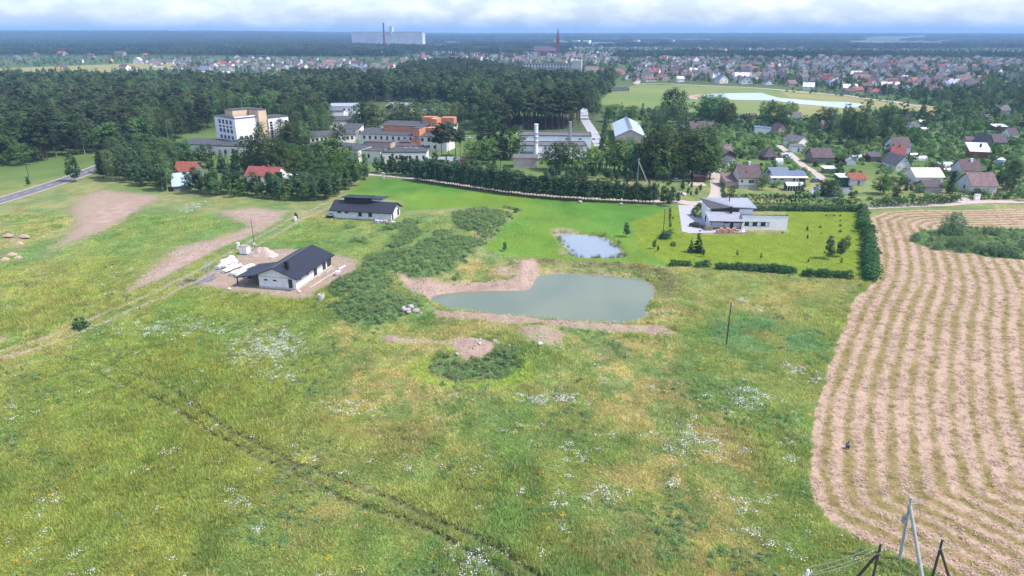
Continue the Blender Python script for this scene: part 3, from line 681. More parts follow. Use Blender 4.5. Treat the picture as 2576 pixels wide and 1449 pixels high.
for x, y in ((-5.2, -.5), (-5.2, 4.2), (-5.2, 9.0)): MB().box(x-.1, x+.1, y-.1, y+.1, .2, 2.2).build('carport_post', 'dark_trim', hA); MB().box(x-.2, x+.2, y-.2, y+.2, -.4, .22).build('post_footing', 'pale_concrete', hA)
MB().box(-.03, W+.03, -.05, -.01, 2.78, 2.90).build('lintel_band', 'concrete', hA)
for q in (('f', 1.25, 1.75, 1.1, .55), ('f', 3.5, 1.75, 1.1, .55)): window(hA, W, D, *q, bars=0)
window(hA, W, D, 'f', 7.45, .5, .95, 2.1, fm='dark_trim', bars=0, name='door')
for q in (('r', 1.5, 1.75, 1.0, .6), ('r', 5.0, 1.75, 1.0, .6)): window(hA, W, D, *q, bars=0)
for q in (('r', 8.5, .5, 1.5, 2.2, 1), ('r', 13.0, .5, 1.6, 2.2, 1), ('r', 15.4, .5, 2.2, 2.2, 1)): window(hA, W, D, *q[:5], fm='dark_trim', bars=q[5])
# ---------------------------------------------------------------- second new house with clerestory (house B)
A = G(*R1(1640, 262)); B = G(*R1(2173, 290)); ang = math.atan2(B.y-A.y, B.x-A.x)
hB = empty('new_house', A, ang, 'unfinished pale block house with dark ribbed roof and raised clerestory', 'house')
W, D, H, rise = 19.5, 7.9, 2.9, 2.0
walls(W, D, H, 'gx', rise).build('wall', 'aerated_block', hB); MB().box(-.05, W+.05, -.05, D+.05, -.5, .3).build('plinth', 'concrete', hB)
rfB = roofs(W, D, H, 'gx', rise, .85, .2).build('roof', 'roof_navy', hB)
sm = MB(); k = rise/(D/2)
for i in range(42):
    x = -.8+i*.51
    y0 = -.83; z0 = H-.83*k+.23; y1 = D/2; z1 = H+rise+.23
    sm.prism([(x-.03, y0, z0), (x+.03, y0, z0), (x+.03, y1, z1), (x-.03, y1, z1)], (0, 0, .045))
tag(sm.build('roof_ribs', 'seam_metal', hB), kind='stuff')
MB().box(2.9, 11.4, 3.0, D-.2, 4.2, 6.1).build('clerestory', 'dark_trim', hB); MB().box(11.42, 14.5, 4.4, D-.2, 4.6, 5.55).build('clerestory_wall', 'white_paint', hB)
MB().slab([(2.1, 2.3, 6.45), (11.9, 2.3, 6.45), (15.4, 4.0, 5.9), (15.6, D+.9, 5.75), (2.1, D+.9, 5.85)], .18).build('clerestory_roof', 'roof_navy', rfB)
for u, ww, zz, hh in ((1.6, 1.35, 1.75, .95), (4.0, 1.4, 1.75, .85), (8.5, 1.35, .95, 1.55), (11.9, 1.35, .95, 1.55)): window(hB, W, D, 'f', u, zz, ww, hh, fm='concrete', bars=0)
window(hB, W, D, 'r', .6, .3, 1.1, 2.2, fm='dark_trim', bars=0, name='door'); window(hB, W, D, 'r', 5.2, .3, 1.9, 2.3, fm='white_paint', bars=0)
# ---------------------------------------------------------------- modern white house
mA = G(*RM(1020, 505)); mang = R(-4)
mo = empty('modern_house', mA, mang, 'modern white house with zinc seamed roofs, ribbon window and porch', 'house')
walls(13.2, 8.5, 2.1, 'shb', 2.3).build('wall', 'white_paint', mo)
roofs(13.2, 8.5, 2.1, 'shb', 2.3, .12, .16).build('roof', 'roof_charcoal', mo)
MB().box(-9.4, -.02, 1.6, 9.0, 0, 3.1).build('porch_wall', 'white_paint', mo)
MB().box(-9.0, 4.2, 5.2, 16.0, 0, 4.9).build('rear_wall', 'white_paint', mo)
def seams(parent, a, b, c_, d, n, m='zinc_seam', w_=.05):
    "ribs down a sloping roof plane; a-b top edge, d-c bottom edge"
    a, b, c_, d = (Vector(q) for q in (a, b, c_, d)); mb = MB(); nrm = (b-a).cross(d-a).normalized()
    if nrm.z < 0: nrm = -nrm
    for i in range(n+1):
        t_ = i/n; p = a.lerp(b, t_); q = d.lerp(c_, t_); s = (b-a).normalized()*w_
        mb.prism([p-s, p+s, q+s, q-s], nrm*.07)
    return tag(mb.build('roof_seams', m, parent), kind='stuff')
pr = [(-9.9, 4.6, 4.15), (-.05, 4.6, 4.15), (-.05, -1.6, 2.75), (-9.9, -1.6, 2.75)]
po = MB().slab(pr, .18).build('porch_roof', 'roof_zinc', mo); seams(po, *[(q[0], q[1], q[2]+.01) for q in pr], 16)
MB().box(-9.95, -.1, -1.68, -1.6, 2.45, 2.8).build('fascia', 'dark_trim', mo)
ur = [(-9.6, 16.6, 5.7), (5.2, 16.6, 5.9), (5.2, 4.9, 5.35), (-2.0, 4.9, 5.55)]
uo = MB().slab(ur, .2).build('upper_roof', 'roof_zinc', mo); seams(uo, *[(q[0], q[1], q[2]+.01) for q in ur], 18)
MB().slab([(-9.65, 16.6, 5.69), (-2.02, 4.9, 5.54), (-8.6, 4.6, 5.0)], .2).build('upper_roof_shaded_facet', 'roof_charcoal', uo)  # charcoal on this zinc slope stands in for its dimmer lighting
MB().box(-8.3, -.05, 4.62, 5.19, 3.9, 5.05).build('clerestory', 'dark_trim', mo)
window(mo, 9, 9, (-8.0, 4.60, 4.25), 0, 0, 7.6, .55, fm='dark_trim', bars=3)
for x in (-9.2, -5.6, -.6): MB().box(x-.08, x+.08, -1.5, -1.34, 0, 2.5).build('porch_post', 'dark_trim', mo)
MB().box(-3.1, -2.4, 3.4, 4.1, 3.7, 6.0).build('chimney', 'dark_trim', mo); MB().tube([(-1.5, 12, 5), (-1.5, 12, 7.1)], .16).build('flue', 'dark_trim', mo)
rb = empty('ribbon', (0, 0, 0)); bpy.data.objects.remove(rb)
for i in range(6): window(mo, 13, 9, 'f', .75+i*1.2, 1.05, 1.2, 1.35, fm='dark_trim', pm='pane' if i % 2 == 0 else 'blind', bars=0)
window(mo, 9, 9, (-5.0, 1.60, 1.4), 0, 0, 1.6, .8, fm='dark_trim', bars=1); window(mo, 9, 9, (-2.0, 1.60, 1.5), 0, 0, 1.2, .7, fm='dark_trim', bars=0); window(mo, 9, 9, (-3.1, 1.60, .05), 0, 0, 1.0, 2.2, fm='dark_trim', pm='brown_wood', bars=0, name='door')
o = window(mo, 9, 9, (-9.4, 7.5, .4), 0, 0, 1.8, 2.0, fm='dark_trim', bars=1); o.rotation_euler = (0, 0, -math.pi/2)
# ---------------------------------------------------------------- hospital
HG = 'hospital wings'
def hw(label, a, b, D, H, kind, rise, wm, rm, wins=(), z=0, name='hospital_wing', **kw):
    return house(name, label, a, b, D, H, kind, rise, wm, rm, wins, cat='hospital', z=z, fm=kw.pop('fm', 'brown_frame'), oh=kw.pop('oh', .4), **kw)
# tall block
tb = G(597.8, 358.7, 4.0); HT = 15.5
T = empty('hospital_tower', (tb.x, tb.y, 0), R(50), 'tall white hospital block with peach stair core above the trees', 'hospital')
MB().box(0, 12.0, 0, 20, 0, HT).build('wall', 'white_paint', T)
MB().box(12.0, 16.5, -2.0, 7, 0, HT+3.4).build('stair_core', 'peach_render', T); MB().box(16.5, 28.0, -3.0, 9, 0, HT-.9).build('east_wall', 'white_paint', T)
MB().box(3.5, 16.4, 7.5, 15, HT+.36, HT+3.3).build('roof_house', 'peach_render', T)
MB().box(-.25, 12, -.25, 20.2, HT, HT+.35).build('roof', 'roof_charcoal', T); MB().box(0, 12, -.2, .2, HT+.36, HT+1.0).build('parapet', 'white_paint', T)
MB().box(16.52, 28.2, -3.2, 9.2, HT-.9, HT-.55).build('roof', 'roof_charcoal', T); MB().box(11.8, 16.7, -2.2, 7.2, HT+3.4, HT+3.65).box(3.3, 16.6, 7.3, 15.2, HT+3.3, HT+3.55).build('core_roof', 'roof_charcoal', T)
for i in range(4):
    for zz, hh in ((HT-3.2, 2.2), (HT-5.0, 1.2), (HT-7.4, 2.0), (HT-10.6, 2.0)):
        window(T, 12, 20, 'l', 3.0+i*3.6, zz, 2.2, hh, fm='window_frame', bars=1)
    for zz in (5.0, 1.4): window(T, 12, 20, 'f', 1.6+i*2.5, zz, 1.8, 2.0, bars=1)
for i in range(7):
    for x in (17.1, 25.8): window(T, 9, 9, (x, -3.0, 3.6+i*(HT-6)/7), 0, 0, 1.5, 1.1, fm='brown_frame', bars=0)
MB().tube([(11, 11, HT+3.5), (11, 11, HT+9)], .1, .05, 5).build('aerial', 'galvanised', T)
a1 = MB()
hx = hw('low cream hospital annex with black roof in front of the tall block', RH(470, 732), RH(905, 748), 24, 4.4, 'flat', 0, 'cream_render', 'roof_charcoal', wrow('f', 4, 2, 26, 1.0, 1.4, 1.9, bars=1))
MB().box(-26, -.02, 3, 22, 0, 4.2).build('wall', 'cream_render', hx); MB().box(-26.2, -.04, 2.8, 22.2, 4.2, 4.5).build('roof', 'roof_charcoal', hx)
MB().box(22, 26, 16, 20, 4.6, 5.8).build('roof_plant', 'galvanised', hx)
# main two storey wing with the orange attic
mw = hw('long white two-storey hospital wing with orange attic and stair tower', RW(445, 838), RW(1900, 905), 12, 7.0, 'shf', 1.4, 'cream_render', 'roof_charcoal',
        wrow('f', 13, 1.5, 43, 4.6, 1.15, 1.7, bars=0)+wrow('f', 13, 1.5, 43, 1.2, 1.15, 1.6, bars=0))
W_ = mw['W']; s = W_/((1900-445)*1.0)
MB().box((765-445)*s, (1365-445)*s, 7.5, 12.5, 7.3, 10.6).build('attic_wall', 'orange_render', mw); MB().box((1478-445)*s, (1740-445)*s, 7.5, 12.5, 7.3, 10.2).build('attic_wall', 'orange_render', mw)
MB().box((765-445)*s-.2, (1365-445)*s, 7.3, 12.7, 10.6, 10.8).build('attic_roof', 'roof_charcoal', mw)
tw = MB().box((1365-445)*s, (1475-445)*s, -.8, 8, 0, 10.8).build('stair_tower', 'orange_render', mw); MB().box((1365-445)*s-.1, (1475-445)*s+.1, -.9, 8.1, 10.8, 11.0).build('tower_roof', 'roof_charcoal', mw)
for zz in (1.3, 2.4, 5.4, 6.5): window(mw, 9, 9, ((1395-445)*s, -.8, zz), 0, 0, 1.6, .9, bars=1)
# wings behind
w2 = hw('white hospital wing with orange attic set behind the birches', RW(810, 652), RW(1985, 690), 12, 6.2, 'shf', 1.2, 'cream_render', 'roof_charcoal', wrow('f', 12, 1.5, 45, 3.9, 1.15, 1.6, bars=0))
W_ = w2['W']; s = W_/(1985-810)
MB().box((1440-810)*s, (1650-810)*s, 7, 12.5, 6.4, 10.6).box((1752-810)*s, (1962-810)*s, 7, 12.5, 6.4, 10.6).build('attic_wall', 'orange_render', w2)
MB().box((1650-810)*s, (1752-810)*s, -.8, 8, 0, 10.6).build('stair_tower', 'orange_render', w2)
for i in range(3): window(w2, 9, 9, ((1670-810)*s, -.8, 5.4+i*1.1), 0, 0, 2.2, .8, bars=1)
w3 = hw('farther white hospital wing with peach stair tower', RW(1405, 480), RW(1640, 487), 12, 9.5, 'flat', 0, 'white_paint', 'roof_zinc', wrow('f', 5, 1, 14, 6.8, 1.1, 1.5, bars=0))
MB().box(.6, 7, -3, -.02, 0, 8.2).build('stair_tower', 'peach_render', w3)
for i in range(4): window(w3, 9, 9, (2.6, -3.0, 2.2+i*1.35), 0, 0, 3.2, .9, bars=1)
w4 = hw('peach-ended hospital wing deep among the birches', RW(900, 420), RW(1290, 425), 14, 10.5, 'shf', .8, 'peach_render', 'roof_zinc', wrow('f', 7, 1, 24, 7.8, 1.1, 1.5, bars=0))
w5 = hw('white hospital wing with grey roof behind the round birches', RW(-40, 430), RW(430, 425), 12, 10.5, 'shf', .9, 'white_paint', 'roof_zinc', wrow('f', 7, 8, 30, 7.5, 1.1, 1.6, bars=0)+wrow('f', 7, 8, 30, 4.2, 1.1, 1.6, bars=0))
MB().box(-1, 10, -6, -.02, 0, 8).build('stair_wing', 'white_paint', w5); MB().box(-1.2, 10.2, -6.2, -.04, 8, 8.3).build('stair_roof', 'roof_charcoal', w5)
w6 = hw('low white hospital link with dark roofs and vents', RW(-60, 560), RW(410, 548), 14, 6.0, 'shf', 1.0, 'cream_render', 'roof_charcoal', wrow('f', 7, 10, 34, 3.6, 1.1, 1.5, bars=0))
for x in (14, 16.5): MB().box(x, x+1.3, 4, 5.2, 6.4, 7.8).build('roof_vent', 'galvanised', w6)
w7 = hw('small gabled hospital link below the birches', RW(150, 695), RW(440, 700), 9, 5.6, 'shf', 1.6, 'cream_render', 'roof_charcoal', wrow('f', 4, 2, 16, 3.4, 1.1, 1.5, bars=0))
w8 = hw('white hospital wing with dark roof beside the tall block', RH(1560, 660), RH(2230, 618), 10, 6.2, 'shf', 1.2, 'cream_render', 'roof_charcoal', wrow('f', 11, 2, 26, 3.8, 1.1, 1.6, bars=1))
w9 = hw('cream hospital wing half hidden by the tall linden', RH(1620, 765), RH(2260, 832), 10, 6.0, 'shf', .8, 'cream_render', 'roof_charcoal', wrow('f', 5, 1, 18, 3.8, 1.1, 1.5, bars=1)+wrow('f', 5, 1, 18, .9, 1.1, 1.5, bars=1))
f1 = hw('low white hospital front block with brown upper hall', RW(470, 1085), RW(800, 1098), 15, 5.4, 'shf', .8, 'cream_render', 'roof_charcoal', [('f', .15, 2.2, 1.0, 1.8), ('f', .36, 2.2, 1.0, 1.8)])
MB().box(-1.0, 11.5, 8.0, 14, 5.4, 8.0).build('upper_hall', 'sand_render', f1); MB().box(-1.2, 11.7, 7.8, 14.2, 8.0, 8.25).build('hall_roof', 'roof_brown', f1)
f2 = hw('pale flat-roofed hospital hall behind the small conifers', RW(830, 1108), RW(1565, 1105), 17, 4.9, 'flat', 0, 'cream_render', 'roof_charcoal', wrow('f', 6, 2, 20, 2.0, 1.1, 1.6, bars=0))
for x, y in ((9, 8), (11, 9), (14, 7)): MB().box(x, x+1.4, y, y+1.2, 5.2, 6.0).build('roof_vent', 'galvanised', f2)
gz = empty('gazebo', G(*RW(1225, 890)), 0, 'brown pyramid-roofed pavilion in the hospital yard', 'gazebo')
MB().box(-5, 5, -4, 4, 0, 2.8).build('wall', 'brown_wood', gz); roofs(10, 8, 0, 'hip', 2.4, .8).build('roof', 'roof_brown', gz).location = (-5, -4, 2.8); roofs(5, 4, 0, 'hip', 1.3, .4).build('upper_roof', 'roof_brown', gz).location = (-2.5, -2, 4.6)
rw = empty('yard_wall', G(*RW(1565, 1118)), 0, 'long white yard wall with brown posts beside the hospital hall', 'wall')
MB().box(0, 15, 0, .4, 0, 3.3).build('wall_panel', 'white_paint', rw); MB().box(15, 19, -2.5, .4, 0, 2.6).build('end_block', 'red_brick', rw)
for x in (2.4, 8.6): MB().box(x, x+.5, -.15, .55, 0, 3.5).build('post', 'brown_wood', rw)
# ---------------------------------------------------------------- boiler house, chimneys, hall
bh = house('boiler_house', 'long white boiler house with flat grey roofs and roller door', RC(590, 562), RC(1265, 562), 13, 5.6, 'flat', 0, 'white_paint', 'roof_grey', [('f', .26, 1.8, 1.2, .8), ('f', .31, 1.8, .8, .8), ('f', .36, 1.8, 1.2, .8)], cat='boiler house')
W_ = bh['W']
MB().box(W_*.01, W_*.20, -.12, -.01, 0, 3.2).build('roller_door', 'galvanised', bh); MB().box(W_*.39, W_*.6, -3.5, -.02, 0, 3.2).build('porch', 'white_paint', bh); MB().box(W_*.385, W_*.605, -3.7, -.04, 3.2, 3.4).build('porch_roof', 'roof_zinc', bh)
b2 = house('boiler_house', 'rear white boiler hall with higher grey parapet roof', RC(600, 470), RC(1310, 478), 14, 6.6, 'flat', 0, 'white_paint', 'roof_grey', wrow('f', 3, 20, 40, 5.0, 1.6, .8, bars=0), cat='boiler house')
house('pump_house', 'small pink flat-roofed pump house by the pine row', RC(530, 658), RC(765, 660), 6.5, 4.2, 'shf', .5, 'pink_render', 'roof_grey', (), cat='shed')
def stack(px, py, top_py, r, m, label, bands=0):
    b = G(*RC(px, py)); h = (py-top_py)*.25/pxm(b)*1.02
    s_ = empty('chimney_stack', b, 0, label, 'chimney'); MB().tube([(0, 0, 0), (0, 0, h)], r, r*.92, 14).build('shaft', m, s_)
    for i in range(bands): zz = h*(.5+.12*i); MB().tube([(0, 0, zz), (0, 0, zz+.25)], r*1.5, r*1.5, 12).build('platform', 'galvanised', s_)
    MB().tube([(0, 0, h-.3), (0, 0, h+.05)], r*1.1, r*1.1, 14).build('rim', m, s_); return h
stack(755, 566, 232, .95, 'white_paint', 'tall white boiler chimney in front of the grey roofs', 3)
stack(1094, 480, 205, .75, 'galvanised', 'slimmer grey chimney rising from the rear boiler roof', 0)
b_ = G(*RC(1600, 425)); c_ = G(*RC(1800, 428))
hl = house('storage_hall', 'large hall with pale blue gable roof and ridge vents', None, None, 56, 4.6, 'gy', 3.4, 'pink_render', 'roof_pale_blue', (), cat='hall', world=(b_+Vector((-2, 0, 0)), c_+Vector((2, -.6, 0))), oh=.8)
W_ = hl['W']
for i in range(18):
    y = 2+i*3; MB().prism([(W_/2-1.5, y, 7.8), (W_/2, y, 8.55), (W_/2+1.5, y, 7.8)], (0, .35, 0)).build('ridge_vent', 'roof_zinc', hl)
MB().box(W_/2-2, W_/2+2, -.1, -.01, 0, 4).build('gate', 'galvanised', hl)
# ---------------------------------------------------------------- houses among the gardens
GH = []
def gh(label, reg, x0, x1, yb, D, H, kind, rise, wm, rm, wins=(), chim=(), dy=0, name='garden_house', cat='house', **kw):
    o = house(name, label, reg(x0, yb), reg(x1, yb+dy), D, H, kind, rise, wm, rm, wins, chim, cat=cat, **kw); GH.append((o, D)); return o
w2_ = [('f', .2, 1.0, 1.0, 1.1), ('f', .6, 1.0, 1.0, 1.1)]
o = gh('brown-roofed farmhouse with attic dormers above the clipped hedge', R4, 1240, 1500, 1085, 9, 4.2, 'gx', 4.2, 'cream_render', 'roof_brown', [('f', .06, 2.2, 1.0, 1.2), ('f', .44, 2.0, 2.2, 1.4, {'bars': 3})], [(4.5, 4.4, .9, .3)], cm='white_paint', plinth=1.4)
for x in (2.6, 11.8):
    dd = MB().prism([(x-.7, 1.2, 5.0), (x+.7, 1.2, 5.0), (x, 1.2, 6.3)], (0, 2.4, .5)).build('dormer', 'roof_brown', o); window(o, 9, 9, (x-.25, 1.18, 5.2), 0, 0, .5, .5, bars=0)
o = gh('low red-tiled garage annex beside the dormered farmhouse', R4, 1075, 1236, 1075, 8, 2.4, 'shf', 1.5, 'sand_render', 'roof_pinkish', name='garage', cat='garage')
o = gh('long low house with blue roof and lilac walls', R4, 1640, 1862, 1022, 8, 3.0, 'gx', 2.6, 'lilac_render', 'roof_blue', [('f', .1, 1.3, 1.5, .8), ('f', .5, 1.3, 1.5, .8)])
MB().box(o['W']+.02, o['W']+6.6, .8, 7.2, 0, 2.8).build('side_wall', 'lilac_render', o); MB().slab([(o['W']-.2, .2, 3.0), (o['W']+7.2, .2, 3.0), (o['W']+7.2, 4.2, 4.4), (o['W']-.2, 4.2, 4.4)], .15).build('side_roof', 'roof_blue', o)
MB().slab([(-.6, -1.6, 2.6), (o['W']+7.0, -1.6, 2.6), (o['W']+7.0, -.3, 3.0), (-.6, -.3, 3.0)], .08).build('veranda_roof', 'roof_white_metal', o)
window(o, 9, 9, (o['W']+2, .8, .3), 0, 0, 1.0, 2.0, name='door'); window(o, 9, 9, (o['W']+4.2, .8, 1.1), 0, 0, 1.5, 1.2)
gh('small brown garden pavilion beside the blue-roofed house', R4, 2015, 2075, 1020, 3, 2.1, 'hip', 1.0, 'brown_wood', 'roof_brown', name='garden_pavilion', cat='pavilion')
gh('house with faded red roof behind the dark shed', R4, 935, 1150, 712, 8, 3.0, 'gx', 3.0, 'sand_render', 'roof_pinkish', (), [(1.6, 3.8, .8)])
gh('dark timber gabled shed between red roof and farmhouse', R4, 1020, 1200, 752, 8, 2.8, 'gy', 2.2, 'dark_wood', 'roof_purple', [('f', .4, .8, 1.2, 1.0)], dy=-14)
gh('small white shed with steep dark roof by the tall birches', R4, 1105, 1225, 796, 5, 1.8, 'gy', 1.6, 'white_paint', 'roof_grey', (), dy=-8, name='garden_shed', cat='shed')
gh('steep dark pyramid-roofed summer house on the mown grass', R4, 1560, 1728, 730, 7, 1.6, 'hip', 4.2, 'brown_wood', 'roof_purple', [('f', .3, .4, 1.0, .9)])
gh('grey-brown roofed cottage with long front roof slope', R4, 2170, 2420, 768, 9, 2.8, 'gx', 3.3, 'grey_wood', 'roof_brown', [('f', .15, .9, 1.2, 1.0), ('f', .6, .9, 1.2, 1.0)])
gh('gabled cottage with round attic window up the gravel road', R4, 1985, 2110, 560, 9, 2.6, 'gy', 2.4, 'cream_render', 'roof_grey', [('f', .42, 3.0, .8, .8)], dy=-18)
gh('white flat-roofed outbuilding beside the gravel road', R4, 1915, 2070, 632, 5, 2.9, 'shf', .4, 'white_paint', 'roof_grey', [('f', .4, .2, 1.0, 2.0)], name='outbuilding', cat='shed')
gh('small white hut with flat blue-grey roof among apple trees', R4, 1440, 1640, 395, 6, 3.2, 'shl', .7, 'white_paint', 'roof_blue', (), name='garden_shed', cat='shed', dy=6)
gh('tan boarded chalet with steep gable facing the gardens', R4, 1705, 1862, 402, 8, 1.6, 'gy', 4.0, 'sand_render', 'roof_brown', [('f', .42, 2.2, 1.0, 1.2)], dy=-4)
gh('green-roofed shed behind the blue-roofed hut', R4, 1560, 1642, 335, 7, 2.2, 'gx', 3.0, 'sand_render', 'roof_green', name='garden_shed', cat='shed')
o = gh('long grey house with brown roof and dark chimney behind the birches', R4, 640, 940, 400, 10, 3.4, 'gx', 3.2, 'grey_brick', 'roof_brown', w2_, [(3.4, 4.2, .8)], cm='dark_trim')
walls(7, 10, 3.2, 'gy', 2.6).build('wing_wall', 'white_paint', o).location = (-6.5, 4, 0); roofs(7, 10, 3.2, 'gy', 2.6).build('wing_roof', 'roof_grey', o).location = (-6.5, 4, 0)
gh('brown wooden garage shed under the tall birches', R4, 680, 822, 1000, 5, 2.3, 'gx', .7, 'brown_wood', 'roof_brown', name='garage', cat='garage')
gh('brown-roofed cottage hidden between poplars', R4, 2300, 2500, 362, 8, 2.4, 'gx', 3.4, 'sand_render', 'roof_pinkish')
gh('small grey roof with white bargeboards in the far gardens', R4, 1935, 2030, 232, 6, 2.2, 'gx', 3.0, 'white_paint', 'roof_grey')
gh('little shed with white metal roof in the far gardens', R4, 2445, 2530, 225, 6, 2.2, 'shf', 1.6, 'white_paint', 'roof_white_metal', name='garden_shed', cat='shed')
gh('low dark shed beside the far green field', R4, 1280, 1350, 200, 5, 2.0, 'shf', .6, 'grey_wood', 'roof_grey', name='garden_shed', cat='shed'); gh('brown tool shed beside the far green field', R4, 1390, 1460, 205, 5, 2.2, 'gx', 1.2, 'brown_wood', 'roof_brown', name='garden_shed', cat='shed')
gh('white-roofed shed by the bank of the far field', R4, 790, 855, 222, 5, 2.0, 'shf', .6, 'white_paint', 'roof_white_metal', name='garden_shed', cat='shed')
# right-hand gardens
gh('tall two-storey house with brown roof behind the red roof', R5, 925, 1130, 690, 9, 5.2, 'gx', 3.6, 'lilac_render', 'roof_brown', [('f', .15, 3.4, 1.0, 1.2), ('f', .6, 3.4, 1.0, 1.2)])
gh('bright red metal-roofed house turned beside the grey gable', R5, 880, 1050, 770, 8, 3.2, 'gx', 4.0, 'sand_render', 'roof_red', (), [(3.0, 4.2, .8)], dy=12)
gh('pale gabled cottage with grey roof and yellow blinds', R5, 958, 1130, 868, 10, 3.0, 'gy', 3.4, 'lilac_render', 'roof_grey', [('f', .12, 1.0, 1.6, 1.2, {'pm': 'yellow_render'}), ('f', .62, .6, 1.2, 1.6, {'pm': 'yellow_render'}), ('f', .55, 3.8, .7, .7)], dy=-4)
gh('house with gleaming white metal roof and dark chimney', R5, 1200, 1545, 1040, 9, 3.2, 'gx', 2.6, 'cream_render', 'roof_white_metal', w2_, [(12, 4.0, .9)])
gh('pale cottage with dark brown roof and white chimney', R5, 1790, 2025, 945, 8, 3.0, 'gx', 3.6, 'lilac_render', 'roof_brown', [('l', 3.0, 1.2, 1.0, 1.2)], [(4.6, 3.2, .5, .4)], cm='white_paint')
gh('nearest garden cottage with weathered pinkish roof by the track', R5, 1900, 2220, 1148, 9, 3.0, 'gx', 3.8, 'lilac_render', 'roof_pinkish', [('l', 3.4, 1.0, 1.3, 1.5), ('l', 3.8, 3.8, .8, .9)])
gh('red brick house under a tilted white shed roof', R5, 1895, 2120, 695, 8, 3.2, 'shf', 2.4, 'red_brick', 'roof_white_metal', [('f', .2, 1.0, 1.2, 1.0)], [(4.5, 4, .5)], dy=10, cm='dark_trim', oh=.9)
gh('small shed with rusty red roof beside the garden pond', R5, 385, 575, 1050, 6, 2.6, 'gx', 1.8, 'lilac_render', 'roof_rust', [('f', .46, .1, 1.0, 2.0, {'pm': 'brown_wood', 'name': 'door'})], name='garden_shed', cat='shed')
gh('green netted shelter with white roof beside the rusty shed', R5, 245, 380, 1040, 4, 3.0, 'shf', .5, 'green_net', 'roof_white_metal', name='net_shelter', cat='shelter')
gh('grey weathered shed with dark roof near the red house', R5, 645, 780, 745, 5, 2.2, 'shf', 1.2, 'grey_wood', 'roof_purple', name='garden_shed', cat='shed')
gh('dark shed half hidden in bushes below the white roof', R5, 1320, 1530, 1140, 6, 2.4, 'gx', 1.6, 'grey_render', 'roof_purple', name='garden_shed', cat='shed')
gh('dark house with twin steep roofs on the right', R5, 2180, 2355, 560, 9, 2.4, 'gx', 3.6, 'grey_wood', 'roof_purple'); gh('left steep dark roof adjoining the twin-roofed house', R5, 2075, 2175, 560, 9, 2.2, 'gy', 3.8, 'grey_wood', 'roof_grey')
gh('small brown-roofed hut in the right gardens', R5, 1850, 1945, 525, 5, 2.0, 'gx', 1.6, 'sand_render', 'roof_brown', name='garden_shed', cat='shed')
gh('cottage with purple-brown roof at the right edge of the gardens', R5, 2390, 2490, 455, 7, 2.2, 'gx', 3.0, 'white_paint', 'roof_purple')
gh('narrow two-storey grey house high in the right gardens', R5, 2240, 2385, 185, 8, 4.6, 'gx', 3.2, 'grey_brick', 'roof_grey', [('f', .2, 2.6, 1.0, 1.2)])
gh('red-brown wooden hut by the dark spruces', R5, 1120, 1200, 245, 6, 2.4, 'gy', 2.2, 'red_brick', 'roof_brown', name='garden_shed', cat='shed'); gh('white hut with grey hipped roof below the spruces', R5, 1135, 1260, 325, 6, 2.2, 'hip', 1.8, 'white_paint', 'roof_grey', name='garden_shed', cat='shed')
gh('tiny brown roofed hut behind the dark spruces', R5, 1370, 1440, 195, 5, 2.0, 'gx', 1.4, 'sand_render', 'roof_pinkish', name='garden_shed', cat='shed'); gh('brick shed with white lean-to in the right gardens', R5, 2205, 2355, 352, 5, 2.2, 'shf', .8, 'red_brick', 'roof_white_metal', name='garden_shed', cat='shed')
gh('low purple-roofed hut below the two-storey grey house', R5, 2095, 2165, 215, 5, 1.8, 'gx', 1.4, 'grey_wood', 'roof_purple', name='garden_shed', cat='shed')
gh('white gabled playhouse with porch among the shrubs', R5, 345, 455, 790, 4, 1.6, 'gy', 1.3, 'white_paint', 'roof_zinc', name='playhouse', cat='playhouse', dy=4)
o = empty('water_tank', G(*R5(2272, 785)), 0, 'pale blue round tank with pointed lid in the gardens', 'tank'); MB().tube([(0, 0, 0), (0, 0, 2.4)], 1.7, 1.7, 16).build('tank_wall', 'roof_pale_blue', o); MB().tube([(0, 0, 2.4), (0, 0, 3.4)], 1.85, .05, 16).build('lid', 'roof_white_metal', o)
# greenhouses
def greenhouse(label, reg, x0, x1, yb, D, h):
    a, b = reg(x0, yb), reg(x1, yb); A_ = G(*a); B_ = G(*b); W__ = (B_-A_).length
    r = empty('greenhouse', A_, math.atan2((B_-A_).y, (B_-A_).x), label, 'greenhouse'); n = 10
    ring = [(0, D/2-D/2*math.cos(math.pi*i/n), h*math.sin(math.pi*i/n)**.7 if 0 < i < n else 0) for i in range(n+1)]
    MB().prism(ring, (W__, 0, 0)).build('cover', 'polycarbonate', r)
    for k_ in range(int(W__/2)+1):
        x = min(W__, k_*2.0); mb = MB(); mb.tube([(x, q[1], q[2]) for q in ring], .06, .06, 4); mb.build('hoop', 'galvanised', r)
for q in (('small rounded greenhouse on the mown grass by the van', R4, 1710, 1800, 780, 3, 2.6), ('white polytunnel below the dark trees', R5, 1265, 1400, 362, 3, 2.2), ('short polytunnel behind the picket fence', R5, 1258, 1340, 262, 3, 2.0),
          ('upper polytunnel of the pair behind the gravel', R5, 1145, 1340, 690, 3, 1.8), ('lower polytunnel of the pair behind the gravel', R5, 1190, 1370, 732, 3, 2.0), ('big bright polytunnel above the white roof', R5, 1490, 1690, 832, 3.4, 2.6),
          ('low polytunnel next to the big bright one', R5, 1548, 1735, 885, 3, 1.9), ('bluish polytunnel by the purple shrub', R5, 400, 540, 722, 3, 2.2)): greenhouse(*q)
gl = house('glasshouse', 'glass greenhouse with white roof in front of the blue house', R4(1850, 1112), R4(2045, 1112), 3.6, 2.0, 'gx', .8, 'pane', 'polycarbonate', (), cat='greenhouse')
for i in range(7): x = i*gl['W']/6; MB().box(x-.06, x+.06, -.05, .05, 0, 2.0).build('glazing_bar', 'window_frame', gl)
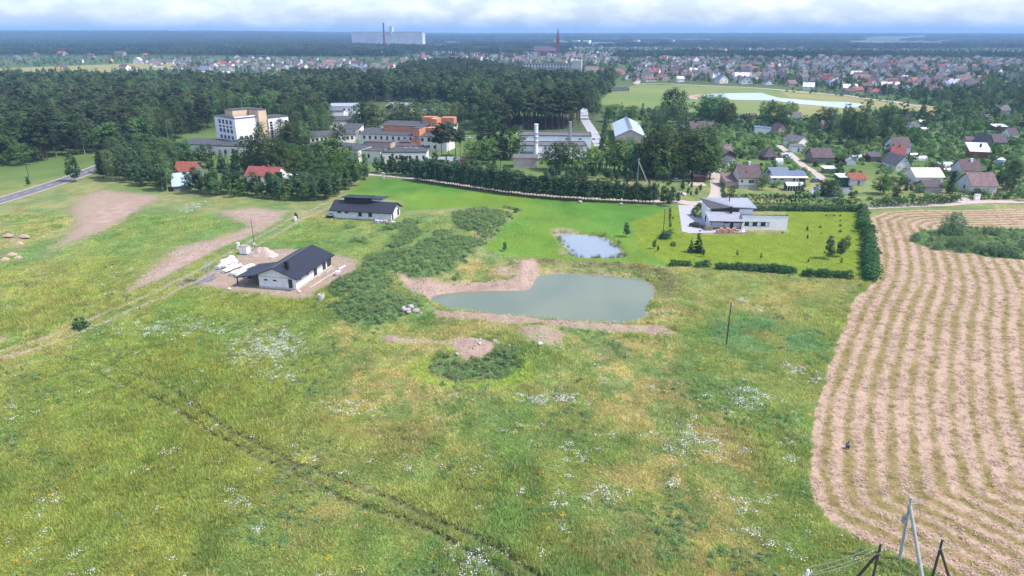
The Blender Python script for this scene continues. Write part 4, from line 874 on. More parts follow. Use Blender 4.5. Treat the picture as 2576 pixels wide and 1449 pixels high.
house('tarp_canopy', 'white canopy beside the parked grey car', R4(2315, 892), R4(2450, 892), 3, 2.0, 'shf', .4, 'grey_wood', 'roof_white_metal', (), cat='canopy')
# ---------------------------------------------------------------- red-roofed cottage and barns on the left
house('cottage', 'small white cottage with bright red roof among pines', RH(1050, 1075), RH(1240, 1080), 8, 2.8, 'gx', 2.8, 'white_paint', 'roof_red', [('r', 3.2, 1.0, 1.0, 1.1)], [(6.5, 3.8, .8)], dy=0) if False else None
A_ = G(*RH(1230, 1090)); o = house('cottage', 'small white cottage with bright red roof among pines', None, None, 8.5, 2.8, 'gx', 2.9, 'white_paint', 'roof_red', [('r', 3.4, 3.2, .9, .9)], [(8.0, 4.2, .9, .3)], world=(A_+Vector((-13, 2.4, 0)), A_))
house('barn', 'old barn with rusty red roof behind the trees', None, None, 9, 3.0, 'gx', 3.4, 'grey_wood', 'roof_rust', (), cat='barn', world=(G(*RL(1760, 520)), G(*RL(1960, 520))))
house('barn', 'low shed with pale blue roof beside the birch', None, None, 8, 2.0, 'shf', 3.0, 'grey_wood', 'roof_pale_blue', (), cat='barn', world=(G(*RL(1750, 640)), G(*RL(1930, 625))))
ccv = empty('caravan', G(*RH(1430, 1050)), 0, 'small white trailer parked by the red-roofed cottage', 'trailer')
MB().box(-2.4, 2.4, -1.1, 1.1, .5, 2.6).build('body', 'white_paint', ccv)
for x in (-.8, .8): MB().tube([(x, -1.12, .35), (x, -.9, .35)], .35, .35, 12).build('wheel', 'tyre', ccv)
window(ccv, 9, 9, (-.6, -1.1, 1.4), 0, 0, 1.2, .7)
# ================================================================== vegetation
def leaf_quads(cen, rad, n, size, flat=1.0, up=.3, seed=0, aspect=.6, outward=True, droop=0):
    "n leaf faces around each clump centre; returns verts, quads and a tint per face"
    g = np.random.default_rng(seed); K = len(cen); tot = K*n
    d = g.normal(size=(tot, 3)); d /= np.linalg.norm(d, axis=1)[:, None]
    rr = np.repeat(rad, n)*(g.random(tot)**.45)
    off = d*rr[:, None]; off[:, 2] *= flat
    c = np.repeat(cen, n, 0)+off; c[:, 2] -= droop*np.linalg.norm(off[:, :2], axis=1)
    nrm = d*.6+g.normal(size=(tot, 3))*.32+np.array([0, 0, up])
    if outward and K > 12:
        ax = np.array([0, 0, np.percentile(cen[:, 2], 35)]); rv = c-ax; nrm = nrm+.8*rv/(np.linalg.norm(rv, axis=1)[:, None]+1e-6)
    nrm /= np.linalg.norm(nrm, axis=1)[:, None]
    a = np.cross(nrm, g.normal(size=(tot, 3))); a /= np.linalg.norm(a, axis=1)[:, None]; b = np.cross(nrm, a)
    s = size*(.55+.9*g.random(tot))[:, None]
    v = np.stack([c-a*s*.5, c+b*s*.5*aspect, c+a*s*.5, c-b*s*.5*aspect], 1).reshape(-1, 3)
    f = np.arange(tot*4).reshape(-1, 4)
    tint = np.clip(np.repeat(g.random(K), n)*.8+g.random(tot)*.2, 0, 1)
    return v, f, tint
def leaf_mesh(name, v, f, tint, m):
    me = np_mesh(name, v, f, m)
    at = me.attributes.new('tint', 'FLOAT', 'FACE'); at.data.foreach_set('value', tint.astype(np.float32)); return me
def proto(kind, seed, lod=0):
    g = np.random.default_rng(seed*101+hash(kind) % 97 if False else seed*101+sum(map(ord, kind)))
    mb = MB(); U = lambda a, b: g.uniform(a, b)
    def env_points(K, z0, z1, rfun, shell=.55):
        z = z0+(z1-z0)*g.random(K); t = (z-z0)/(z1-z0); r = rfun(t)*(shell+(1-shell)*g.random(K)**.5); a = g.random(K)*2*np.pi
        lob = 1+.22*np.sin(3*a+seed)+.15*np.sin(5*a+2*seed)
        return np.stack([r*lob*np.cos(a), r*lob*np.sin(a), z], -1), t
    q = 1 if lod == 0 else .3
    S = 1 if lod == 0 else 1.8
    if kind == 'pine_tree':
        H = 20.; c_, t = env_points(int(62*q)+8, .48*H, .97*H, lambda t: .19*H*np.sqrt(np.clip(1-(t*1.02-.25)**2*1.5, .05, 1)), .35)
        v, f, ti = leaf_quads(c_, np.full(len(c_), 1.5), 16, 1.05*S, .45, .5, seed); lm, bm, tr, th = 'pine_needles', 'pine_bark', .24, .93
    elif kind == 'young_pine':
        H = 8.; c_, t = env_points(int(58*q)+8, .2*H, .98*H, lambda t: .215*H*np.clip(1.15-t, .06, 1)**.55*np.clip(t*6+.35, 0, 1), .3)
        v, f, ti = leaf_quads(c_, np.full(len(c_), .75), 15, .55*S, .7, .4, seed); lm, bm, tr, th = 'young_pine_needles', 'pine_bark', .10, .95
    elif kind == 'spruce_tree':
        H = 12.; t = g.random(int(75*q)+10)**1.3; r = .20*H*(1-t)*(.55+.45*g.random(len(t)))+.1; a = g.random(len(t))*2*np.pi
        z = H*(.05+.93*np.floor(t*15+g.random(len(t))*.5)/15); c_ = np.stack([r*np.cos(a), r*np.sin(a), z], -1)
        v, f, ti = leaf_quads(c_, .35+.75*(1-t), 14, .7*S, .35, .4, seed, droop=.35); lm, bm, tr, th = 'spruce_needles', 'bark', .16, .97
    elif kind == 'birch_tree':
        H = 18.; c_, t = env_points(int(95*q)+8, .2*H, .98*H, lambda t: .225*H*np.sin(np.pi*np.clip(.12+t*.84, 0, 1))**.7, .3)
        v, f, ti = leaf_quads(c_, np.full(len(c_), 1.35), 16, .72*S, 1.1, .1, seed, droop=.3); lm, bm, tr, th = 'birch_leaves', 'birch_bark', .17, .9
    elif kind == 'leafy_tree' or kind == 'maple_tree':
        H = 12.; c_, t = env_points(int(85*q)+8, .2*H, .97*H, lambda t: .36*H*np.sin(np.pi*np.clip(.2+t*.72, 0, 1))**.6, .4)
        v, f, ti = leaf_quads(c_, np.full(len(c_), 1.15), 16, .62*S, .8, .35, seed); lm, bm, tr, th = ('broad_leaves' if kind == 'leafy_tree' else 'maple_leaves'), 'bark', .24, .7
    elif kind == 'fruit_tree':
        H = 4.5; c_, t = env_points(int(48*q)+6, .28*H, .95*H, lambda t: .46*H*np.sin(np.pi*np.clip(.2+t*.72, 0, 1))**.6, .35)
        v, f, ti = leaf_quads(c_, np.full(len(c_), .62), 13, .42*S, .8, .3, seed); lm, bm, tr, th = 'orchard_leaves', 'bark', .1, .6
    elif kind in ('garden_bush', 'purple_bush'):
        H = 2.2; c_, t = env_points(int(40*q)+6, .08*H, .9*H, lambda t: .58*H*np.sqrt(np.clip(1-t*t*.9, .05, 1)), .35)
        v, f, ti = leaf_quads(c_, np.full(len(c_), .42), 13, .30*S, .8, .3, seed); lm, bm, tr, th = ('hedge_leaves' if kind == 'garden_bush' else 'purple_leaves'), 'bark', .06, .5
    elif kind == 'willow_shrub':
        H = 6.; c_, t = env_points(int(190*q)+6, .04*H, .95*H, lambda t: .52*H*np.sqrt(np.clip(1-(t*1.3-.35)**2, .04, 1)), .4)
        v, f, ti = leaf_quads(c_, np.full(len(c_), .6), 20, .42*S, 1.2, .1, seed, aspect=.3); lm, bm, tr, th = 'willow_leaves', 'bark', .12, .5
    elif kind == 'thuja':
        H = 6.; c_, t = env_points(int(90*q)+6, .03*H, .97*H, lambda t: .16*H*np.clip(1.12-t, .05, 1)**.6*np.clip(t*5+.6, 0, 1), .5)
        v, f, ti = leaf_quads(c_, np.full(len(c_), .35), 14, .3*S, 1.3, .1, seed); lm, bm, tr, th = 'spruce_needles', 'bark', .08, .9
    # trunk with a slight bend and limbs
    bx, by = U(-.03, .03)*H, U(-.03, .03)*H; n = 6
    P = [Vector((bx*(i/n)**2, by*(i/n)**2, H*th*i/n-(.4 if i == 0 else 0))) for i in range(n+1)]
    mb.tube(P, tr, tr*.25, 6 if lod == 0 else 4, cap=False)
    if lod == 0:
        for k in range(7):
            q_ = c_[g.integers(len(c_))]; zb = max(.12*H, min(q_[2]-.08*H, th*H*.92)); u = zb/(H*th)
            p0 = Vector((bx*u*u, by*u*u, zb)); p1 = Vector(q_); mb.tube([p0, p0.lerp(p1, .5)+Vector((0, 0, .02*H)), p1], tr*.4, tr*.1, 4, cap=False)
    return H, mb.mesh('trunk', bm), leaf_mesh('crown', v, f, ti, lm)
KINDS = ['pine_tree', 'young_pine', 'spruce_tree', 'birch_tree', 'leafy_tree', 'maple_tree', 'fruit_tree', 'garden_bush', 'purple_bush', 'willow_shrub', 'thuja']
PRO = {k: [proto(k, s) for s in range(1, (5 if k in ('pine_tree', 'birch_tree', 'leafy_tree', 'fruit_tree', 'young_pine', 'garden_bush') else 3))] for k in KINDS}
REQ = []      # kind, x, y, height, label, group, must be its own object
CATS = {'pine_tree': 'tree', 'young_pine': 'tree', 'spruce_tree': 'tree', 'birch_tree': 'tree', 'leafy_tree': 'tree', 'maple_tree': 'tree', 'fruit_tree': 'tree', 'garden_bush': 'bush', 'purple_bush': 'bush', 'willow_shrub': 'shrub', 'thuja': 'tree'}
def vpm(p): # vertical photo pixels for one metre of height at ground point p
    return pxm(p)*math.cos(math.atan2(CAMH, p[1]))
def tree(kind, base, ytop=None, h=None, label=None, group=None):
    p = GZ(*base) if base[1] > 520 else G(*base)
    if h is None: h = (base[1]-ytop)/vpm(p)
    REQ.append((kind, p.x, p.y, h, label, group, True))
FOOT = []
for o in list(col.objects):
    if o.type == 'EMPTY' and o.get('W') is not None:
        wl = next(c for c in o.children if c.name.startswith('wall')); FOOT.append((o.location.x, o.location.y, o.rotation_euler.z, o['W'], max(v.co.y for v in wl.data.vertices)))
    if o.type == 'EMPTY' and 'W' in o: del o['W']
FOOT.append((T.location.x, T.location.y, T.rotation_euler.z, 29, 20))
RLINES = [(PG([R4(470,1240), R4(640,1272), R4(800,1262), R4(930,1210), R4(975,1120), R4(965,1020), R4(945,940), R4(950,780)]), 4.0), (PG([R4(1740,540), R4(1820,600), R4(1900,660), R4(1980,730), R4(2060,800), R4(2150,850), R4(2260,930), R4(2290,1000)]), 4.5),
          (PG([RC(1400,440), RC(1360,360), RC(1310,270), RC(1240,140), RC(1245,60)]), 4.5), (ra, 6.5)]
def free(x, y, margin=1.5, front=0):
    ok = np.ones(x.shape, bool)
    for fx, fy, a, W_, D_ in FOOT:
        c_, s_ = math.cos(-a), math.sin(-a); lx = (x-fx)*c_-(y-fy)*s_; ly = (x-fx)*s_+(y-fy)*c_
        ok &= ~((lx > -margin) & (lx < W_+margin) & (ly > -margin-front) & (ly < D_+margin))
    for L, d in RLINES: ok &= pdist(L, x, y) > d
    return ok
def scatter_in(poly, spacing, mix, label, group, seed, margin=2.0, front=0, prob=1.0, excl=(), jit=.42):
    "mix: list of (kind, weight, hmin, hmax)"
    P = PG(poly) if not isinstance(poly[0], Vector) else poly
    g = np.random.default_rng(seed); x0, x1 = min(p[0] for p in P), max(p[0] for p in P); y0, y1 = min(p[1] for p in P), max(p[1] for p in P)
    X, Y = np.meshgrid(np.arange(x0, x1, spacing), np.arange(y0, y1, spacing)); X = X.ravel(); Y = Y.ravel()
    X = X+g.uniform(-jit, jit, X.shape)*spacing; Y = Y+g.uniform(-jit, jit, X.shape)*spacing
    k = (sdf(P, X, Y) > 0) & (g.random(X.shape) < prob); X, Y = X[k], Y[k]
    k = free(X, Y, margin, front); X, Y = X[k], Y[k]
    for E_ in excl: k = sdf(E_, X, Y) < 0; X, Y = X[k], Y[k]
    wts = np.array([m[1] for m in mix], float); ch = g.choice(len(mix), len(X), p=wts/wts.sum()); hh = g.random(len(X))
    for x, y, i, u in zip(X, Y, ch, hh):
        m = mix[i]; REQ.append((m[0], x, y, m[2]+(m[3]-m[2])*u, (label.get(m[0], label.get('*')) if isinstance(label, dict) else label).replace('in the wood around the hospital', where(x, y)), group, False))
LB = {'pine_tree': 'tall dark pine in the wood around the hospital', 'birch_tree': 'slender birch in the wood around the hospital', 'leafy_tree': 'round leafy tree in the wood around the hospital', 'spruce_tree': 'dark spruce in the wood around the hospital', 'young_pine': 'bushy young pine in the wood around the hospital'}
GW = 'trees of the wood around the hospital'
def where(x, y):
    if y < 430 and x < -170: return 'in the wood beside the asphalt road'
    if y > 760: return 'at the far edge of the wood'
    if x < -280: return 'deep in the wood beyond the road'
    if x < -130: return 'behind the tall white hospital block'
    if x < -40: return 'behind the hospital wings'
    return 'in the wood beside the grove'
F1 = [(-260,450),(0,425),(110,408),(230,390),(380,366),(520,332),(540,300),(300,288),(0,298),(-260,298)]
scatter_in(F1, 6.2, [('pine_tree', .62, 13, 22), ('birch_tree', .17, 13, 20), ('leafy_tree', .21, 8, 16)], LB, GW, 1)
scatter_in([(-260,298),(0,298),(300,288),(540,298),(560,318),(700,315),(830,258),(830,231),(600,228),(450,226),(200,222),(0,219),(-260,219)], 7.4, [('birch_tree', .34, 12, 21), ('pine_tree', .32, 13, 21), ('leafy_tree', .34, 10, 18)], LB, GW, 2)
scatter_in([(705,340),(760,345),(815,325),(818,270),(960,256),(1150,262),(1190,300),(1290,305),(1300,262),(1470,262),(1500,225),(1320,214),(1150,204),(1000,209),(900,221),(830,231),(830,258),(705,318)], 7.2, [('birch_tree', .34, 14, 20), ('pine_tree', .32, 15, 21), ('leafy_tree', .34, 11, 17)], LB, GW, 3)
scatter_in([(1000,202),(1015,182),(1130,166),(1230,178),(1330,206),(1150,194)], 7.0, [('pine_tree', .7, 14, 18), ('leafy_tree', .3, 10, 15)], LB, GW, 4)
scatter_in([(715,214),(740,208),(906,208),(910,221),(830,231),(720,228)], 6, [('pine_tree', 1, 15, 19)], LB, GW, 5)
scatter_in([(1312,327),(1375,330),(1462,322),(1468,296),(1300,292)], 5.0, [('pine_tree', 1, 19, 24)], 'tall red-trunked pine in the grove above the boiler house', 'pines of the grove above the boiler house', 6)
scatter_in([(712,395),(765,405),(790,370),(835,345),(835,325),(705,335)], 6.5, [('birch_tree', .5, 12, 17), ('leafy_tree', .3, 9, 13), ('pine_tree', .2, 12, 16)], LB, GW, 17)
scatter_in([(1185,345),(1300,330),(1300,300),(1190,292)], 6.5, [('pine_tree', .5, 14, 20), ('leafy_tree', .3, 9, 13), ('spruce_tree', .2, 10, 14)], LB, GW, 7)
scatter_in([(245,452),(335,468),(440,480),(452,440),(470,405),(420,385),(300,392),(252,420)], 4.4, [('young_pine', .62, 7, 11), ('birch_tree', .2, 9, 13), ('leafy_tree', .18, 6, 10)], {'*': 'bushy tree in the clump by the asphalt road'}, 'trees of the clump by the asphalt road', 8)
scatter_in([(455,474),(475,488),(620,500),(760,511),(830,503),(880,476),(925,448),(900,440),(850,470),(800,480),(700,486),(560,478)], 3.6, [('young_pine', .85, 6, 9.5), ('leafy_tree', .15, 5, 7)], {'*': 'dark pine in the belt before the red-roofed cottage'}, 'trees of the belt before the red-roofed cottage', 9)
scatter_in([(460,430),(560,440),(640,440),(660,455),(780,445),(840,440),(830,400),(760,392),(640,402),(560,412),(470,405)], 5.6, [('leafy_tree', .5, 6, 11), ('young_pine', .3, 6, 10), ('spruce_tree', .2, 7, 11)], {'*': 'tree between the red-roofed cottage and the hospital'}, 'trees between the cottage and the hospital', 10, prob=.75)
scatter_in([(940,442),(1000,444),(1160,460),(1284,478),(1290,455),(1150,432),(1000,425),(950,432)], 3.4, [('young_pine', .9, 4.5, 8), ('spruce_tree', .1, 5, 8)], {'*': 'young conifer behind the lane and its pine row'}, 'young conifers behind the lane', 11)
# the row of young pines with bare stems along the lane
rowp = smooth_line(PG([(1045,453),(1159,470),(1284,488),(1384,498.5),(1484,505.5),(1584,510),(1650,513)]), 12); acc = 0; last = rowp[0]; k = 0
for p in rowp[1:]:
    seg = (p-last).length; d = (p-last).normalized(); pos = 0
    while acc+seg-pos >= 1.25:
        pos += 1.25-acc; acc = 0; q = last+d*pos; k += 1
        u = min(1, (q.x+25)/75); REQ.append(('young_pine', q.x+random.uniform(-.15, .15), q.y+random.uniform(-.2, .2), random.uniform(7.4, 9.2)-1.8*max(0, min(1, (q.x-22)/18)), 'bare-stemmed young pine in the long row along the gravel lane', 'row of young pines along the gravel lane', True))
    acc += seg-pos; last = p
for i in range(26):
    t = i/25; p = rowp[int(t*(len(rowp)-1))]; REQ.append(('young_pine', p.x+random.uniform(-.5, .5), p.y+6.4+random.uniform(-1, 1.5), random.uniform(5.5, 7.5)*(1 if t < .72 else .55), 'young conifer behind the lane and its pine row', 'young conifers behind the lane', False))
for x, y, yt in ((1668,514,468),(1690,512,470),(1705,510,482),(1682,519,480)): tree('young_pine', (x, y), yt, label='round dense pine ending the row beside the paved driveway', group='dense pines ending the lane row')
# single trees read from the photograph
for q in ((671,440,313),(640,436,345),(700,438,350)): tree('leafy_tree' if q[0] != 671 else 'birch_tree', q[:2], q[2], label='tall tree standing behind the red-roofed cottage', group='tall trees behind the red-roofed cottage')
tree('birch_tree', (858,425), 313, label='tall brownish linden in front of the hospital wings'); tree('maple_tree', (867,468), 381, label='bright green maple at the corner of the pine belt')
tree('leafy_tree', (835,430), 345, label='dense tree left of the tall brownish linden'); tree('leafy_tree', (905,440), 385, label='dark tree right of the bright green maple')
tree('young_pine', (190,457), 388, label='lone broad pine standing right at the asphalt road')
tree('birch_tree', (422,480), 388, label='white-stemmed birch beside the pale blue shed'); tree('birch_tree', (410,478), 395, label='second birch leaning beside the pale blue shed')
for x, y, yt in ((905,333,266),(925,335,262),(948,334,268),(985,326,266),(1005,330,262),(1035,330,254),(1050,328,262),(1095,318,255),(1075,312,258),(1125,312,262),(1150,318,262),(1165,325,272)): tree('birch_tree', (x, y), yt, label='broad birch growing between the hospital wings', group='birches between the hospital wings')
for x, y, yt in ((1098,397,322),(1112,399,312),(1128,398,308),(1146,396,312),(1158,392,318)): tree('pine_tree', (x, y), yt, label='open-crowned pine in front of the hospital yard wall', group='pines before the hospital yard wall')
for x, y, yt in ((1191,415,354),(1228,412,348)): tree('leafy_tree', (x, y), yt, label='round-crowned tree with clear trunk on the hospital lawn', group='round trees on the hospital lawn')
for x, y, yt in ((1215,398,277),(1238,402,285),(1260,400,292)): tree('spruce_tree', (x, y), yt, label='tall spruce on the hospital lawn left of the boiler house', group='spruces left of the boiler house')
tree('leafy_tree', (1284,400), 317, label='tall leafy tree touching the boiler house corner')
for x, y, yt in ((1388,428,362),(1415,430,358),(1440,425,360),(1545,430,352),(1570,435,350),(1592,440,370),(1525,428,372)): tree('leafy_tree', (x, y), yt, label='dark leafy tree in the clump before the boiler house', group='leafy clump before the boiler house')
tree('maple_tree', (1485,430), 372, label='yellow-green tree in the clump before the boiler house')
for x, y, yt in ((1625,440,330),(1650,446,318),(1682,450,335),(1700,447,330),(1728,445,326),(1752,450,318),(1778,448,322),(1790,440,330),(1715,440,318),(1665,430,330),(1640,420,338)): tree('birch_tree', (x, y), yt, label='very tall birch in the stand beside the gravel road', group='tall birches beside the gravel road')
for x, y, yt in ((1612,438,362),(1640,448,350),(1668,450,365),(1692,446,358),(1740,450,352),(1765,448,360),(1785,452,372),(1705,452,380)): tree('leafy_tree', (x, y), yt, label='leafy tree filling the foot of the tall birch stand', group='leafy trees among the tall birches')
tree('spruce_tree', (1630,445), 352, label='dark spruce at the left end of the tall birch stand')
for i in range(9): tree('young_pine', (1514+i*1.6, 385-i*11.5), 385-i*11.5-40+i*2.3, label='bluish pine in the line between drive and blue-roofed hall', group='pines between the drive and the hall')
for x, y, yt in ((1493,300,224),(1500,292,230),(1475,285,232)): tree('birch_tree', (x, y), yt, label='birch standing at the far end of the concrete drive', group='birches at the end of the drive')
for x, y, yt, kk in ((1530,306,268,'leafy_tree'),(1545,308,262,'leafy_tree'),(1563,302,256,'spruce_tree'),(1590,304,266,'leafy_tree'),(1615,302,258,'spruce_tree'),(1580,306,270,'leafy_tree'),(1635,312,272,'leafy_tree')): tree(kk, (x, y), yt, label='tree in the belt behind the blue-roofed hall', group='tree belt behind the blue-roofed hall')
for x, y, yt in ((1675,318,230),(1690,322,226),(1710,320,232),(1650,330,268),(1668,335,262),(1700,338,258)): tree('birch_tree', (x, y), yt, label='tall birch at the near end of the far green field', group='birches at the far green field')
for x, y, yt in ((1775,312,240),(1795,312,238),(1810,312,246),(1830,318,262),(1822,322,258)): tree('leafy_tree', (x, y), yt, label='leafy tree at the garden edge below the lake', group='trees at the garden edge below the lake')
def R5t(kind, x, y, yt, label, group=None): tree(kind, R5(x, y), R5(x, yt)[1], label=label, group=group)
def R4t(kind, x, y, yt, label, group=None): tree(kind, R4(x, y), R4(x, yt)[1], label=label, group=group)
gp = 'tall dark trees among the gardens'; lp = 'tall dark tree rising among the garden plots'
for q in ((330,520,80),(430,530,120),(270,510,180),(560,510,150),(640,505,190),(500,525,140)): R5t('birch_tree', *q, lp, gp)
for q in ((840,310,30),(900,300,60),(790,470,230),(1000,440,190),(60,330,60),(120,345,90)): R5t('leafy_tree', *q, lp, gp)
R5t('maple_tree', 1180, 560, 320, 'dense dark green round tree behind the two-storey house')
for q in ((1300,185,-60),(1690,115,-70),(1560,110,-40),(1270,200,0)): R5t('spruce_tree', *q, 'black-green spruce at the top of the gardens', 'spruces at the top of the gardens')
R5t('young_pine', 2400, 1100, 690, 'large dark pine beside the weathered pinkish roof'); R5t('spruce_tree', 2120, 945, 720, 'dark spruce between the two brown-roofed cottages')
R5t('thuja', 1645, 1145, 860, 'tall columnar thuja beside the gleaming white roof'); R5t('thuja', 1120, 720, 630, 'short columnar thuja by the red-roofed house')
for q in ((250,765,690),(300,775,700),(575,735,650),(200,760,690)): R5t('purple_bush', *q, 'purple-leaved bush near the playhouse', 'purple bushes near the playhouse')
R5t('purple_bush', 2540, 345, 240, 'large purple-leaved tree at the right edge of the gardens')
for q in ((110,1140,890),(60,1140,930)): R5t('leafy_tree', *q, 'brownish tree standing beside the garden pond', 'trees beside the garden pond')
for q in ((760,1160,920),(800,1150,940)): R5t('leafy_tree', *q, 'small tree at the hedge below the gleaming white roof', 'small trees below the white roof')
for q in ((1060,275,40),(980,270,60),(1340,395,215),(830,245,0),(780,240,10),(1690,345,10),(1720,350,40),(1570,185,-10),(1640,180,-30),(1870,160,-10),(1930,150,10),(2420,450,90),(2340,440,150),(2160,440,180)): R4t('leafy_tree' if q[0] % 20 else 'birch_tree', *q, lp, gp)
for q in ((1530,1100,905),(1150,1160,1040),(2360,1160,900)): R4t('leafy_tree', *q, 'small round tree in the farmhouse garden', 'small trees of the farmhouse garden')
# conifers on the modern house's lawn
lawn = [(1893,800,575,'young_pine'),(2010,780,590,'young_pine'),(2062,740,565,'birch_tree'),(510,740,585,'spruce_tree'),(580,735,500,'spruce_tree'),(635,778,700,'young_pine'),(140,697,610,'young_pine'),(180,727,672,'young_pine'),(335,670,622,'garden_bush'),(1680,525,470,'young_pine'),(1683,604,555,'young_pine'),(1812,488,465,'garden_bush'),(2013,532,505,'garden_bush'),(2015,472,450,'garden_bush'),(2015,420,405,'garden_bush'),(2015,372,355,'garden_bush'),(1693,840,800,'young_pine'),(2022,852,785,'birch_tree'),(975,778,712,'birch_tree'),(1215,805,742,'birch_tree'),(1475,360,345,'garden_bush'),(1825,548,535,'garden_bush'),(1432,545,528,'garden_bush')]
for i, (x, y, yt, kk) in enumerate(lawn):
    b = RM(x, y); lab = {'young_pine': 'young pine on the bright lawn of the modern house', 'spruce_tree': 'dark young spruce on the lawn below the black car', 'garden_bush': 'tiny shrub planted on the bright lawn', 'birch_tree': 'thin sapling on the bright lawn'}[kk]
    tree(kk, b, RM(x, yt)[1], label=lab, group=lab.split(' on ')[0]+'s of the lawn')
for x, y, yt in ((300,345,285),(298,410,340),(330,405,370),(300,440,400),(302,490,425)): tree('young_pine', RM(x, y), RM(x, yt)[1], label='dwarf conifer in the line beside the paved driveway', group='dwarf conifers beside the driveway')
for x, y, yt in ((555,362,280),(600,290,235),(590,275,240)): tree('garden_bush', RM(x, y), RM(x, yt)[1], label='clipped dark bush on the driveway corner', group='clipped bushes at the driveway corner')
for x, y, yt in ((245,600,515),(225,590,540),(270,585,520),(300,560,500)): tree('garden_bush', RM(x, y), RM(x, yt)[1], label='shrub in the flower bed round the lawn pole', group='shrubs round the lawn pole')
for i in range(25): u = i/24; tree('garden_bush', RM(2235+55*u+random.uniform(-8, 8)+40*(u > .3)-10*(u > .9), 330+690*u), h=random.uniform(2.9, 3.6), label='dense tall shrub in the hedge row beside the stubble field', group='hedge row beside the stubble field')
for x0, x1, y0, y1, n in ((310,510,872,872,5),(565,680,885,885,4),(765,870,905,905,4),(880,1070,905,912,7),(1095,1230,920,925,5),(1240,1380,925,930,6),(1390,1560,935,945,6),(1635,1850,975,980,8),(1850,2110,980,995,9)):
    for i in range(n): u = (i+.5)/n; tree('garden_bush', RM(x0+(x1-x0)*u, y0+(y1-y0)*u), h=random.uniform(1.5, 2.3), label='low dark shrub in the broken hedge below the lawn', group='broken hedge below the lawn')
for i in range(44): u = i/43; tree('garden_bush', RM(670+1540*u, 322-12*(1-u)), h=random.uniform(1.7, 2.4), label='light green shrub in the long hedge behind the modern house', group='long hedge behind the modern house')
for i in range(55): tree('young_pine', RC(1400+random.random()*1000, 800+random.random()*150), h=random.uniform(1.2, 2.6), label='small christmas-tree conifer in the plantation behind the lane', group='small conifers behind the lane')
for i in range(75): tree('young_pine', RC(900+random.random()*900, 700+random.random()*100), h=random.uniform(3, 4.6), label='light green young pine in the plantation below the boiler house', group='young pines below the boiler house')
for x, y in ((2370,940),(2290,900),(2240,880),(2320,870),(2410,900)): tree('young_pine', RC(x, y), h=random.uniform(1.8, 3), label='small christmas-tree conifer in the plantation behind the lane', group='small conifers behind the lane')
# shrubs of the island in the stubble
tree('willow_shrub', RI(1490, 522), RI(1490, 305)[1], label='big round grey-green willow standing in the mown field')
for x, y, yt, in ((1155,590,510),(1290,590,535),(1350,665,590),(1500,650,545),(1570,655,560),(1650,640,545),(1560,690,640),(1750,690,600),(1830,710,620),(1900,720,600),(1990,725,610),(2070,735,640),(1800,520,455),(1850,520,450),(1930,530,470),(2080,550,490),(2150,660,570),(2200,560,500)): tree('willow_shrub', RI(x, y), RI(x, yt)[1], label='low round willow shrub in the reedy hollow of the field', group='willow shrubs in the field hollow')
tree('young_pine', R1(1305, 285), R1(1305, 210)[1], label='tiny conifer beside the white utility box'); tree('garden_bush', (203,826), 797, label='lone dark bush in the open meadow'); tree('young_pine', (1270,632), 608, label='small dark pine on the green field edge'); tree('young_pine', (1575,595), 560, label='dwarf pine above the small pond'); tree('young_pine', RC(1960,1420), RC(1960,1380)[1], label='little pine below the lawn pole')
tree('young_pine', RL(290, 582), RL(290, 490)[1], label='small conifer at the foot of the roadside pole'); tree('garden_bush', (1298,535), 522, label='dark bush at the end of the weedy ridge')
# gardens
GARD = [(1805,440),(1800,335),(1640,292),(1760,290),(1990,302),(2110,298),(2210,278),(2300,285),(2420,284),(2800,292),(2800,508),(2440,505),(2400,500),(2190,512),(2010,500),(1830,496)]
OPEN = [PG(q) for q in ([R4(1215,730), R4(1560,735), R4(1900,780), R4(1940,830), R4(1800,830), R4(1560,800), R4(1250,780)], [R4(1020,1010), R4(1080,1090), R4(1560,1100), R4(2170,1020), R4(2160,1190), R4(1040,1190)], [R5(280,800), R5(740,800), R5(780,880), R5(280,890)], [R5(1120,750), R5(1480,750), R5(1480,820), R5(1130,830)],
                         [R5(570,900), R5(740,930), R5(720,1150), R5(560,1080)], [R5(1700,980), R5(1830,990), R5(1800,1180), R5(1700,1120)], [(2155,440),(2210,440),(2230,500),(2155,500)])]+[POND3, FARP]
scatter_in(GARD, 4.1, [('fruit_tree', .50, 2.2, 3.9), ('garden_bush', .40, 1.0, 2.1), ('leafy_tree', .035, 4, 6.5), ('spruce_tree', .015, 3, 5), ('purple_bush', .03, 1.4, 2.4)], {'fruit_tree': 'round fruit tree in the allotment gardens', 'garden_bush': 'leafy bush in the allotment gardens', 'leafy_tree': 'taller leafy tree among the allotment gardens', 'spruce_tree': 'small spruce in the allotment gardens', 'purple_bush': 'purple-leaved bush in the allotment gardens'}, 'trees and bushes of the allotment gardens', 21, margin=1.3, front=3.5, prob=.85, excl=OPEN)
scatter_in([(1890,305),(2100,300),(2210,280),(2300,286),(2700,292),(2700,330),(2300,330),(1900,335)], 9, [('leafy_tree', .6, 7, 12), ('birch_tree', .4, 8, 13)], {'*': 'taller leafy tree among the allotment gardens'}, 'trees and bushes of the allotment gardens', 22, prob=.12, excl=OPEN)
scatter_in([(1640,300),(1790,320),(1800,440),(1720,420),(1640,380),(1600,340)], 7, [('leafy_tree', .6, 5, 10), ('fruit_tree', .4, 3, 5)], {'*': 'leafy tree between the hall and the gardens'}, 'trees between the hall and the gardens', 23, prob=.6)
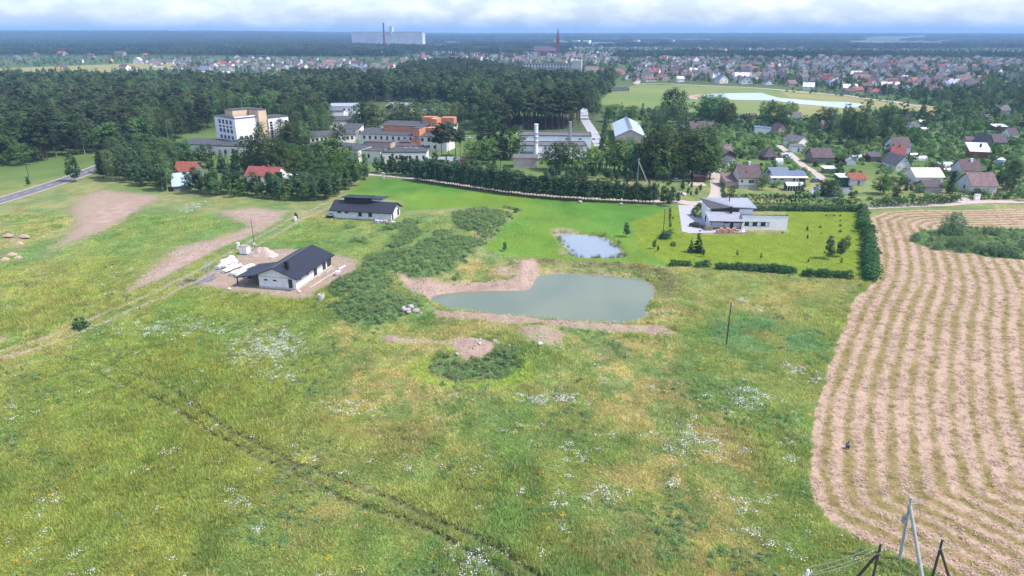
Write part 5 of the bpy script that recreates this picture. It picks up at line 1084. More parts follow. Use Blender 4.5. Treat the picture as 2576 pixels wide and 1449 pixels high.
# hedges
def hedge(label, pts, wd, h, seed, m='hedge_leaves', density=26):
    L = [G(*p) for p in pts]; cen = []
    g = np.random.default_rng(seed); tot = 0
    base = L[0]
    for a, b in zip(L[:-1], L[1:]):
        n = max(4, int((b-a).length*wd*h*2.2)); t_ = g.random(n); d = (b-a).normalized(); s_ = Vector((-d.y, d.x, 0))
        for u in t_:
            p = a.lerp(b, u)+s_*g.uniform(-.5, .5)*wd-base; cen.append((p.x, p.y, h*(.1+.85*g.random()**.8)))
    v, f, ti = leaf_quads(np.array(cen), np.full(len(cen), .45), 9, .36, .9, .3, seed)
    v[:, 2] = np.clip(v[:, 2], 0, h+.12)
    r = empty('hedge', base, 0, label, 'hedge'); o = bpy.data.objects.new('foliage', leaf_mesh('foliage', v, f, ti, m)); link(o, r)
    st = MB(); tot = 0
    for a, b in zip(L[:-1], L[1:]):
        for i in range(int((b-a).length/1.2)):
            p = a+(b-a).normalized()*i*1.2-base; st.tube([(p.x, p.y, -.2), (p.x, p.y, h*.7)], .05, .02, 4)
    tag(st.build('stems', 'bark', r), kind='stuff')
hedge('long clipped dark hedge in front of the farmhouse garden', [R4(1045,1262), R4(1500,1278), R4(1900,1282), R4(2225,1285)], 2.4, 3.6, 61, 'spruce_needles')
hedge('overgrown hedge along the sandy track', [R5(640,1318), R5(900,1305), R5(1300,1290), R5(1770,1250)], 3.2, 3.0, 62)
hedge('hedge in front of the weathered pinkish-roofed cottage', [R5(1880,1195), R5(2200,1215), R5(2560,1205)], 2.2, 2.2, 63)
hedge('short bushy hedge between pond and sandy track', [R4(2230,1290), R4(2600,1300), R5(520,1310)], 3.0, 2.6, 64)
hedge('narrow hedge along the gravel road beside the farmhouse', [R4(1022,1010), R4(1040,1110), R4(1050,1240)], 1.2, 1.4, 65)
# ---------------------------------------------------------------- turn requests into trees
LEFT = {}
for kind in KINDS:
    rq = [r for r in REQ if r[0] == kind]
    rq.sort(key=lambda r: (-r[6], -r[3]/max(40, math.hypot(r[1], r[2]))))
    for i, (k_, x, y, h, lab, grp, own) in enumerate(rq):
        if abs(x) > .84*y+25: 
            if y > 140: continue
        if i < 300:
            H, tm, cm_ = PRO[kind][(i*7+int(x)) % len(PRO[kind])]
            z = zg((x, y)) if y < 330 else 0
            s_ = h/H; r = empty(kind, (x, y, z), random.uniform(0, 6.28), lab or 'leafy plant', CATS[kind], grp); r.scale = (s_*random.uniform(.92, 1.1), s_*random.uniform(.92, 1.1), s_)
            link(bpy.data.objects.new('trunk', tm), r); link(bpy.data.objects.new('crown', cm_), r)
            if kind in ('leafy_tree', 'maple_tree'): r.scale = (r.scale[0]*1.25, r.scale[1]*1.25, s_)
            if lab and 'long row' in lab: r.scale = (r.scale[0]*1.2, r.scale[1]*1.2, s_)
            if lab and 'between the hospital wings' in lab: r.scale = (s_*1.7, s_*1.7, s_*1.05)
        else: LEFT.setdefault(kind, []).append((x, y, h))
# ---------------------------------------------------------------- instances for what is past counting
def instances(name, pts, scale, rot, protos, pick, label, tilt=None, tint=None):
    "one object of points that carries instances of the prototype meshes"
    me = bpy.data.meshes.new(name); n = len(pts); me.vertices.add(n); me.vertices.foreach_set('co', np.asarray(pts, np.float32).ravel())
    def attr(nm, ty, arr, key='value'): a = me.attributes.new(nm, ty, 'POINT'); a.data.foreach_set(key, np.ascontiguousarray(arr).ravel())
    attr('isc', 'FLOAT_VECTOR', np.asarray(scale, np.float32), 'vector'); attr('irot', 'FLOAT_VECTOR', np.asarray(rot, np.float32), 'vector'); attr('ipick', 'INT', np.asarray(pick, np.int32))
    if tint is not None: attr('gcol', 'FLOAT_VECTOR', np.asarray(tint, np.float32), 'vector')
    o = link(bpy.data.objects.new(name, me)); tag(o, label, kind='stuff')
    pc = bpy.data.collections.new(name+'_shapes')
    for i, m_ in enumerate(protos):
        for j, mm in enumerate(m_ if isinstance(m_, (tuple, list)) else (m_,)): pc.objects.link(bpy.data.objects.new('%s_%02d_%d' % (name, i, j), mm))
    ng = bpy.data.node_groups.new(name, 'GeometryNodeTree')
    ng.interface.new_socket('Geometry', in_out='INPUT', socket_type='NodeSocketGeometry'); ng.interface.new_socket('Geometry', in_out='OUTPUT', socket_type='NodeSocketGeometry')
    gi = ng.nodes.new('NodeGroupInput'); go = ng.nodes.new('NodeGroupOutput')
    ci = ng.nodes.new('GeometryNodeCollectionInfo'); ci.inputs['Collection'].default_value = pc; ci.inputs['Separate Children'].default_value = True; ci.inputs['Reset Children'].default_value = True
    def na(nm, dt):
        q = ng.nodes.new('GeometryNodeInputNamedAttribute'); q.data_type = dt; q.inputs[0].default_value = nm; return q.outputs[0]
    ip = ng.nodes.new('GeometryNodeInstanceOnPoints'); ip.inputs['Pick Instance'].default_value = True
    ng.links.new(gi.outputs[0], ip.inputs['Points']); ng.links.new(ci.outputs[0], ip.inputs['Instance']); ng.links.new(na('ipick', 'INT'), ip.inputs['Instance Index'])
    er = ng.nodes.new('FunctionNodeEulerToRotation'); ng.links.new(na('irot', 'FLOAT_VECTOR'), er.inputs[0]); ng.links.new(er.outputs[0], ip.inputs['Rotation']); ng.links.new(na('isc', 'FLOAT_VECTOR'), ip.inputs['Scale'])
    ng.links.new(ip.outputs[0], go.inputs[0])
    md = o.modifiers.new('scatter', 'NODES'); md.node_group = ng
    return o
def join_mesh(a, b, name):
    "trunk and crown in one mesh with two materials"
    n1 = len(a.vertices); me = bpy.data.meshes.new(name)
    v = [tuple(q.co) for q in a.vertices]+[tuple(q.co) for q in b.vertices]; f = [tuple(p.vertices) for p in a.polygons]+[tuple(i+n1 for i in p.vertices) for p in b.polygons]
    me.from_pydata(v, [], f); me.materials.append(a.materials[0]); me.materials.append(b.materials[0])
    me.polygons.foreach_set('material_index', np.array([0]*len(a.polygons)+[1]*len(b.polygons), np.int32))
    ti = np.zeros(len(b.polygons), np.float32); b.attributes['tint'].data.foreach_get('value', ti)
    at = me.attributes.new('tint', 'FLOAT', 'FACE'); at.data.foreach_set('value', np.concatenate([np.zeros(len(a.polygons), np.float32), ti])); me.update(); return me
LOD = {}
for k_ in ('pine_tree', 'birch_tree', 'leafy_tree', 'fruit_tree', 'garden_bush', 'spruce_tree', 'young_pine', 'purple_bush'):
    LOD[k_] = []
    for s_ in range(1, 5):
        H, a, b = proto(k_, s_+10, 1); LOD[k_].append((H, join_mesh(a, b, k_+'_far')))
def scatter_kinds(name, items, label, seed):
    "items: list of (kind, x, y, z, h)"
    g = np.random.default_rng(seed); ks = sorted({i[0] for i in items}); prot = []; base = {}
    for k_ in ks: base[k_] = len(prot); prot += [m_ for _, m_ in LOD[k_]]
    n = len(items); pk = np.array([base[i[0]]+int(g.integers(4)) for i in items]); s_ = np.array([i[4]/LOD[i[0]][0][0] for i in items])
    sc3 = np.stack([s_*g.uniform(.9, 1.2, n), s_*g.uniform(.9, 1.2, n), s_], -1); rt = np.zeros((n, 3)); rt[:, 2] = g.random(n)*6.28
    return instances(name, np.array([i[1:4] for i in items]), sc3, rt, prot, pk, label)
fo = [(k_, x, y, 0., h) for k_ in LEFT for x, y, h in LEFT[k_] if k_ in ('pine_tree', 'birch_tree', 'leafy_tree', 'spruce_tree', 'young_pine')]
ga = [(k_, x, y, 0., h) for k_ in LEFT for x, y, h in LEFT[k_] if k_ in ('fruit_tree', 'garden_bush', 'purple_bush')]
if fo: scatter_kinds('forest', fo, 'dense mixed wood stretching behind the hospital', 5)
if ga: scatter_kinds('garden_greenery', ga, 'tangled greenery of the farther allotment gardens', 6)
print('TREES', {k_: len(v) for k_, v in LEFT.items()}, len(REQ))
# ================================================================== things
def at(px, py): return GZ(px, py)
def prop(name, label, cat, p, rz=0, group=None):
    if not isinstance(p, Vector): p = GZ(*p)
    return empty(name, p, rz, label, cat, group)
# ---------------------------------------------------------------- vehicles
def profile_body(L, Wd, prof):
    return MB().prism([(x, -Wd/2, z) for x, z in prof], (0, Wd, 0))
def car(label, p, rz, m, kind='car', cat='car', name='parked_car', group=None):
    r = prop(name, label, cat, p, rz, group); L, Wd = (4.4, 1.75) if kind == 'car' else (5.0, 1.9)
    if kind == 'car':
        profile_body(L, Wd, [(-2.2, .35), (2.15, .35), (2.2, .65), (2.0, .82), (1.05, .92), (-1.9, .98), (-2.2, .9)]).build('body', m, r)
        MB().prism([(1.0, -.78, .92), (.25, -.70, 1.40), (-1.2, -.70, 1.42), (-1.95, -.78, .97)], (0, 1.48, 0)).build('cabin_glass', 'car_glass', r)
        MB().box(-1.2, .2, -.69, .69, 1.40, 1.46).build('roof', m, r); zl = .62; xw = 1.35
    else:
        profile_body(L, Wd, [(-2.5, .4), (2.45, .4), (2.5, .8), (2.1, 1.05), (1.2, 1.15), (-2.5, 1.15)]).build('body', m, r)
        MB().prism([(1.2, -.85, 1.15), (.5, -.8, 1.85), (-2.4, -.8, 1.85), (-2.5, -.85, 1.15)], (0, 1.65, 0)).build('cabin_glass', 'car_glass', r)
        MB().box(-2.42, .5, -.82, .82, 1.82, 1.95).box(-2.5, -1.0, -.9, .9, 1.13, 1.83).build('roof', m, r); zl = .8; xw = 1.55
    for x in (-xw, xw):
        for s in (-1, 1):
            wh = MB().tube([(x, s*(Wd/2-.2), .32), (x, s*(Wd/2+.02), .32)], .32, .32, 14).build('wheel', 'tyre', r)
            MB().tube([(x, s*(Wd/2+.015), .32), (x, s*(Wd/2+.035), .32)], .19, .19, 10).build('rim', 'rim', wh)
    for s in (-1, 1): MB().box(L/2-.06, L/2+.02, s*.6-.18, s*.6+.18, zl-.07, zl+.07).build('headlight', 'lamp_glass', r)
    return r
car('black car parked on the grey driveway of the modern house', RM(572, 482), R(-35), 'car_black')
car('white van parked at the garden gravel road', R4(1830, 698), R(5), 'car_white', 'van', 'van', 'parked_van')
car('white car in front of the white van', R4(1862, 722), R(2), 'car_white'); car('blue estate car beside the garden pond', R4(2215, 1000), R(12), 'car_blue')
car('grey car beside the white canopy', R4(2425, 850), R(5), 'car_grey'); car('dark grey car under the tall birches', R4(465, 1000), R(3), 'car_grey'); car('black car beside the brown wooden garage', R4(600, 998), R(3), 'car_black')
car('red car on the far town road', RF(1975, 775), R(-8), 'car_red'); car('white car in the shade of the hospital pines', RW(2230, 690), R(0), 'car_white')
# ---------------------------------------------------------------- poles and wires
def insul(parent, x, y, z, m='ceramic'): MB().tube([(x, y, z), (x, y, z+.22)], .06, .04, 6).build('insulator', m, parent)
def pole(label, p, h, r=.14, m='old_wood_pole', arms=(), brace=None, tops=(), name='utility_pole', lean=(0, 0)):
    o = prop(name, label, 'pole', p)
    MB().tube([(0, 0, -.6), (lean[0], lean[1], h)], r, r*.75, 8).build('shaft', m, o)
    if brace is not None:
        q = brace-o.location if isinstance(brace, Vector) else Vector(brace); MB().tube([(q.x, q.y, q.z-.6), (lean[0]*.85, lean[1]*.85, h*.88)], r*1.05, r*.85, 8).build('brace', m, o)
    for z, half, mm, ry in arms:
        a = MB(); c_, s_ = math.cos(ry), math.sin(ry); a.tube([(-half*c_, -half*s_, z), (half*c_, half*s_, z)], .07, .07, 6); a.build('crossarm', mm, o)
        for t_ in (-.9, 0.35, .9): insul(o, half*t_*c_, half*t_*s_, z+.05)
    for z in tops: insul(o, .0, 0, z)
    return o
def top_of(px, py, h): # pole foot below a pole top seen at px, py
    p = G(px, py, h); return Vector((p.x, p.y, zg(p)))
def wire(label, a, b, sag=1.0, r=.028, group=None):
    a, b = Vector(a), Vector(b); n = 14; P = []
    for i in range(n+1):
        t_ = i/n; q = a.lerp(b, t_); q.z -= sag*4*t_*(1-t_); P.append(q-a)
    o = MB().tube(P, r, r, 5).build('power_line', 'wire'); o.location = a; tag(o, label, 'cable', group); return o
pc = at(*RP(1325, 748)); bc = Vector((pc.x+.9, pc.y-3.5, zg((pc.x+.9, pc.y-3.5))))
op = pole('tall grey concrete pole with leaning strut at the field corner', pc, 8.5, .2, 'concrete', [(7.7, .75, 'galvanised', .15)], bc, (8.45,), lean=(-.45, 0))
MB().box(-.8, -.4, -.2, .2, 5.2, 6.0).build('switch_box', 'galvanised', op)
p2 = top_of(*RP(1137, 570), 9.0); pole('dark wooden pole with strut and wires to the white pole', p2, 9.0, .15, 'old_wood_pole', [(8.0, .75, 'old_wood_pole', .1)], at(2125, 1480), (8.9,))
p3 = top_of(*RP(1757, 535), 9.0); pole('dark wooden forked pole right of the concrete pole', p3, 9.0, .15, 'old_wood_pole', [(7.9, .75, 'galvanised', .3)], Vector((p3.x+4, p3.y, zg(p3))), (8.9,))
p4 = top_of(*RP(405, 835), 9.0); pole('pale concrete pole whose top reaches the meadow edge', p4, 9.0, .17, 'white_paint', [(8.4, .7, 'galvanised', .6)], None, (8.9,))
for i, (dx, dz) in enumerate(((-.5, 8.25), (.5, 8.25), (0, 9.1))): wire('thin wire between the white pole and the wooden pole', p4+Vector((dx, .2, dz)), p2+Vector((dx, 0, dz-.1)), .35, .022, 'wires between the white and wooden poles')
pm_ = at(1827, 868); pole('lone wooden pole standing in the fenceless meadow plot', pm_, 8.6, .14, 'old_wood_pole', [(8.2, .3, 'galvanised', 0)])
pl = at(*RC(2035, 1342)); pole('thin wooden pole rising from the lawn flower bed', pl, 8.2, .12, 'old_wood_pole', [(8.0, .3, 'galvanised', 0)])
pb = G(*RC(1775, 830)); pole('grey pole with stays in the conifer plantation', pb, 10.2, .15, 'concrete', [(9.8, .4, 'galvanised', 0)], Vector((pb.x+4.5, pb.y-1.0, 0)))
wire('wire from the meadow pole to the lawn pole', pm_+Vector((0, 0, 8.3)), pl+Vector((0, 0, 8.1)), 1.4, .02); wire('wire from the lawn pole to the plantation pole', pl+Vector((0, 0, 8.1)), pb+Vector((0, 0, 9.9)), 1.3, .02); wire('wire from the wooden pole across the meadow', p2+Vector((.3, 0, 8.2)), pm_+Vector((0, 0, 8.3)), 1.4, .012)
for lab, b, yt in (('wooden pole at the roadside meadow', RL(290, 492), RL(0, 370)[1]), ('wooden pole above the clump by the road', RL(1228, 420), RL(0, 195)[1]), ('lamp pole by the asphalt road bend', RL(712, 420), RL(0, 215)[1]), ('pole behind the pine row left of the pump house', RC(400, 690), RC(0, 490)[1]), ('slanting pole on the hospital lawn', RC(258, 690), RC(0, 560)[1])):
    p = G(*b); h = (b[1]-yt)/vpm(p); pole(lab, p, h, .14, 'old_wood_pole', [(h-.5, .7, 'old_wood_pole', .2)], None)
p = G(*RH(650, 955)); pole('forked wooden pole in the clearing left of the red-roofed cottage', p, 9.8, .16, 'old_wood_pole', [(9.3, .8, 'old_wood_pole', .1)], Vector((p.x-3.2, p.y, 0)), lean=(-1.3, 0))
for i in range(3): q = G(*RL(1228, 420)); wire('wire along the road past the wood', G(*RL(712, 420))+Vector((-.6+.6*i, 0, 9)), q+Vector((-.6+.6*i, 0, 9.5)), 1.0, .02, 'wires along the road')
for x, y, yt in ((1660, 770, 600), (830, 690, 600), (1430, 720, 640), (2395, 925, 800)):
    p = G(*RF(x, y)); pole({1660: 'street pole below the glaring white roof', 830: 'street pole behind the lakeside willows', 1430: 'street pole beside the lakeside poplar', 2395: 'street pole at the bend of the lake road'}[x], p, 8.5, .16, 'old_wood_pole', ()); 
# ---------------------------------------------------------------- building site around house A
o = prop('site_cabinet', 'white metal site cabinet with rusty lid beside the sand heap', 'cabinet', R1(838, 588), R(-12))
MB().box(-1.1, 1.1, -.9, .9, .25, 2.15).build('body', 'white_paint', o); MB().box(-1.2, 1.2, -1.0, 1.0, 2.15, 2.28).build('lid', 'rust_lid', o); MB().box(-.03, .03, -.93, -.9, .35, 2.05).build('door_seam', 'galvanised', o)
for x in (-.95, .95):
    for y in (-.75, .75): MB().box(x-.1, x+.1, y-.1, y+.1, -.1, .25).build('foot', 'galvanised', o)
o = prop('utility_box', 'slim white utility box behind the site cabinet', 'utility box', R1(777, 545)); MB().box(-.32, .32, -.25, .25, -.1, 1.7).build('body', 'white_paint', o); MB().box(-.36, .36, -.29, .29, 1.7, 1.8).build('cap', 'white_paint', o)
o = prop('utility_box', 'white utility box with small meter beside the track', 'utility box', R1(1297, 290)); MB().box(-.32, .32, -.25, .25, -.1, 1.5).build('body', 'white_paint', o); MB().box(.45, .9, -.2, .2, -.1, .55).build('meter', 'pale_concrete', o)
o = prop('utility_box', 'white cabinet beside the sandy track entrance', 'utility box', R5(1978, 1228)); MB().box(-.9, .9, -.4, .4, 0, 2.0).build('body', 'white_paint', o); MB().box(-1, 1, -.5, .5, 2.0, 2.1).build('cap', 'pale_concrete', o)
o = prop('gate_post', 'white concrete post at the start of the lane row', 'post', RW(842, 1350)); MB().box(-.45, .45, -.4, .4, 0, 2.2).build('shaft', 'pale_concrete', o); MB().box(-.55, .55, -.5, .5, 2.2, 2.35).build('cap', 'pale_concrete', o)
pole('thin site lamp pole with white meter box', at(*R1(928, 565)), 9.0, .09, 'old_wood_pole', (), None)
o = prop('meter_box', 'small white box fixed on the site lamp pole', 'meter box', at(*R1(928, 565))+Vector((0, -.2, 0))); MB().box(-.25, .25, -.1, .12, 1.9, 2.6).build('body', 'white_paint', o); MB().box(-.28, .28, -.13, .12, 2.6, 2.66).build('hood', 'galvanised', o)
def heap(name, label, cat, p, rx, ry, h, m, seed, rz=0, rough=.25):
    g = np.random.default_rng(seed); n, k = 48, 18; v = []; f = []
    for i in range(k+1):
        t_ = i/k
        for j in range(n):
            a = 2*math.pi*j/n; w_ = 1+rough*math.sin(2*a+seed)*.5+rough*math.sin(5*a+seed*2)*.3
            nn = float(fbm(np.array([rx*t_*math.cos(a)*1.6+seed*9]), np.array([ry*t_*math.sin(a)*1.6]), seed, 3)[0])-.5; zz = h*max(0, math.cos(t_*math.pi/2))**1.2*(1+rough*1.8*nn)+.25*nn*(1-t_)-(.3 if i == k else 0)
            v.append((rx*t_*w_*math.cos(a), ry*t_*w_*math.sin(a), zz))
    for i in range(k):
        for j in range(n): f.append((i*n+j, i*n+(j+1) % n, (i+1)*n+(j+1) % n, (i+1)*n+j))
    mb = MB(); mb.v = v; mb.f = f; o = mb.build(name, m); p = GZ(*p) if not isinstance(p, Vector) else p
    o.location = p; o.rotation_euler = (0, 0, rz); o.data.polygons.foreach_set('use_smooth', np.ones(len(f), bool)); tag(o, label, cat); return o
heap('sand_heap', 'conical heap of pale sand behind the dark-roofed house', 'sand heap', R1(1000, 600), 4.4, 2.6, 2.1, 'sand', 3, -.1)
for i, (x, y, rx) in enumerate(((20, 592, 2.2), (60, 594, 2.4), (48, 612, 2.0), (30, 640, 2.6), (12, 652, 2.2), (45, 648, 1.8))): heap('spoil_heap', 'little sandy mound in the left roadside field', 'soil heap', (x, y), rx*.6, rx*.35, .5, 'spoil', 20+i)['group'] = 'sandy mounds in the left field'
# long wrapped bundles
def bundle(label, a, b, wd, h, seed, group=None):
    p, q = at(*a), at(*b); d = q-p; d.z = 0; L = d.length; n = 9; g = random.Random(seed)
    o = empty('wrapped_bundle', p, math.atan2(d.y, d.x), label, 'bundle', group)
    ring = [(math.cos(2*math.pi*i/n)*wd/2, h/2+math.sin(2*math.pi*i/n)*h/2) for i in range(n)]; mb = MB(); st = 8
    for k_ in range(st+1):
        for y, z in ring: mb.v.append((L*k_/st+g.uniform(-.2, .2), y*(1+g.uniform(-.25, .25)), .12+z*(1+g.uniform(-.25, .2))))
    for k_ in range(st):
        for i in range(n): mb.f.append((k_*n+i, k_*n+(i+1) % n, (k_+1)*n+(i+1) % n, (k_+1)*n+i))
    mb.f += [tuple(range(n)), tuple(range(st*n, st*n+n))]; mb.build('wrap', 'plastic_wrap', o); MB().box(.3, .6, -wd*.5, wd*.5, -.1, .14).build('bearer', 'grey_wood', o); MB().box(L-.6, L-.3, -wd*.5, wd*.5, -.1, .14).build('bearer', 'grey_wood', o); return o
bundle('longest white plastic-wrapped bundle lying beside the carport', R1(585, 735), R1(755, 675), 1.5, 1.1, 1); bundle('white wrapped bundle second from the grass edge', R1(640, 765), R1(800, 705), 1.3, .8, 2); bundle('crumpled white wrapped bundle reaching under the carport', R1(710, 790), R1(905, 705), 1.5, .8, 3)
bundle('loose white bundle on top of the longest one', R1(615, 712), R1(735, 662), 1.0, 1.7, 8); bundle('dirty white bundle between the wrapped ones', R1(665, 750), R1(760, 715), 1.0, 1.3, 9); bundle('torn white sheet bundle nearest the carport', R1(745, 800), R1(850, 760), 1.0, .6, 10)
bundle('white wrapped bundle under the carport roof', R1(840, 810), R1(945, 775), 1.6, 1.2, 4)
def ladderframe(label, a, b, wd, h=.3, n=8):
    p, q = at(*a), at(*b); d = q-p; L = math.hypot(d.x, d.y); o = empty('scaffold_frame', p, math.atan2(d.y, d.x), label, 'scaffold')
    for y in (-wd/2, wd/2): MB().tube([(0, y, .1), (L, y, .1+h)], .06, .06, 6).build('rail', 'galvanised', o)
    for i in range(n): x = L*(i+.5)/n; MB().box(x-.08, x+.08, -wd/2, wd/2, .1+h*(i+.5)/n-.03, .1+h*(i+.5)/n+.05).build('rung', 'galvanised', o)
    return o
ladderframe('grey metal ramp lying on the bare ground', R1(385, 870), R1(560, 800), 1.8, .5, 12); ladderframe('tilted scaffold frame behind the metal ramp', R1(505, 845), R1(605, 775), 1.2, 1.6, 6); ladderframe('upright scaffold frame at the bundle ends', R1(470, 785), R1(515, 715), 1.0, 1.8, 5)
o = prop('work_bench', 'small trestle table left of the carport', 'table', R1(350, 838), .2); MB().box(-1, 1, -.4, .4, .72, .8).build('top', 'grey_wood', o)
for x in (-.85, .85):
    for y in (-.3, .3): MB().box(x-.05, x+.05, y-.05, y+.05, -.1, .72).build('leg', 'grey_wood', o)
for i, (x, y, a) in enumerate(((235, 872, .2), (258, 862, -.3), (280, 856, .5), (250, 880, .1))):
    o = MB().box(-.8, .8, -.25, .25, -.05, .14).box(-.7, .7, -.2, .2, .145, .24).build('board_pile', 'grey_wood'); o.location = at(*R1(x, y)); o.rotation_euler = (0, 0, a); tag(o, 'grey boards dumped on the grass left of the trestle', 'boards', 'boards dumped on the grass')
def rock(label, p, r, seed, m='stone', group=None, cat='boulder', name='boulder'):
    import bmesh
    g = random.Random(seed); bm = bmesh.new(); bmesh.ops.create_icosphere(bm, subdivisions=2, radius=r)
    for v in bm.verts: v.co *= g.uniform(.85, 1.12); v.co.z *= .72; v.co.x *= 1.2
    me = bpy.data.meshes.new(name); bm.to_mesh(me); bm.free(); me.materials.append(M[m]); o = link(bpy.data.objects.new(name, me)); p = GZ(*p) if not isinstance(p, Vector) else p
    o.location = p+Vector((0, 0, r*.4)); o.rotation_euler = (0, 0, g.uniform(0, 6)); me.polygons.foreach_set('use_smooth', np.ones(len(me.polygons), bool)); tag(o, label, cat, group); return o
for i, (x, y, r) in enumerate(((2285, 1105, .62), (2320, 1110, .6), (2345, 1085, .75), (2392, 1120, .75), (2330, 1128, .45), (2280, 1085, .45), (2440, 1130, .3))): rock('round grey boulder in the pile on the mound edge', R1(x, y), r, i, group='boulder pile on the mound edge')
def RS(x, y): return (901.6+.325*x, 611.8+.325*y)
for i, (x, y, r) in enumerate(((1055, 765, .5), (1075, 782, .5))): rock('dark boulder beside the sandy spoil heap', RS(x, y), r, 20+i, group='dark boulders by the spoil heap')
rock('white stone on the straw-strewn heap', RS(1408, 785), .5, 31, 'pale_concrete'); rock('small grey stone at the foot of the spoil heap', RS(762, 862), .4, 32); rock('flat pale stone on the sandy spoil', RS(940, 778), .3, 33, 'pale_concrete'); rock('greenish stone between the two heaps', RS(1170, 800), .35, 34)
rock('pale stones by the carport corner', R1(690, 915), .45, 35, 'pale_concrete'); rock('pale rubble by the house corner', R1(1330, 935), .4, 36, 'pale_concrete'); rock('pale rubble at the sand heap foot', R1(1070, 625), .45, 37, 'pale_concrete')
o = prop('concrete_ring', 'upright concrete well ring below the dark-roofed house', 'well ring', R1(1533, 1005)); mb = MB(); n = 18
for k_, (r, z) in enumerate(((.7, -.1), (.7, 1.25), (.56, 1.25), (.56, .2))):
    for i in range(n): mb.v.append((r*math.cos(2*math.pi*i/n), r*math.sin(2*math.pi*i/n), z))
for k_ in range(3):
    for i in range(n): mb.f.append((k_*n+i, k_*n+(i+1) % n, (k_+1)*n+(i+1) % n, (k_+1)*n+i))
mb.build('ring_wall', 'pale_concrete', o); MB().tube([(0, 0, .0), (0, 0, .25)], .55, .55, 18).build('fill', 'spoil', o)
o = prop('foam_pallet', 'pink insulation packs stacked beside the pipe', 'insulation pack', R1(1685, 785), .3)
MB().box(-.7, .7, -.6, .6, -.1, .12).build('pallet', 'grey_wood', o); MB().box(-.68, .68, -.55, .55, .12, .62).build('pack', 'pink_foam', o); MB().box(-.6, .66, -.5, .55, .63, 1.15).build('pack', 'plastic_wrap', o)
p, q = at(*R1(1690, 740)), at(*R1(1750, 705)); o = MB().tube([Vector((0, 0, .25)), q-p+Vector((0, 0, .25))], .26, .26, 14).build('pipe', 'plastic_wrap'); o.location = p; tag(o, 'white drain pipe lying beside the pink packs', 'pipe')
for i, (a, b) in enumerate((((1430, 900), (1560, 815)), ((1560, 815), (1680, 745)), ((1575, 760), (1640, 712)), ((1500, 800), (1530, 780)))):
    p, q = at(*R1(*a)), at(*R1(*b)); d = q-p; o = MB().box(0, d.length, -.1, .1, .02, .16).build('timber_board', 'pale_concrete'); o.location = p; o.rotation_euler = (0, 0, math.atan2(d.y, d.x)); tag(o, 'pale board laid along the side of the dark-roofed house', 'board', 'boards along the house side')
for lab, x, y, w_, h_ in (('dark wrapped pallet at the end of the clerestory house', 1615, 262, 1.1, 1.0), ('small pallet behind the dark wrapped one', 1630, 240, .8, .9)):
    o = prop('material_pallet', lab, 'pallet', R1(x, y), -.2); MB().box(-w_, w_, -.6, .6, 0, .14).build('pallet', 'grey_wood', o); MB().box(-w_*.95, w_*.95, -.55, .55, .14, h_).build('load', 'dark_trim', o); MB().box(-w_*.97, w_*.97, -.57, .57, h_, h_+.1).build('cover', 'plastic_wrap', o)
for i, (x, y, m_, lab) in enumerate(((2040, 308, 'ceramsite_block', 'grey block pallet before the clerestory house'), (2075, 306, 'ceramsite_block', 'second grey block pallet before the clerestory house'), (2118, 308, 'pink_foam', 'pink insulation pallet before the clerestory house'), (2187, 318, 'plastic_wrap', 'white wrapped pallet at the house corner'))):
    o = prop('material_pallet', lab, 'pallet', R1(x, y), -.2); MB().box(-.6, .6, -.5, .5, -.1, .14).build('pallet', 'grey_wood', o); MB().box(-.57, .57, -.48, .48, .14, 1.0-.15*(i % 2)).build('load', m_, o)
# ---------------------------------------------------------------- terrace of the modern house
for i in range(7):
    o = prop('brick_pallet', 'pallet of orange bricks stacked on the terrace', 'brick pallet', RM(785+i*32, 545-3*(i % 2)), 0, 'brick pallets on the terrace'); n = 3+(i % 2)
    MB().box(-.55, .55, -.5, .5, .05, .2).build('pallet', 'grey_wood', o)
    for k_ in range(n):
        for j in range(3): MB().box(-.53+j*.36, -.53+j*.36+.34, -.47, .47, .2+k_*.34, .2+k_*.34+.32).build('brick_bundle', 'brick_pack', o)
for i, x in enumerate((965, 1000, 1030)):
    o = prop('timber_stack', 'low stack of boards at the end of the brick pallets', 'timber', RM(x, 545), .1*i, 'timber stacks on the terrace')
    for k_ in range(3): MB().box(-.7, .7, -.5, .5, .05+k_*.2, .05+k_*.2+.16).build('board', 'pale_wood' if k_ < 2 else 'white_paint', o)
o = prop('log_pile', 'round-end firewood pile at the porch corner', 'firewood', RM(690, 515))
for k_ in range(4):
    for j in range(5-(k_ % 2)): MB().tube([(-.9+j*.42+(k_ % 2)*.2, -.5, .2+k_*.38), (-.9+j*.42+(k_ % 2)*.2, .5, .2+k_*.38)], .2, .2, 8).build('log', 'pale_wood', o)
o = prop('garden_bench', 'low dark bench on the far side of the bright lawn', 'bench', RM(1912, 372)); MB().box(-1.6, 1.6, -.25, .25, .4, .5).build('seat', 'brown_wood', o)
for x in (-1.3, 1.3): MB().box(x-.1, x+.1, -.2, .2, 0, .4).build('leg', 'brown_wood', o)
for i in range(7): x, y = RC(2195+random.uniform(0, 70), 925+random.uniform(-20, 40)); o = rock('white rubble heap piece beside the lane end', (x, y), random.uniform(.4, .8), 50+i, 'pale_concrete' if i < 5 else 'spoil', 'white rubble beside the lane end', 'rubble', 'rubble_lump')
rock('pale boulder at the lush field edge', RC(1200, 1010), .8, 71); rock('small boulder in the shade of the pine row', RC(1612, 1028), .6, 72)
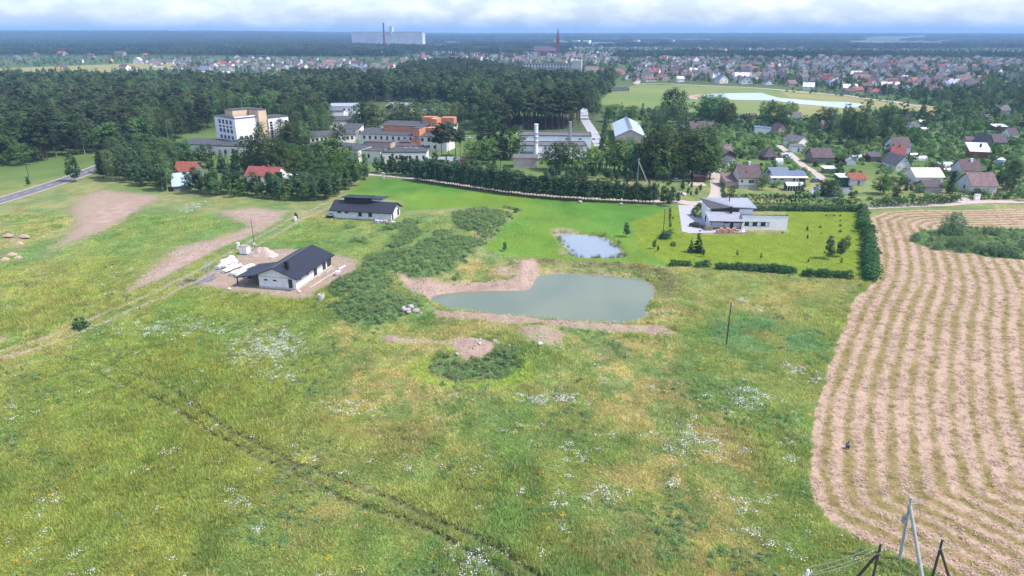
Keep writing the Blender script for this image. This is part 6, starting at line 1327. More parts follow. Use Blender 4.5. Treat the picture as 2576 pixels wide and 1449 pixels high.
# fence round the boiler house grove and along gardens
def fence(label, pts, h, m, n_rails=2, step=2.5, picket=None, name='fence'):
    L = [G(*p) for p in pts]; o = empty(name, L[0], 0, label, 'fence')
    for a, b in zip(L[:-1], L[1:]):
        k_ = max(1, int((b-a).length/step))
        for i in range(k_+1): p = a.lerp(b, i/k_)-L[0]; MB().box(p.x-.06, p.x+.06, p.y-.06, p.y+.06, -.1, h).build('post', m, o)
        for r in range(n_rails): z = h*(.35+.6*r/max(1, n_rails-1)); MB().tube([a-L[0]+Vector((0, 0, z)), b-L[0]+Vector((0, 0, z))], .035, .035, 4).build('rail', m, o)
        if picket:
            k2 = int((b-a).length/picket)
            for i in range(k2): p = a.lerp(b, (i+.5)/k2)-L[0]; MB().box(p.x-.12, p.x+.12, p.y-.1, p.y-.06, .1, h).build('picket', m, o)
fence('grey wire fence around the grove', [RC(600, 285), RC(640, 270), RC(900, 262), RC(1180, 268), RC(1220, 280)], 1.6, 'galvanised')
fence('pale picket fence in the upper gardens', [R5(1290, 300), R5(1470, 300)], 1.8, 'grey_wood', 2, 3, .5); fence('dark picket fence beside the lilac shrubs', [R5(1140, 830), R5(1250, 828)], 1.4, 'grey_wood', 2, 3, .6)
# ---------------------------------------------------------------- person in the field
def person():
    p = at(2129, 1131); r = empty('person', p, R(35), 'person crouching in the mown field in a blue and white jacket', 'person')
    def skin(name, verts, edges, rad, m, root=0, sub=1):
        me = bpy.data.meshes.new(name); me.from_pydata(verts, edges, []); o = link(bpy.data.objects.new(name, me), r); me.materials.append(M[m])
        md = o.modifiers.new('skin', 'SKIN'); 
        if not me.skin_vertices: 
            bpy.context.view_layer.objects.active = o
        for i, q in enumerate(me.skin_vertices[0].data): q.radius = (rad[i], rad[i]); q.use_root = (i == root)
        o.modifiers.new('sub', 'SUBSURF').levels = sub; o.modifiers['sub'].render_levels = sub; return o
    V = [(0, 0, .42), (.04, 0, .62), (.12, 0, .84), (.17, 0, .96), (.20, 0, 1.04), (.24, 0, 1.16),           # pelvis to head
         (.12, .19, .84), (.26, .25, .62), (.42, .14, .52), (.48, .10, .50), (.12, -.19, .84), (.26, -.25, .62), (.42, -.14, .52), (.48, -.10, .50),
         (.05, .12, .40), (.40, .16, .46), (.12, .15, .12), (.22, .15, .05), (.05, -.12, .40), (.40, -.16, .46), (.12, -.15, .12), (.22, -.15, .05)]
    E_ = [(0, 1), (1, 2), (2, 3), (3, 4), (4, 5), (2, 6), (6, 7), (7, 8), (8, 9), (2, 10), (10, 11), (11, 12), (12, 13), (0, 14), (14, 15), (15, 16), (16, 17), (0, 18), (18, 19), (19, 20), (20, 21)]
    rad = [.16, .17, .17, .07, .10, .10, .075, .055, .042, .04, .075, .055, .042, .04, .10, .075, .055, .05, .10, .075, .055, .05]
    b = skin('body', V, E_, rad, 'trousers_dark')
    skin('jacket', [(0, 0, .46), (.04, 0, .62), (.12, 0, .84), (.16, 0, .92), (.12, .19, .84), (.26, .25, .62), (.38, .17, .54), (.12, -.19, .84), (.26, -.25, .62), (.38, -.17, .54)], [(0, 1), (1, 2), (2, 3), (2, 4), (4, 5), (5, 6), (2, 7), (7, 8), (8, 9)], [.19, .20, .195, .09, .095, .075, .06, .095, .075, .06], 'jacket_blue')
    skin('face', [(.25, 0, 1.08), (.275, 0, 1.15), (.27, 0, 1.2)], [(0, 1), (1, 2)], [.07, .095, .085], 'skin'); skin('hair', [(.19, 0, 1.1), (.22, 0, 1.19), (.26, 0, 1.25)], [(0, 1), (1, 2)], [.07, .105, .08], 'hair')
    for s in (-1, 1):
        for k_ in range(5): MB().tube([(.47, s*(.07+.018*k_), .50), (.51, s*(.06+.018*k_), .49-.005*k_), (.535-(.03 if k_ in (0, 4) else 0), s*(.055+.018*k_), .465)], .009, .008, 6).build('finger', 'skin', r)
person()
# ================================================================== the town and what lies behind it
ROOFW = [('roof_grey', 'grey', .34), ('roof_brown', 'brown', .20), ('roof_pinkish', 'pinkish', .12), ('roof_red', 'red', .06), ('roof_orange', 'orange', .05), ('roof_purple', 'purple-brown', .08), ('roof_white_metal', 'white metal', .03), ('roof_blue', 'blue', .03)]
WALLW = [('white_paint', 'white', .18), ('lilac_render', 'lilac-grey', .30), ('cream_render', 'cream', .16), ('grey_brick', 'grey brick', .18), ('yellow_render', 'yellow', .05), ('sand_render', 'sandy', .09)]
_hp = {}
def hproto(v):
    if v not in _hp:
        g = random.Random(v); Wd = g.choice((9, 10, 11, 12)); Dp = g.choice((8, 9, 10)); H = g.choice((2.8, 3.4, 4.4, 5.0)); kind = ('gx', 'gy', 'gx', 'gy', 'hip', 'gy', 'gx', 'gx')[v % 8]; rise = g.uniform(2.6, 4.4) if kind != 'hip' else 2.6
        wl = walls(Wd, Dp, H, kind, rise).mesh('wall', 'white_paint'); rf = roofs(Wd, Dp, H, kind, rise, .5).mesh('roof', 'roof_grey')
        ch = MB().box(Wd*.35, Wd*.35+.8, Dp*.45, Dp*.45+.8, H+rise*.5, H+rise+1.0).mesh('chimney', 'red_brick'); _hp[v] = (Wd, Dp, H, rise, kind, wl, rf, ch)
    return _hp[v]
TOWN = []
def omat(o, m): o.material_slots[0].link = 'OBJECT'; o.material_slots[0].material = M[m]
def town_house(x, y, rz, v, rm, wm, label=None, scale=1.0, wins=True, group='houses of the far town', place='in the far town'):
    Wd, Dp, H, rise, kind, wl, rf, ch = hproto(v); TOWN.append((x, y))
    rt = next(q[1] for q in ROOFW if q[0] == rm); wt = next(q[1] for q in WALLW if q[0] == wm)
    shape = {'gx': 'gabled', 'gy': 'gable-fronted', 'hip': 'hip-roofed'}[kind]
    r = empty('town_house', (x, y, 0), rz, label or '%s house with %s walls and %s roof %s' % (shape, wt, rt, place), 'house', group if not label else None); r.scale = (scale,)*3
    for nm, me, mm in (('wall', wl, wm), ('roof', rf, rm), ('chimney', ch, None)):
        o = bpy.data.objects.new(nm, me); link(o, r)
        if mm: omat(o, mm)
    if wins:
        for q in ([('f', Wd*.18, H*.35, 1.2, 1.4), ('f', Wd*.66, H*.35, 1.2, 1.4)]+([('f', Wd*.43, H+.4, 1.2, 1.2)] if kind == 'gy' else [])+[('r', Dp*.4, H*.35, 1.2, 1.4), ('l', Dp*.4, H*.35, 1.2, 1.4)]): window(r, Wd, Dp, *q, bars=0)
    return r
def pickw(g, table): 
    u = g.random()*sum(t[2] for t in table)
    for t in table:
        u -= t[2]
        if u <= 0: return t[0]
    return table[0][0]
# houses one can make out along the near edge of town
FH = [(RF, 105, 540, 1.1, 3, 'roof_grey', 'white_paint', 'white gable-fronted house with round-arched windows at the town edge'), (RF, 465, 560, 1.0, 1, 'roof_purple', 'white_paint', 'white house with purple-brown roof beside the town road'), (RF, 860, 590, 1.1, 2, 'roof_pinkish', 'sand_render', 'sandy house with reddish roof behind the low fence'), (RF, 1090, 640, 1.15, 2, 'roof_white_metal', 'white_paint', 'broad white house with swept metal roof at the town road'),
      (RF, 1550, 590, 1.1, 5, 'roof_white_metal', 'white_paint', 'white house with pale metal roof above the lake'), (RF, 1790, 660, 1.1, 0, 'roof_white_metal', 'cream_render', 'house whose sunlit white roof glares above the lake'), (RF, 1950, 690, .9, 0, 'roof_red', 'grey_brick', 'house with deep red roof beside the glaring white one'), (RF, 2450, 650, 1.35, 0, 'roof_white_metal', 'yellow_render', 'tall yellow house with white metal roof'), (RF, 2240, 735, 1.1, 4, 'roof_red', 'grey_brick', 'wide low house with hipped red roof at the road'),
      (RF, 1830, 715, .9, 0, 'roof_purple', 'grey_brick', 'dark house below the glaring white roof'), (RF, 330, 440, 1.2, 0, 'roof_orange', 'cream_render', 'long house with bright orange roof in the second street'), (RF, 700, 490, 1.2, 5, 'roof_brown', 'grey_brick', 'brown-roofed brick house behind the town road'), (RF, 1270, 520, 1.1, 3, 'roof_purple', 'sand_render', 'red-gabled house behind the swept metal roof'), (RF, 2330, 540, 1.2, 3, 'roof_grey', 'white_paint', 'white-gabled house behind the tall yellow one'), (RF, 1950, 490, 1.1, 7, 'roof_brown', 'lilac_render', 'brown hip-ended house in the third street'),
      (lambda x, y: RT(2, x, y), 2360, 845, 1.2, 3, 'roof_grey', 'white_paint', 'white house with dark gable near the lake head'), (lambda x, y: RT(2, x, y), 2310, 800, 1.4, 0, 'roof_white_metal', 'white_paint', 'big house with silver-white roof near the lake head'), (lambda x, y: RT(2, x, y), 2140, 840, 1.1, 5, 'roof_blue', 'cream_render', 'cream house with pale blue roof at the field edge'), (lambda x, y: RT(2, x, y), 1560, 810, 1.1, 3, 'roof_orange', 'sand_render', 'pinkish house with orange-red gable roof at the field edge'),
      (lambda x, y: RT(2, x, y), 1700, 825, .9, 6, 'roof_white_metal', 'white_paint', 'low white outbuilding at the field edge'), (lambda x, y: RT(2, x, y), 1840, 790, 1.1, 0, 'roof_grey', 'grey_brick', 'long grey-roofed house at the field edge'), (lambda x, y: RT(2, x, y), 1290, 765, 1.1, 3, 'roof_grey', 'grey_brick', 'grey gabled house by the town street'), (lambda x, y: RT(2, x, y), 1380, 790, 1.0, 3, 'roof_grey', 'sand_render', 'sandy gabled house by the town street'), (lambda x, y: RT(2, x, y), 1470, 800, 1.0, 5, 'roof_brown', 'sand_render', 'brown gabled house by the town street'),
      (lambda x, y: RT(3, x, y), 1680, 870, 1.2, 3, 'roof_red', 'yellow_render', 'yellow house with dark red roof near the second lake'), (lambda x, y: RT(3, x, y), 1490, 865, 1.1, 0, 'roof_red', 'white_paint', 'white house with dark red roof near the second lake'), (lambda x, y: RT(3, x, y), 1420, 815, 1.1, 1, 'roof_white_metal', 'white_paint', 'white-roofed house behind the dark red roofs'), (lambda x, y: RT(3, x, y), 1400, 945, .9, 5, 'roof_white_metal', 'white_paint', 'small white-roofed house beside the lake road'),
      (lambda x, y: RT(0, x, y), 1380, 640, 1.3, 5, 'roof_white_metal', 'lilac_render', 'big pale house with light roof left of the dark tree'), (lambda x, y: RT(0, x, y), 800, 632, 1.1, 6, 'roof_grey', 'white_paint', 'white cottage in the fields beyond the wood'), (lambda x, y: RT(0, x, y), 1090, 622, 1.1, 6, 'roof_brown', 'yellow_render', 'yellow cottage in the fields beyond the wood'), (lambda x, y: RT(0, x, y), 610, 720, 1.5, 3, 'roof_purple', 'yellow_render', 'yellow-gabled farmhouse half sunk behind the wood'), (lambda x, y: RT(0, x, y), 610, 560, 1.9, 0, 'roof_red', 'sand_render', 'long farm building with red roof at the far wood edge'),
      (lambda x, y: RT(0, x, y), 350, 560, 1.5, 4, 'roof_red', 'sand_render', 'low red hipped farm roof at the far wood edge'), (lambda x, y: RT(0, x, y), 895, 580, 1.9, 4, 'roof_purple', 'grey_brick', 'broad dark barn roof at the far wood edge'), (lambda x, y: RT(0, x, y), 1200, 560, 1.9, 0, 'roof_purple', 'sand_render', 'dark red manor roof at the far wood edge'), (lambda x, y: RT(0, x, y), 1460, 570, 1.5, 4, 'roof_orange', 'sand_render', 'orange hipped roof at the far wood edge'), (lambda x, y: RT(0, x, y), 1990, 740, 1.2, 3, 'roof_grey', 'white_paint', 'white twin-gabled house rising above the wood'),
      (lambda x, y: RT(0, x, y), 1240, 710, 1.3, 6, 'roof_purple', 'cream_render', 'long low cream house beyond the wood'), (lambda x, y: RT(0, x, y), 1340, 700, 1.0, 4, 'roof_orange', 'white_paint', 'white house with orange roof beyond the wood'), (lambda x, y: RT(0, x, y), 80, 540, 1.1, 3, 'roof_grey', 'lilac_render', 'grey cottage at the left edge of the far wood'), (lambda x, y: RT(0, x, y), 140, 600, 1.5, 1, 'roof_grey', 'grey_brick', 'long grey shed at the left edge of the far fields')]
for i, (reg, x, y, s_, v, rm, wm, lab) in enumerate(FH):
    p = G(*reg(x, y)); Wd = hproto(v)[0]*s_; town_house(p.x-Wd/2, p.y, R(random.uniform(-22, 22)), v, rm, wm, lab, s_)
g = random.Random(5)
def fill_town(poly, spacing, n, seed, place, scale=(.85, 1.15), red=1.0):
    P = PG(poly); gg = np.random.default_rng(seed); xs = [p.x for p in P]; ys = [p.y for p in P]; c_ = 0; tries = 0
    # denser towards the viewer so that the rows read as in the photograph
    while c_ < n and tries < n*60:
        tries += 1; py = gg.uniform(min(q[1] for q in poly), max(q[1] for q in poly)); px = gg.uniform(min(q[0] for q in poly), max(q[0] for q in poly)); p = G(px, py)
        if sdf(P, np.array([p.x]), np.array([p.y]))[0] < 0: continue
        if any((p.x-a)**2+(p.y-b)**2 < spacing**2 for a, b in TOWN): continue
        town_house(p.x, p.y, R(gg.choice([-25, -18, 8, 15, 62, -70])+gg.uniform(-5, 5)), int(gg.integers(8)), pickw(g, ROOFW), pickw(g, WALLW), None, gg.uniform(*scale), p.y < 1050, 'houses of the far town', place); c_ += 1
fill_town([(1560,196),(1600,170),(1700,155),(2000,160),(2200,165),(2260,190),(2420,200),(2440,225),(2330,240),(2200,235),(2050,215),(1950,205),(1800,200),(1700,203),(1600,206)], 13, 132, 31, 'in the streets above the lake')
fill_town([(330,158),(480,150),(700,150),(1000,160),(1010,182),(900,190),(700,186),(500,190),(420,176)], 13, 52, 32, 'beyond the hospital wood')
fill_town([(1000,150),(1150,132),(1500,135),(1700,130),(2000,140),(2400,150),(2576,165),(2576,200),(2400,195),(2200,162),(1900,152),(1600,160),(1450,165),(1300,160)], 20, 68, 33, 'in the farther streets', (.9, 1.4))
# the rest of the houses, too small to pick apart
fi = []; gh_ = np.random.default_rng(66)
for poly, n_, cl in (([(1560,200),(1600,165),(1700,148),(2000,150),(2300,160),(2500,190),(2440,225),(2330,238),(2050,214),(1800,200)], 170, 11), ([(330,156),(700,147),(1010,156),(1010,180),(700,184),(420,176)], 90, 11), ([(1000,150),(1150,122),(1500,120),(2000,122),(2500,135),(2576,165),(2400,190),(1900,150),(1450,162)], 560, 13)):
    P = PG(poly); c_ = 0
    for _ in range(n_*40):
        if c_ >= n_: break
        p = G(gh_.uniform(min(q[0] for q in poly), max(q[0] for q in poly)), gh_.uniform(min(q[1] for q in poly), max(q[1] for q in poly)))
        if sdf(P, np.array([p.x]), np.array([p.y]))[0] < 0 or any((p.x-a)**2+(p.y-b)**2 < cl**2 for a, b in TOWN): continue
        TOWN.append((p.x, p.y)); fi.append((p.x, p.y)); c_ += 1
hm = []
for v in range(8):
    Wd, Dp, H, rise, kind, wl, rf, ch = hproto(v)
    for rm, wm in (('roof_grey', 'lilac_render'), ('roof_pinkish', 'cream_render'), ('roof_red' if v % 4 == 1 else 'roof_purple', 'lilac_render')):
        me = bpy.data.meshes.new('far_house'); n1 = len(wl.vertices); me.from_pydata([tuple(q.co) for q in wl.vertices]+[tuple(q.co) for q in rf.vertices], [], [tuple(p.vertices) for p in wl.polygons]+[tuple(i+n1 for i in p.vertices) for p in rf.polygons])
        me.materials.append(M[wm]); me.materials.append(M[rm]); me.polygons.foreach_set('material_index', np.array([0]*len(wl.polygons)+[1]*len(rf.polygons), np.int32)); me.update(); hm.append(me)
n_ = len(fi); rt_ = np.zeros((n_, 3)); rt_[:, 2] = gh_.choice([-.4, -.3, .15, .26, 1.1, -1.2], n_); s_ = gh_.uniform(.9, 1.2, n_)
instances('far_houses', np.array([(a, b, 0) for a, b in fi]), np.stack([s_, s_, s_], -1), rt_, hm, gh_.integers(0, len(hm), n_), 'crowded small houses of the farther town streets')
# ---------------------------------------------------------------- large far buildings
def far_box(name, label, cat, a, b, D_, H, wm, rm, rows=0, cols=0, extra=None):
    o = house(name, label, a, b, D_, H, 'flat', 0, wm, rm, (), cat=cat); W_ = o['W']
    for r in range(rows):
        for c_ in range(cols): window(o, W_, D_, 'f', W_*(c_+.5)/cols-1.2, H*(r+.35)/rows, 2.4, H/rows*.5, bars=0, flat=False)
    del o['W']; return o
sb = far_box('school_building', 'long grey four-storey school with a blank end tower', 'school', RT(2,110,730), RT(2,600,735), 16, 13, 'grey_tile_block', 'roof_grey', 3, 16)
tw = G(*RT(2,600,735)); MB().box(0, 14, -2, 14, 0, 18).build('end_tower', 'grey_tile_block', sb).location = (sb.location.x*0+ (G(*RT(2,600,735))-G(*RT(2,110,730))).length+.1, 0, 0)
s2 = far_box('school_hall', 'pinkish school hall with stepped blank walls', 'school', RT(2,740,775), RT(2,870,775), 18, 14, 'pink_render', 'roof_brown'); MB().box(23, 46, -3, 14, 0, 12).build('side_wall', 'pink_render', s2); MB().box(22.8, 46.2, -3.2, 14.2, 12.01, 12.4).build('side_roof', 'roof_brown', s2)
far_box('garage_row', 'low derelict block in the clearing by the far field', 'shed', RT(2,1000,930), RT(2,1180,925), 9, 3.4, 'grey_render', 'roof_purple', 1, 8)
# church
cp_ = G(*RT(2,335,560)); ch = empty('church', cp_, 0, 'red brick church with dark nave roof and tall pointed spire', 'church')
walls(58, 22, 12, 'gx', 12).build('nave_wall', 'church_brick', ch).location = (-30, 0, 0); roofs(58, 22, 12, 'gx', 12, .8).build('nave_roof', 'roof_purple', ch).location = (-30, 0, 0)
MB().box(28.2, 37, 6, 15, 0, 40).build('tower', 'church_brick', ch)
sp = MB(); sp.poly((28, 5.8, 40), (37.2, 5.8, 40), (32.6, 10.5, 70)).poly((37.2, 5.8, 40), (37.2, 15.2, 40), (32.6, 10.5, 70)).poly((37.2, 15.2, 40), (28, 15.2, 40), (32.6, 10.5, 70)).poly((28, 15.2, 40), (28, 5.8, 40), (32.6, 10.5, 70)); sp.build('spire', 'church_brick', ch)
for i in range(6): window(ch, 9, 9, (-26+i*9, -.02, 4), 0, 0, 2.4, 6, fm='church_brick', bars=0)
for z in (28, 34): window(ch, 9, 9, (31, 5.98, z), 0, 0, 3, 4, fm='church_brick', bars=1)
MB().box(-8, 10, -9, -.05, 0, 11).build('transept', 'church_brick', ch)
# grain elevator, chimney, mast, blocks
ea = G(886, 118); eb = G(1064, 119); d = eb-ea; L = d.length; ge = empty('grain_elevator', ea, math.atan2(d.y, d.x), 'huge pale concrete grain elevator on the horizon', 'grain elevator')
sg = L/9; HE = 33/pxm(ea)
for i in range(9):
    MB().box(i*sg+.6, (i+1)*sg-.6, 0, 30, 0, HE*(1.0 if i != 4 else .8)).build('silo_block', 'elevator_concrete', ge)
    if i: MB().box(i*sg-.6, i*sg+.6, 1, 29, 0, HE*.96).build('gap_shadow', 'rib_shadow', ge)  # dark filler painted in as the shadow between silo blocks
MB().box(L*.02, L*.99, 8, 22, HE+.1, HE+5).build('top_gallery', 'grey_render', ge); MB().box(L*.535, L*.575, 6, 24, HE, HE+HE*.42).build('head_house', 'elevator_concrete', ge); MB().box(L*.545, L*.56, 10, 20, HE*1.42, HE*1.5).build('lift_house', 'grey_render', ge)
tb_ = G(968, 124); hch = 62/pxm(tb_); o = empty('chimney_stack', tb_, 0, 'tall dark brick chimney before the grain elevator', 'chimney'); MB().tube([(0, 0, 0), (0, 0, hch)], 4.2, 2.6, 14).build('shaft', 'church_brick', o); MB().tube([(0, 0, hch-3), (0, 0, hch)], 3.2, 3.2, 14).build('rim', 'roof_purple', o)
tm = G(1447, 104); o = empty('radio_mast', tm, 0, 'thin lattice radio mast against the sky', 'mast'); hm = 49/pxm(tm); MB().tube([(0, 0, 0), (0, 0, hm)], 1.3, .5, 6).build('shaft', 'grey_render', o); MB().box(-2, 2, -2, 2, 0, 4).build('base', 'concrete', o)
for i, (x0, x1, yb, H, wm, lab) in enumerate(((1232,1292,117,14,'cream_render','long cream apartment block left of the church'), (1320,1328,108,24,'pink_render','narrow pink tower block far left of the church'), (1438,1454,112,22,'lilac_render','pale high block behind the mast'), (1466,1482,112,22,'white_paint','second pale high block behind the mast'), (1497,1540,112,10,'white_paint','long white factory hall in the far town'), (1540,1582,113,10,'lilac_render','long grey factory hall in the far town'),
        (1592,1604,112,24,'pink_render','pink tower block right of the factory halls'), (1677,1693,113,24,'pink_render','second pink tower block farther right'), (1084,1135,137,8,'cream_render','long low commercial block before the elevator'), (1120,1230,126,12,'pink_render','long brick housing row in the middle of town'), (896,960,142,12,'pink_render','old brick barracks among the town trees'), (1325,1350,140,9,'white_paint','white gabled hall beside the church'), (2350,2440,108,8,'lilac_render','low industrial hall by the distant wood'), (1266,1292,147,11,'roof_orange','bright orange-red roofed hall left of the school'))):
    far_box('far_block', lab, 'building', (x0, yb), (x1, yb+.2), 18, H, wm, 'roof_grey', 3 if H > 12 else 1, max(4, int((x1-x0)/5)))
for o in list(col.objects):
    if o.type == 'EMPTY' and 'W' in o: del o['W']
# ---------------------------------------------------------------- town trees
def region_points(poly, n, seed, clear=9):
    P = PG(poly); gg = np.random.default_rng(seed); px = gg.uniform(min(q[0] for q in poly), max(q[0] for q in poly), n*3); py = gg.uniform(min(q[1] for q in poly), max(q[1] for q in poly), n*3)
    pts = np.array([G(a, b)[:2] for a, b in zip(px, py)]); k = sdf(P, pts[:, 0], pts[:, 1]) > 0; pts = pts[k][:n]
    T_ = np.array(TOWN); ok = np.array([((T_-q)**2).sum(1).min() > clear**2 for q in pts]); return pts[ok]
items = []
gg = np.random.default_rng(8)
def add(poly, n, seed, mix, clear=8, excl=()):
    p = region_points(poly, n, seed, clear)
    for E_ in excl: p = p[sdf(E_, p[:, 0], p[:, 1]) < 0]
    ks = gg.choice(len(mix), len(p)); items.extend((mix[i][0], q[0], q[1], 0., gg.uniform(mix[i][1], mix[i][2])) for i, q in zip(ks, p))
mx = [('leafy_tree', 5, 10), ('fruit_tree', 3, 5.5), ('leafy_tree', 6, 12), ('birch_tree', 9, 14), ('spruce_tree', 7, 12), ('garden_bush', 2, 3)]
mx2 = [('leafy_tree', 4, 7), ('fruit_tree', 3, 4.5), ('leafy_tree', 4, 9), ('birch_tree', 7, 11), ('spruce_tree', 5, 9), ('garden_bush', 1.5, 3), ('fruit_tree', 3, 5)]
add([(1560,206),(1590,170),(1700,150),(2000,155),(2250,165),(2500,190),(2576,215),(2576,255),(2400,262),(2250,245),(2050,222),(1950,215),(1800,207)], 2600, 41, mx2, 8, [FARP])
add([(2250,240),(2420,262),(2650,270),(2650,292),(2420,284),(2330,268)], 180, 46, mx2, 8); add([(2200,225),(2450,200),(2650,195),(2650,272),(2420,262)], 380, 47, mx2, 8, [PG([(2400,206),(2700,203),(2700,222),(2430,214)])])
add([(0,200),(0,140),(330,140),(1010,150),(1010,195),(800,205),(400,210)], 1700, 42, mx2, 9, [PG([(0,172),(200,165),(330,160),(480,160),(420,178),(250,183),(0,183)])])
add([(1000,165),(1130,128),(1500,125),(2000,130),(2576,140),(2576,200),(2200,165),(1700,155),(1560,175),(1480,205),(1320,205),(1230,178)], 2400, 43, [('leafy_tree', 6, 10), ('birch_tree', 8, 12), ('fruit_tree', 4, 6)], 10)
add([(1330,205),(1480,205),(1560,190),(1530,235),(1490,262),(1440,262),(1320,215)], 420, 44, [('pine_tree', 12, 17), ('leafy_tree', 8, 13), ('birch_tree', 10, 15)], 10)
add([(1000,150),(1000,122),(1600,118),(2576,120),(2576,142),(2000,132)], 1600, 45, [('leafy_tree', 7, 11), ('pine_tree', 9, 13)], 12)
add([(1890,228),(2060,237),(2200,253),(2350,268),(2350,262),(2200,246),(2060,229)], 120, 48, [('fruit_tree', 3, 5), ('garden_bush', 1.5, 2.5)], 10)
sb_pts = [sb, s2, ch]
kk = []
for it in items:
    bad = False
    for o_, (x0, x1, y0, y1) in ((sb, (-4, 84, -22, 18)), (ch, (-34, 42, -40, 26)), (s2, (-4, 52, -22, 20))):
        lx, ly = it[1]-o_.location.x, it[2]-o_.location.y
        if x0 < lx < x1 and y0 < ly < y1: bad = True
    if not bad: kk.append(it)
scatter_kinds('town_greenery', kk, 'trees and gardens between the houses of the far town', 9)
# ---------------------------------------------------------------- far woods made of clumps
def clump(seed, n=46, S=58.):
    g = np.random.default_rng(seed); vs, fs, ts = [], [], []; off = 0
    for i in range(n):
        x, y = g.uniform(-S/2, S/2, 2); h = g.uniform(11, 18); r = g.uniform(2.2, 3.6); z = h*(.35+.62*g.random(9)); rr = r*np.sqrt(np.clip(1.05-(z/h)**2, .05, 1)); a = g.random(9)*6.28
        c_ = np.stack([x+rr*.7*np.cos(a), y+rr*.7*np.sin(a), z], -1); v, f, t_ = leaf_quads(c_, np.full(9, 1.6), 4, 3.0, .9, .4, int(g.integers(1e6)), aspect=.9)
        vs.append(v); fs.append(f+off); ts.append(np.clip(t_*.5+g.random()*.5, 0, 1)); off += len(v)
    return leaf_mesh('wood_clump', np.concatenate(vs), np.concatenate(fs), np.concatenate(ts), 'pine_needles' if seed % 2 else 'far_leaves')
leafmat('far_leaves', (.036, .078, .036), (.07, .115, .05))
clumps = [clump(s_) for s_ in range(1, 5)]
gg = np.random.default_rng(77); pts = []
Y = 1700.
while Y < 15000:
    st = 46 if Y < 4200 else 46+(Y-4200)*.012; xs = np.arange(-.82*Y, .82*Y, st); xs = xs+gg.uniform(-.4, .4, len(xs))*st; ys = Y+gg.uniform(-.5, .5, len(xs))*st; pts.append(np.stack([xs, ys, np.full(len(xs), st/46)], -1)); Y += st*(1 if Y < 4200 else 1.15)
pts = np.concatenate(pts); X, Y, S_ = pts.T; ratio = X/Y
dens = fbm(X/420, Y/420, 99)
town = (sdf(PG([(1000,168),(1010,108),(1500,104),(2350,110),(2650,128),(2650,210),(2000,170)]), X, Y) > 0)
townL = (sdf(PG([(-100,200),(-100,141),(330,139),(1010,146),(1010,200)]), X, Y) > 0)
fieldR = (sdf(PG([(2140,101.5),(2340,98),(2340,104),(2190,109)]), X, Y) > 0)
keep = ~townL & ~fieldR & np.where(town, dens > .60, np.where(ratio < -.2, dens > .24, dens > .47))
near_e = (np.abs(X-(ea.x+eb.x)/2) < L*.6) & (np.abs(Y-ea.y) < 60); keep &= ~near_e
X, Y, S_ = X[keep], Y[keep], S_[keep]; Z = terrain(X, Y)
n = len(X); sc3 = np.stack([S_*1.05, S_*1.05, np.clip(S_, 1, 1.35)*gg.uniform(.85, 1.25, n)*np.where((Y > 2300), 1.05, .9)], -1); rt = np.zeros((n, 3)); rt[:, 2] = gg.random(n)*6.28
instances('distant_forest', np.stack([X, Y, Z-.5], -1), sc3, rt, clumps, gg.integers(0, 4, n), 'distant forest reaching the horizon')
print('FAR', n, len(items))
# ---------------------------------------------------------------- haze
hz = MB().box(-19000, 19000, -600, 22000, -8, 175).build('haze', 'white_paint'); m = bpy.data.materials.new('haze'); m.use_nodes = True; t = m.node_tree; t.nodes.clear()
vo = N(t, 'ShaderNodeVolumePrincipled'); vo.inputs['Color'].default_value = (.38, .64, 1, 1); vo.inputs['Density'].default_value = 1.4e-4; vo.inputs['Anisotropy'].default_value = 0
oo = N(t, 'ShaderNodeOutputMaterial'); t.links.new(vo.outputs[0], oo.inputs['Volume']); hz.data.materials.clear(); hz.data.materials.append(m); tag(hz, 'thin blue summer haze over the whole land', kind='stuff')
# ================================================================== grass, weeds, flowers, straw
def inst_mat(name, mul=1.0, trans=.3, fixed=None):
    m = bpy.data.materials.new(name); m.use_nodes = True; t = m.node_tree; t.nodes.clear()
    v = N(t, 'ShaderNodeAttribute', attribute_name='tint'); f = ramp(t, v.outputs['Fac'], [(0, .7*mul), (1, 1.4*mul)])
    if fixed is None:
        a = N(t, 'ShaderNodeAttribute', attribute_name='gcol', attribute_type='INSTANCER'); c = mixc(t, 1.0, a.outputs['Color'], f, 'MULTIPLY')
    else: c = mixc(t, 1.0, fixed, f, 'MULTIPLY')
    d = N(t, 'ShaderNodeBsdfDiffuse'); tr = N(t, 'ShaderNodeBsdfTranslucent'); mx = N(t, 'ShaderNodeMixShader'); mx.inputs[0].default_value = trans
    t.links.new(c, d.inputs[0]); t.links.new(c, tr.inputs[0]); t.links.new(d.outputs[0], mx.inputs[1]); t.links.new(tr.outputs[0], mx.inputs[2])
    o = N(t, 'ShaderNodeOutputMaterial'); t.links.new(mx.outputs[0], o.inputs[0]); M[name] = m
inst_mat('meadow_grass', 2.05, .45); inst_mat('white_petals', 1.0, .2, (.72, .72, .70)); inst_mat('yellow_petals', 1.0, .2, (.60, .42, .05)); inst_mat('straw', 1.0, .1, (.44, .325, .24))
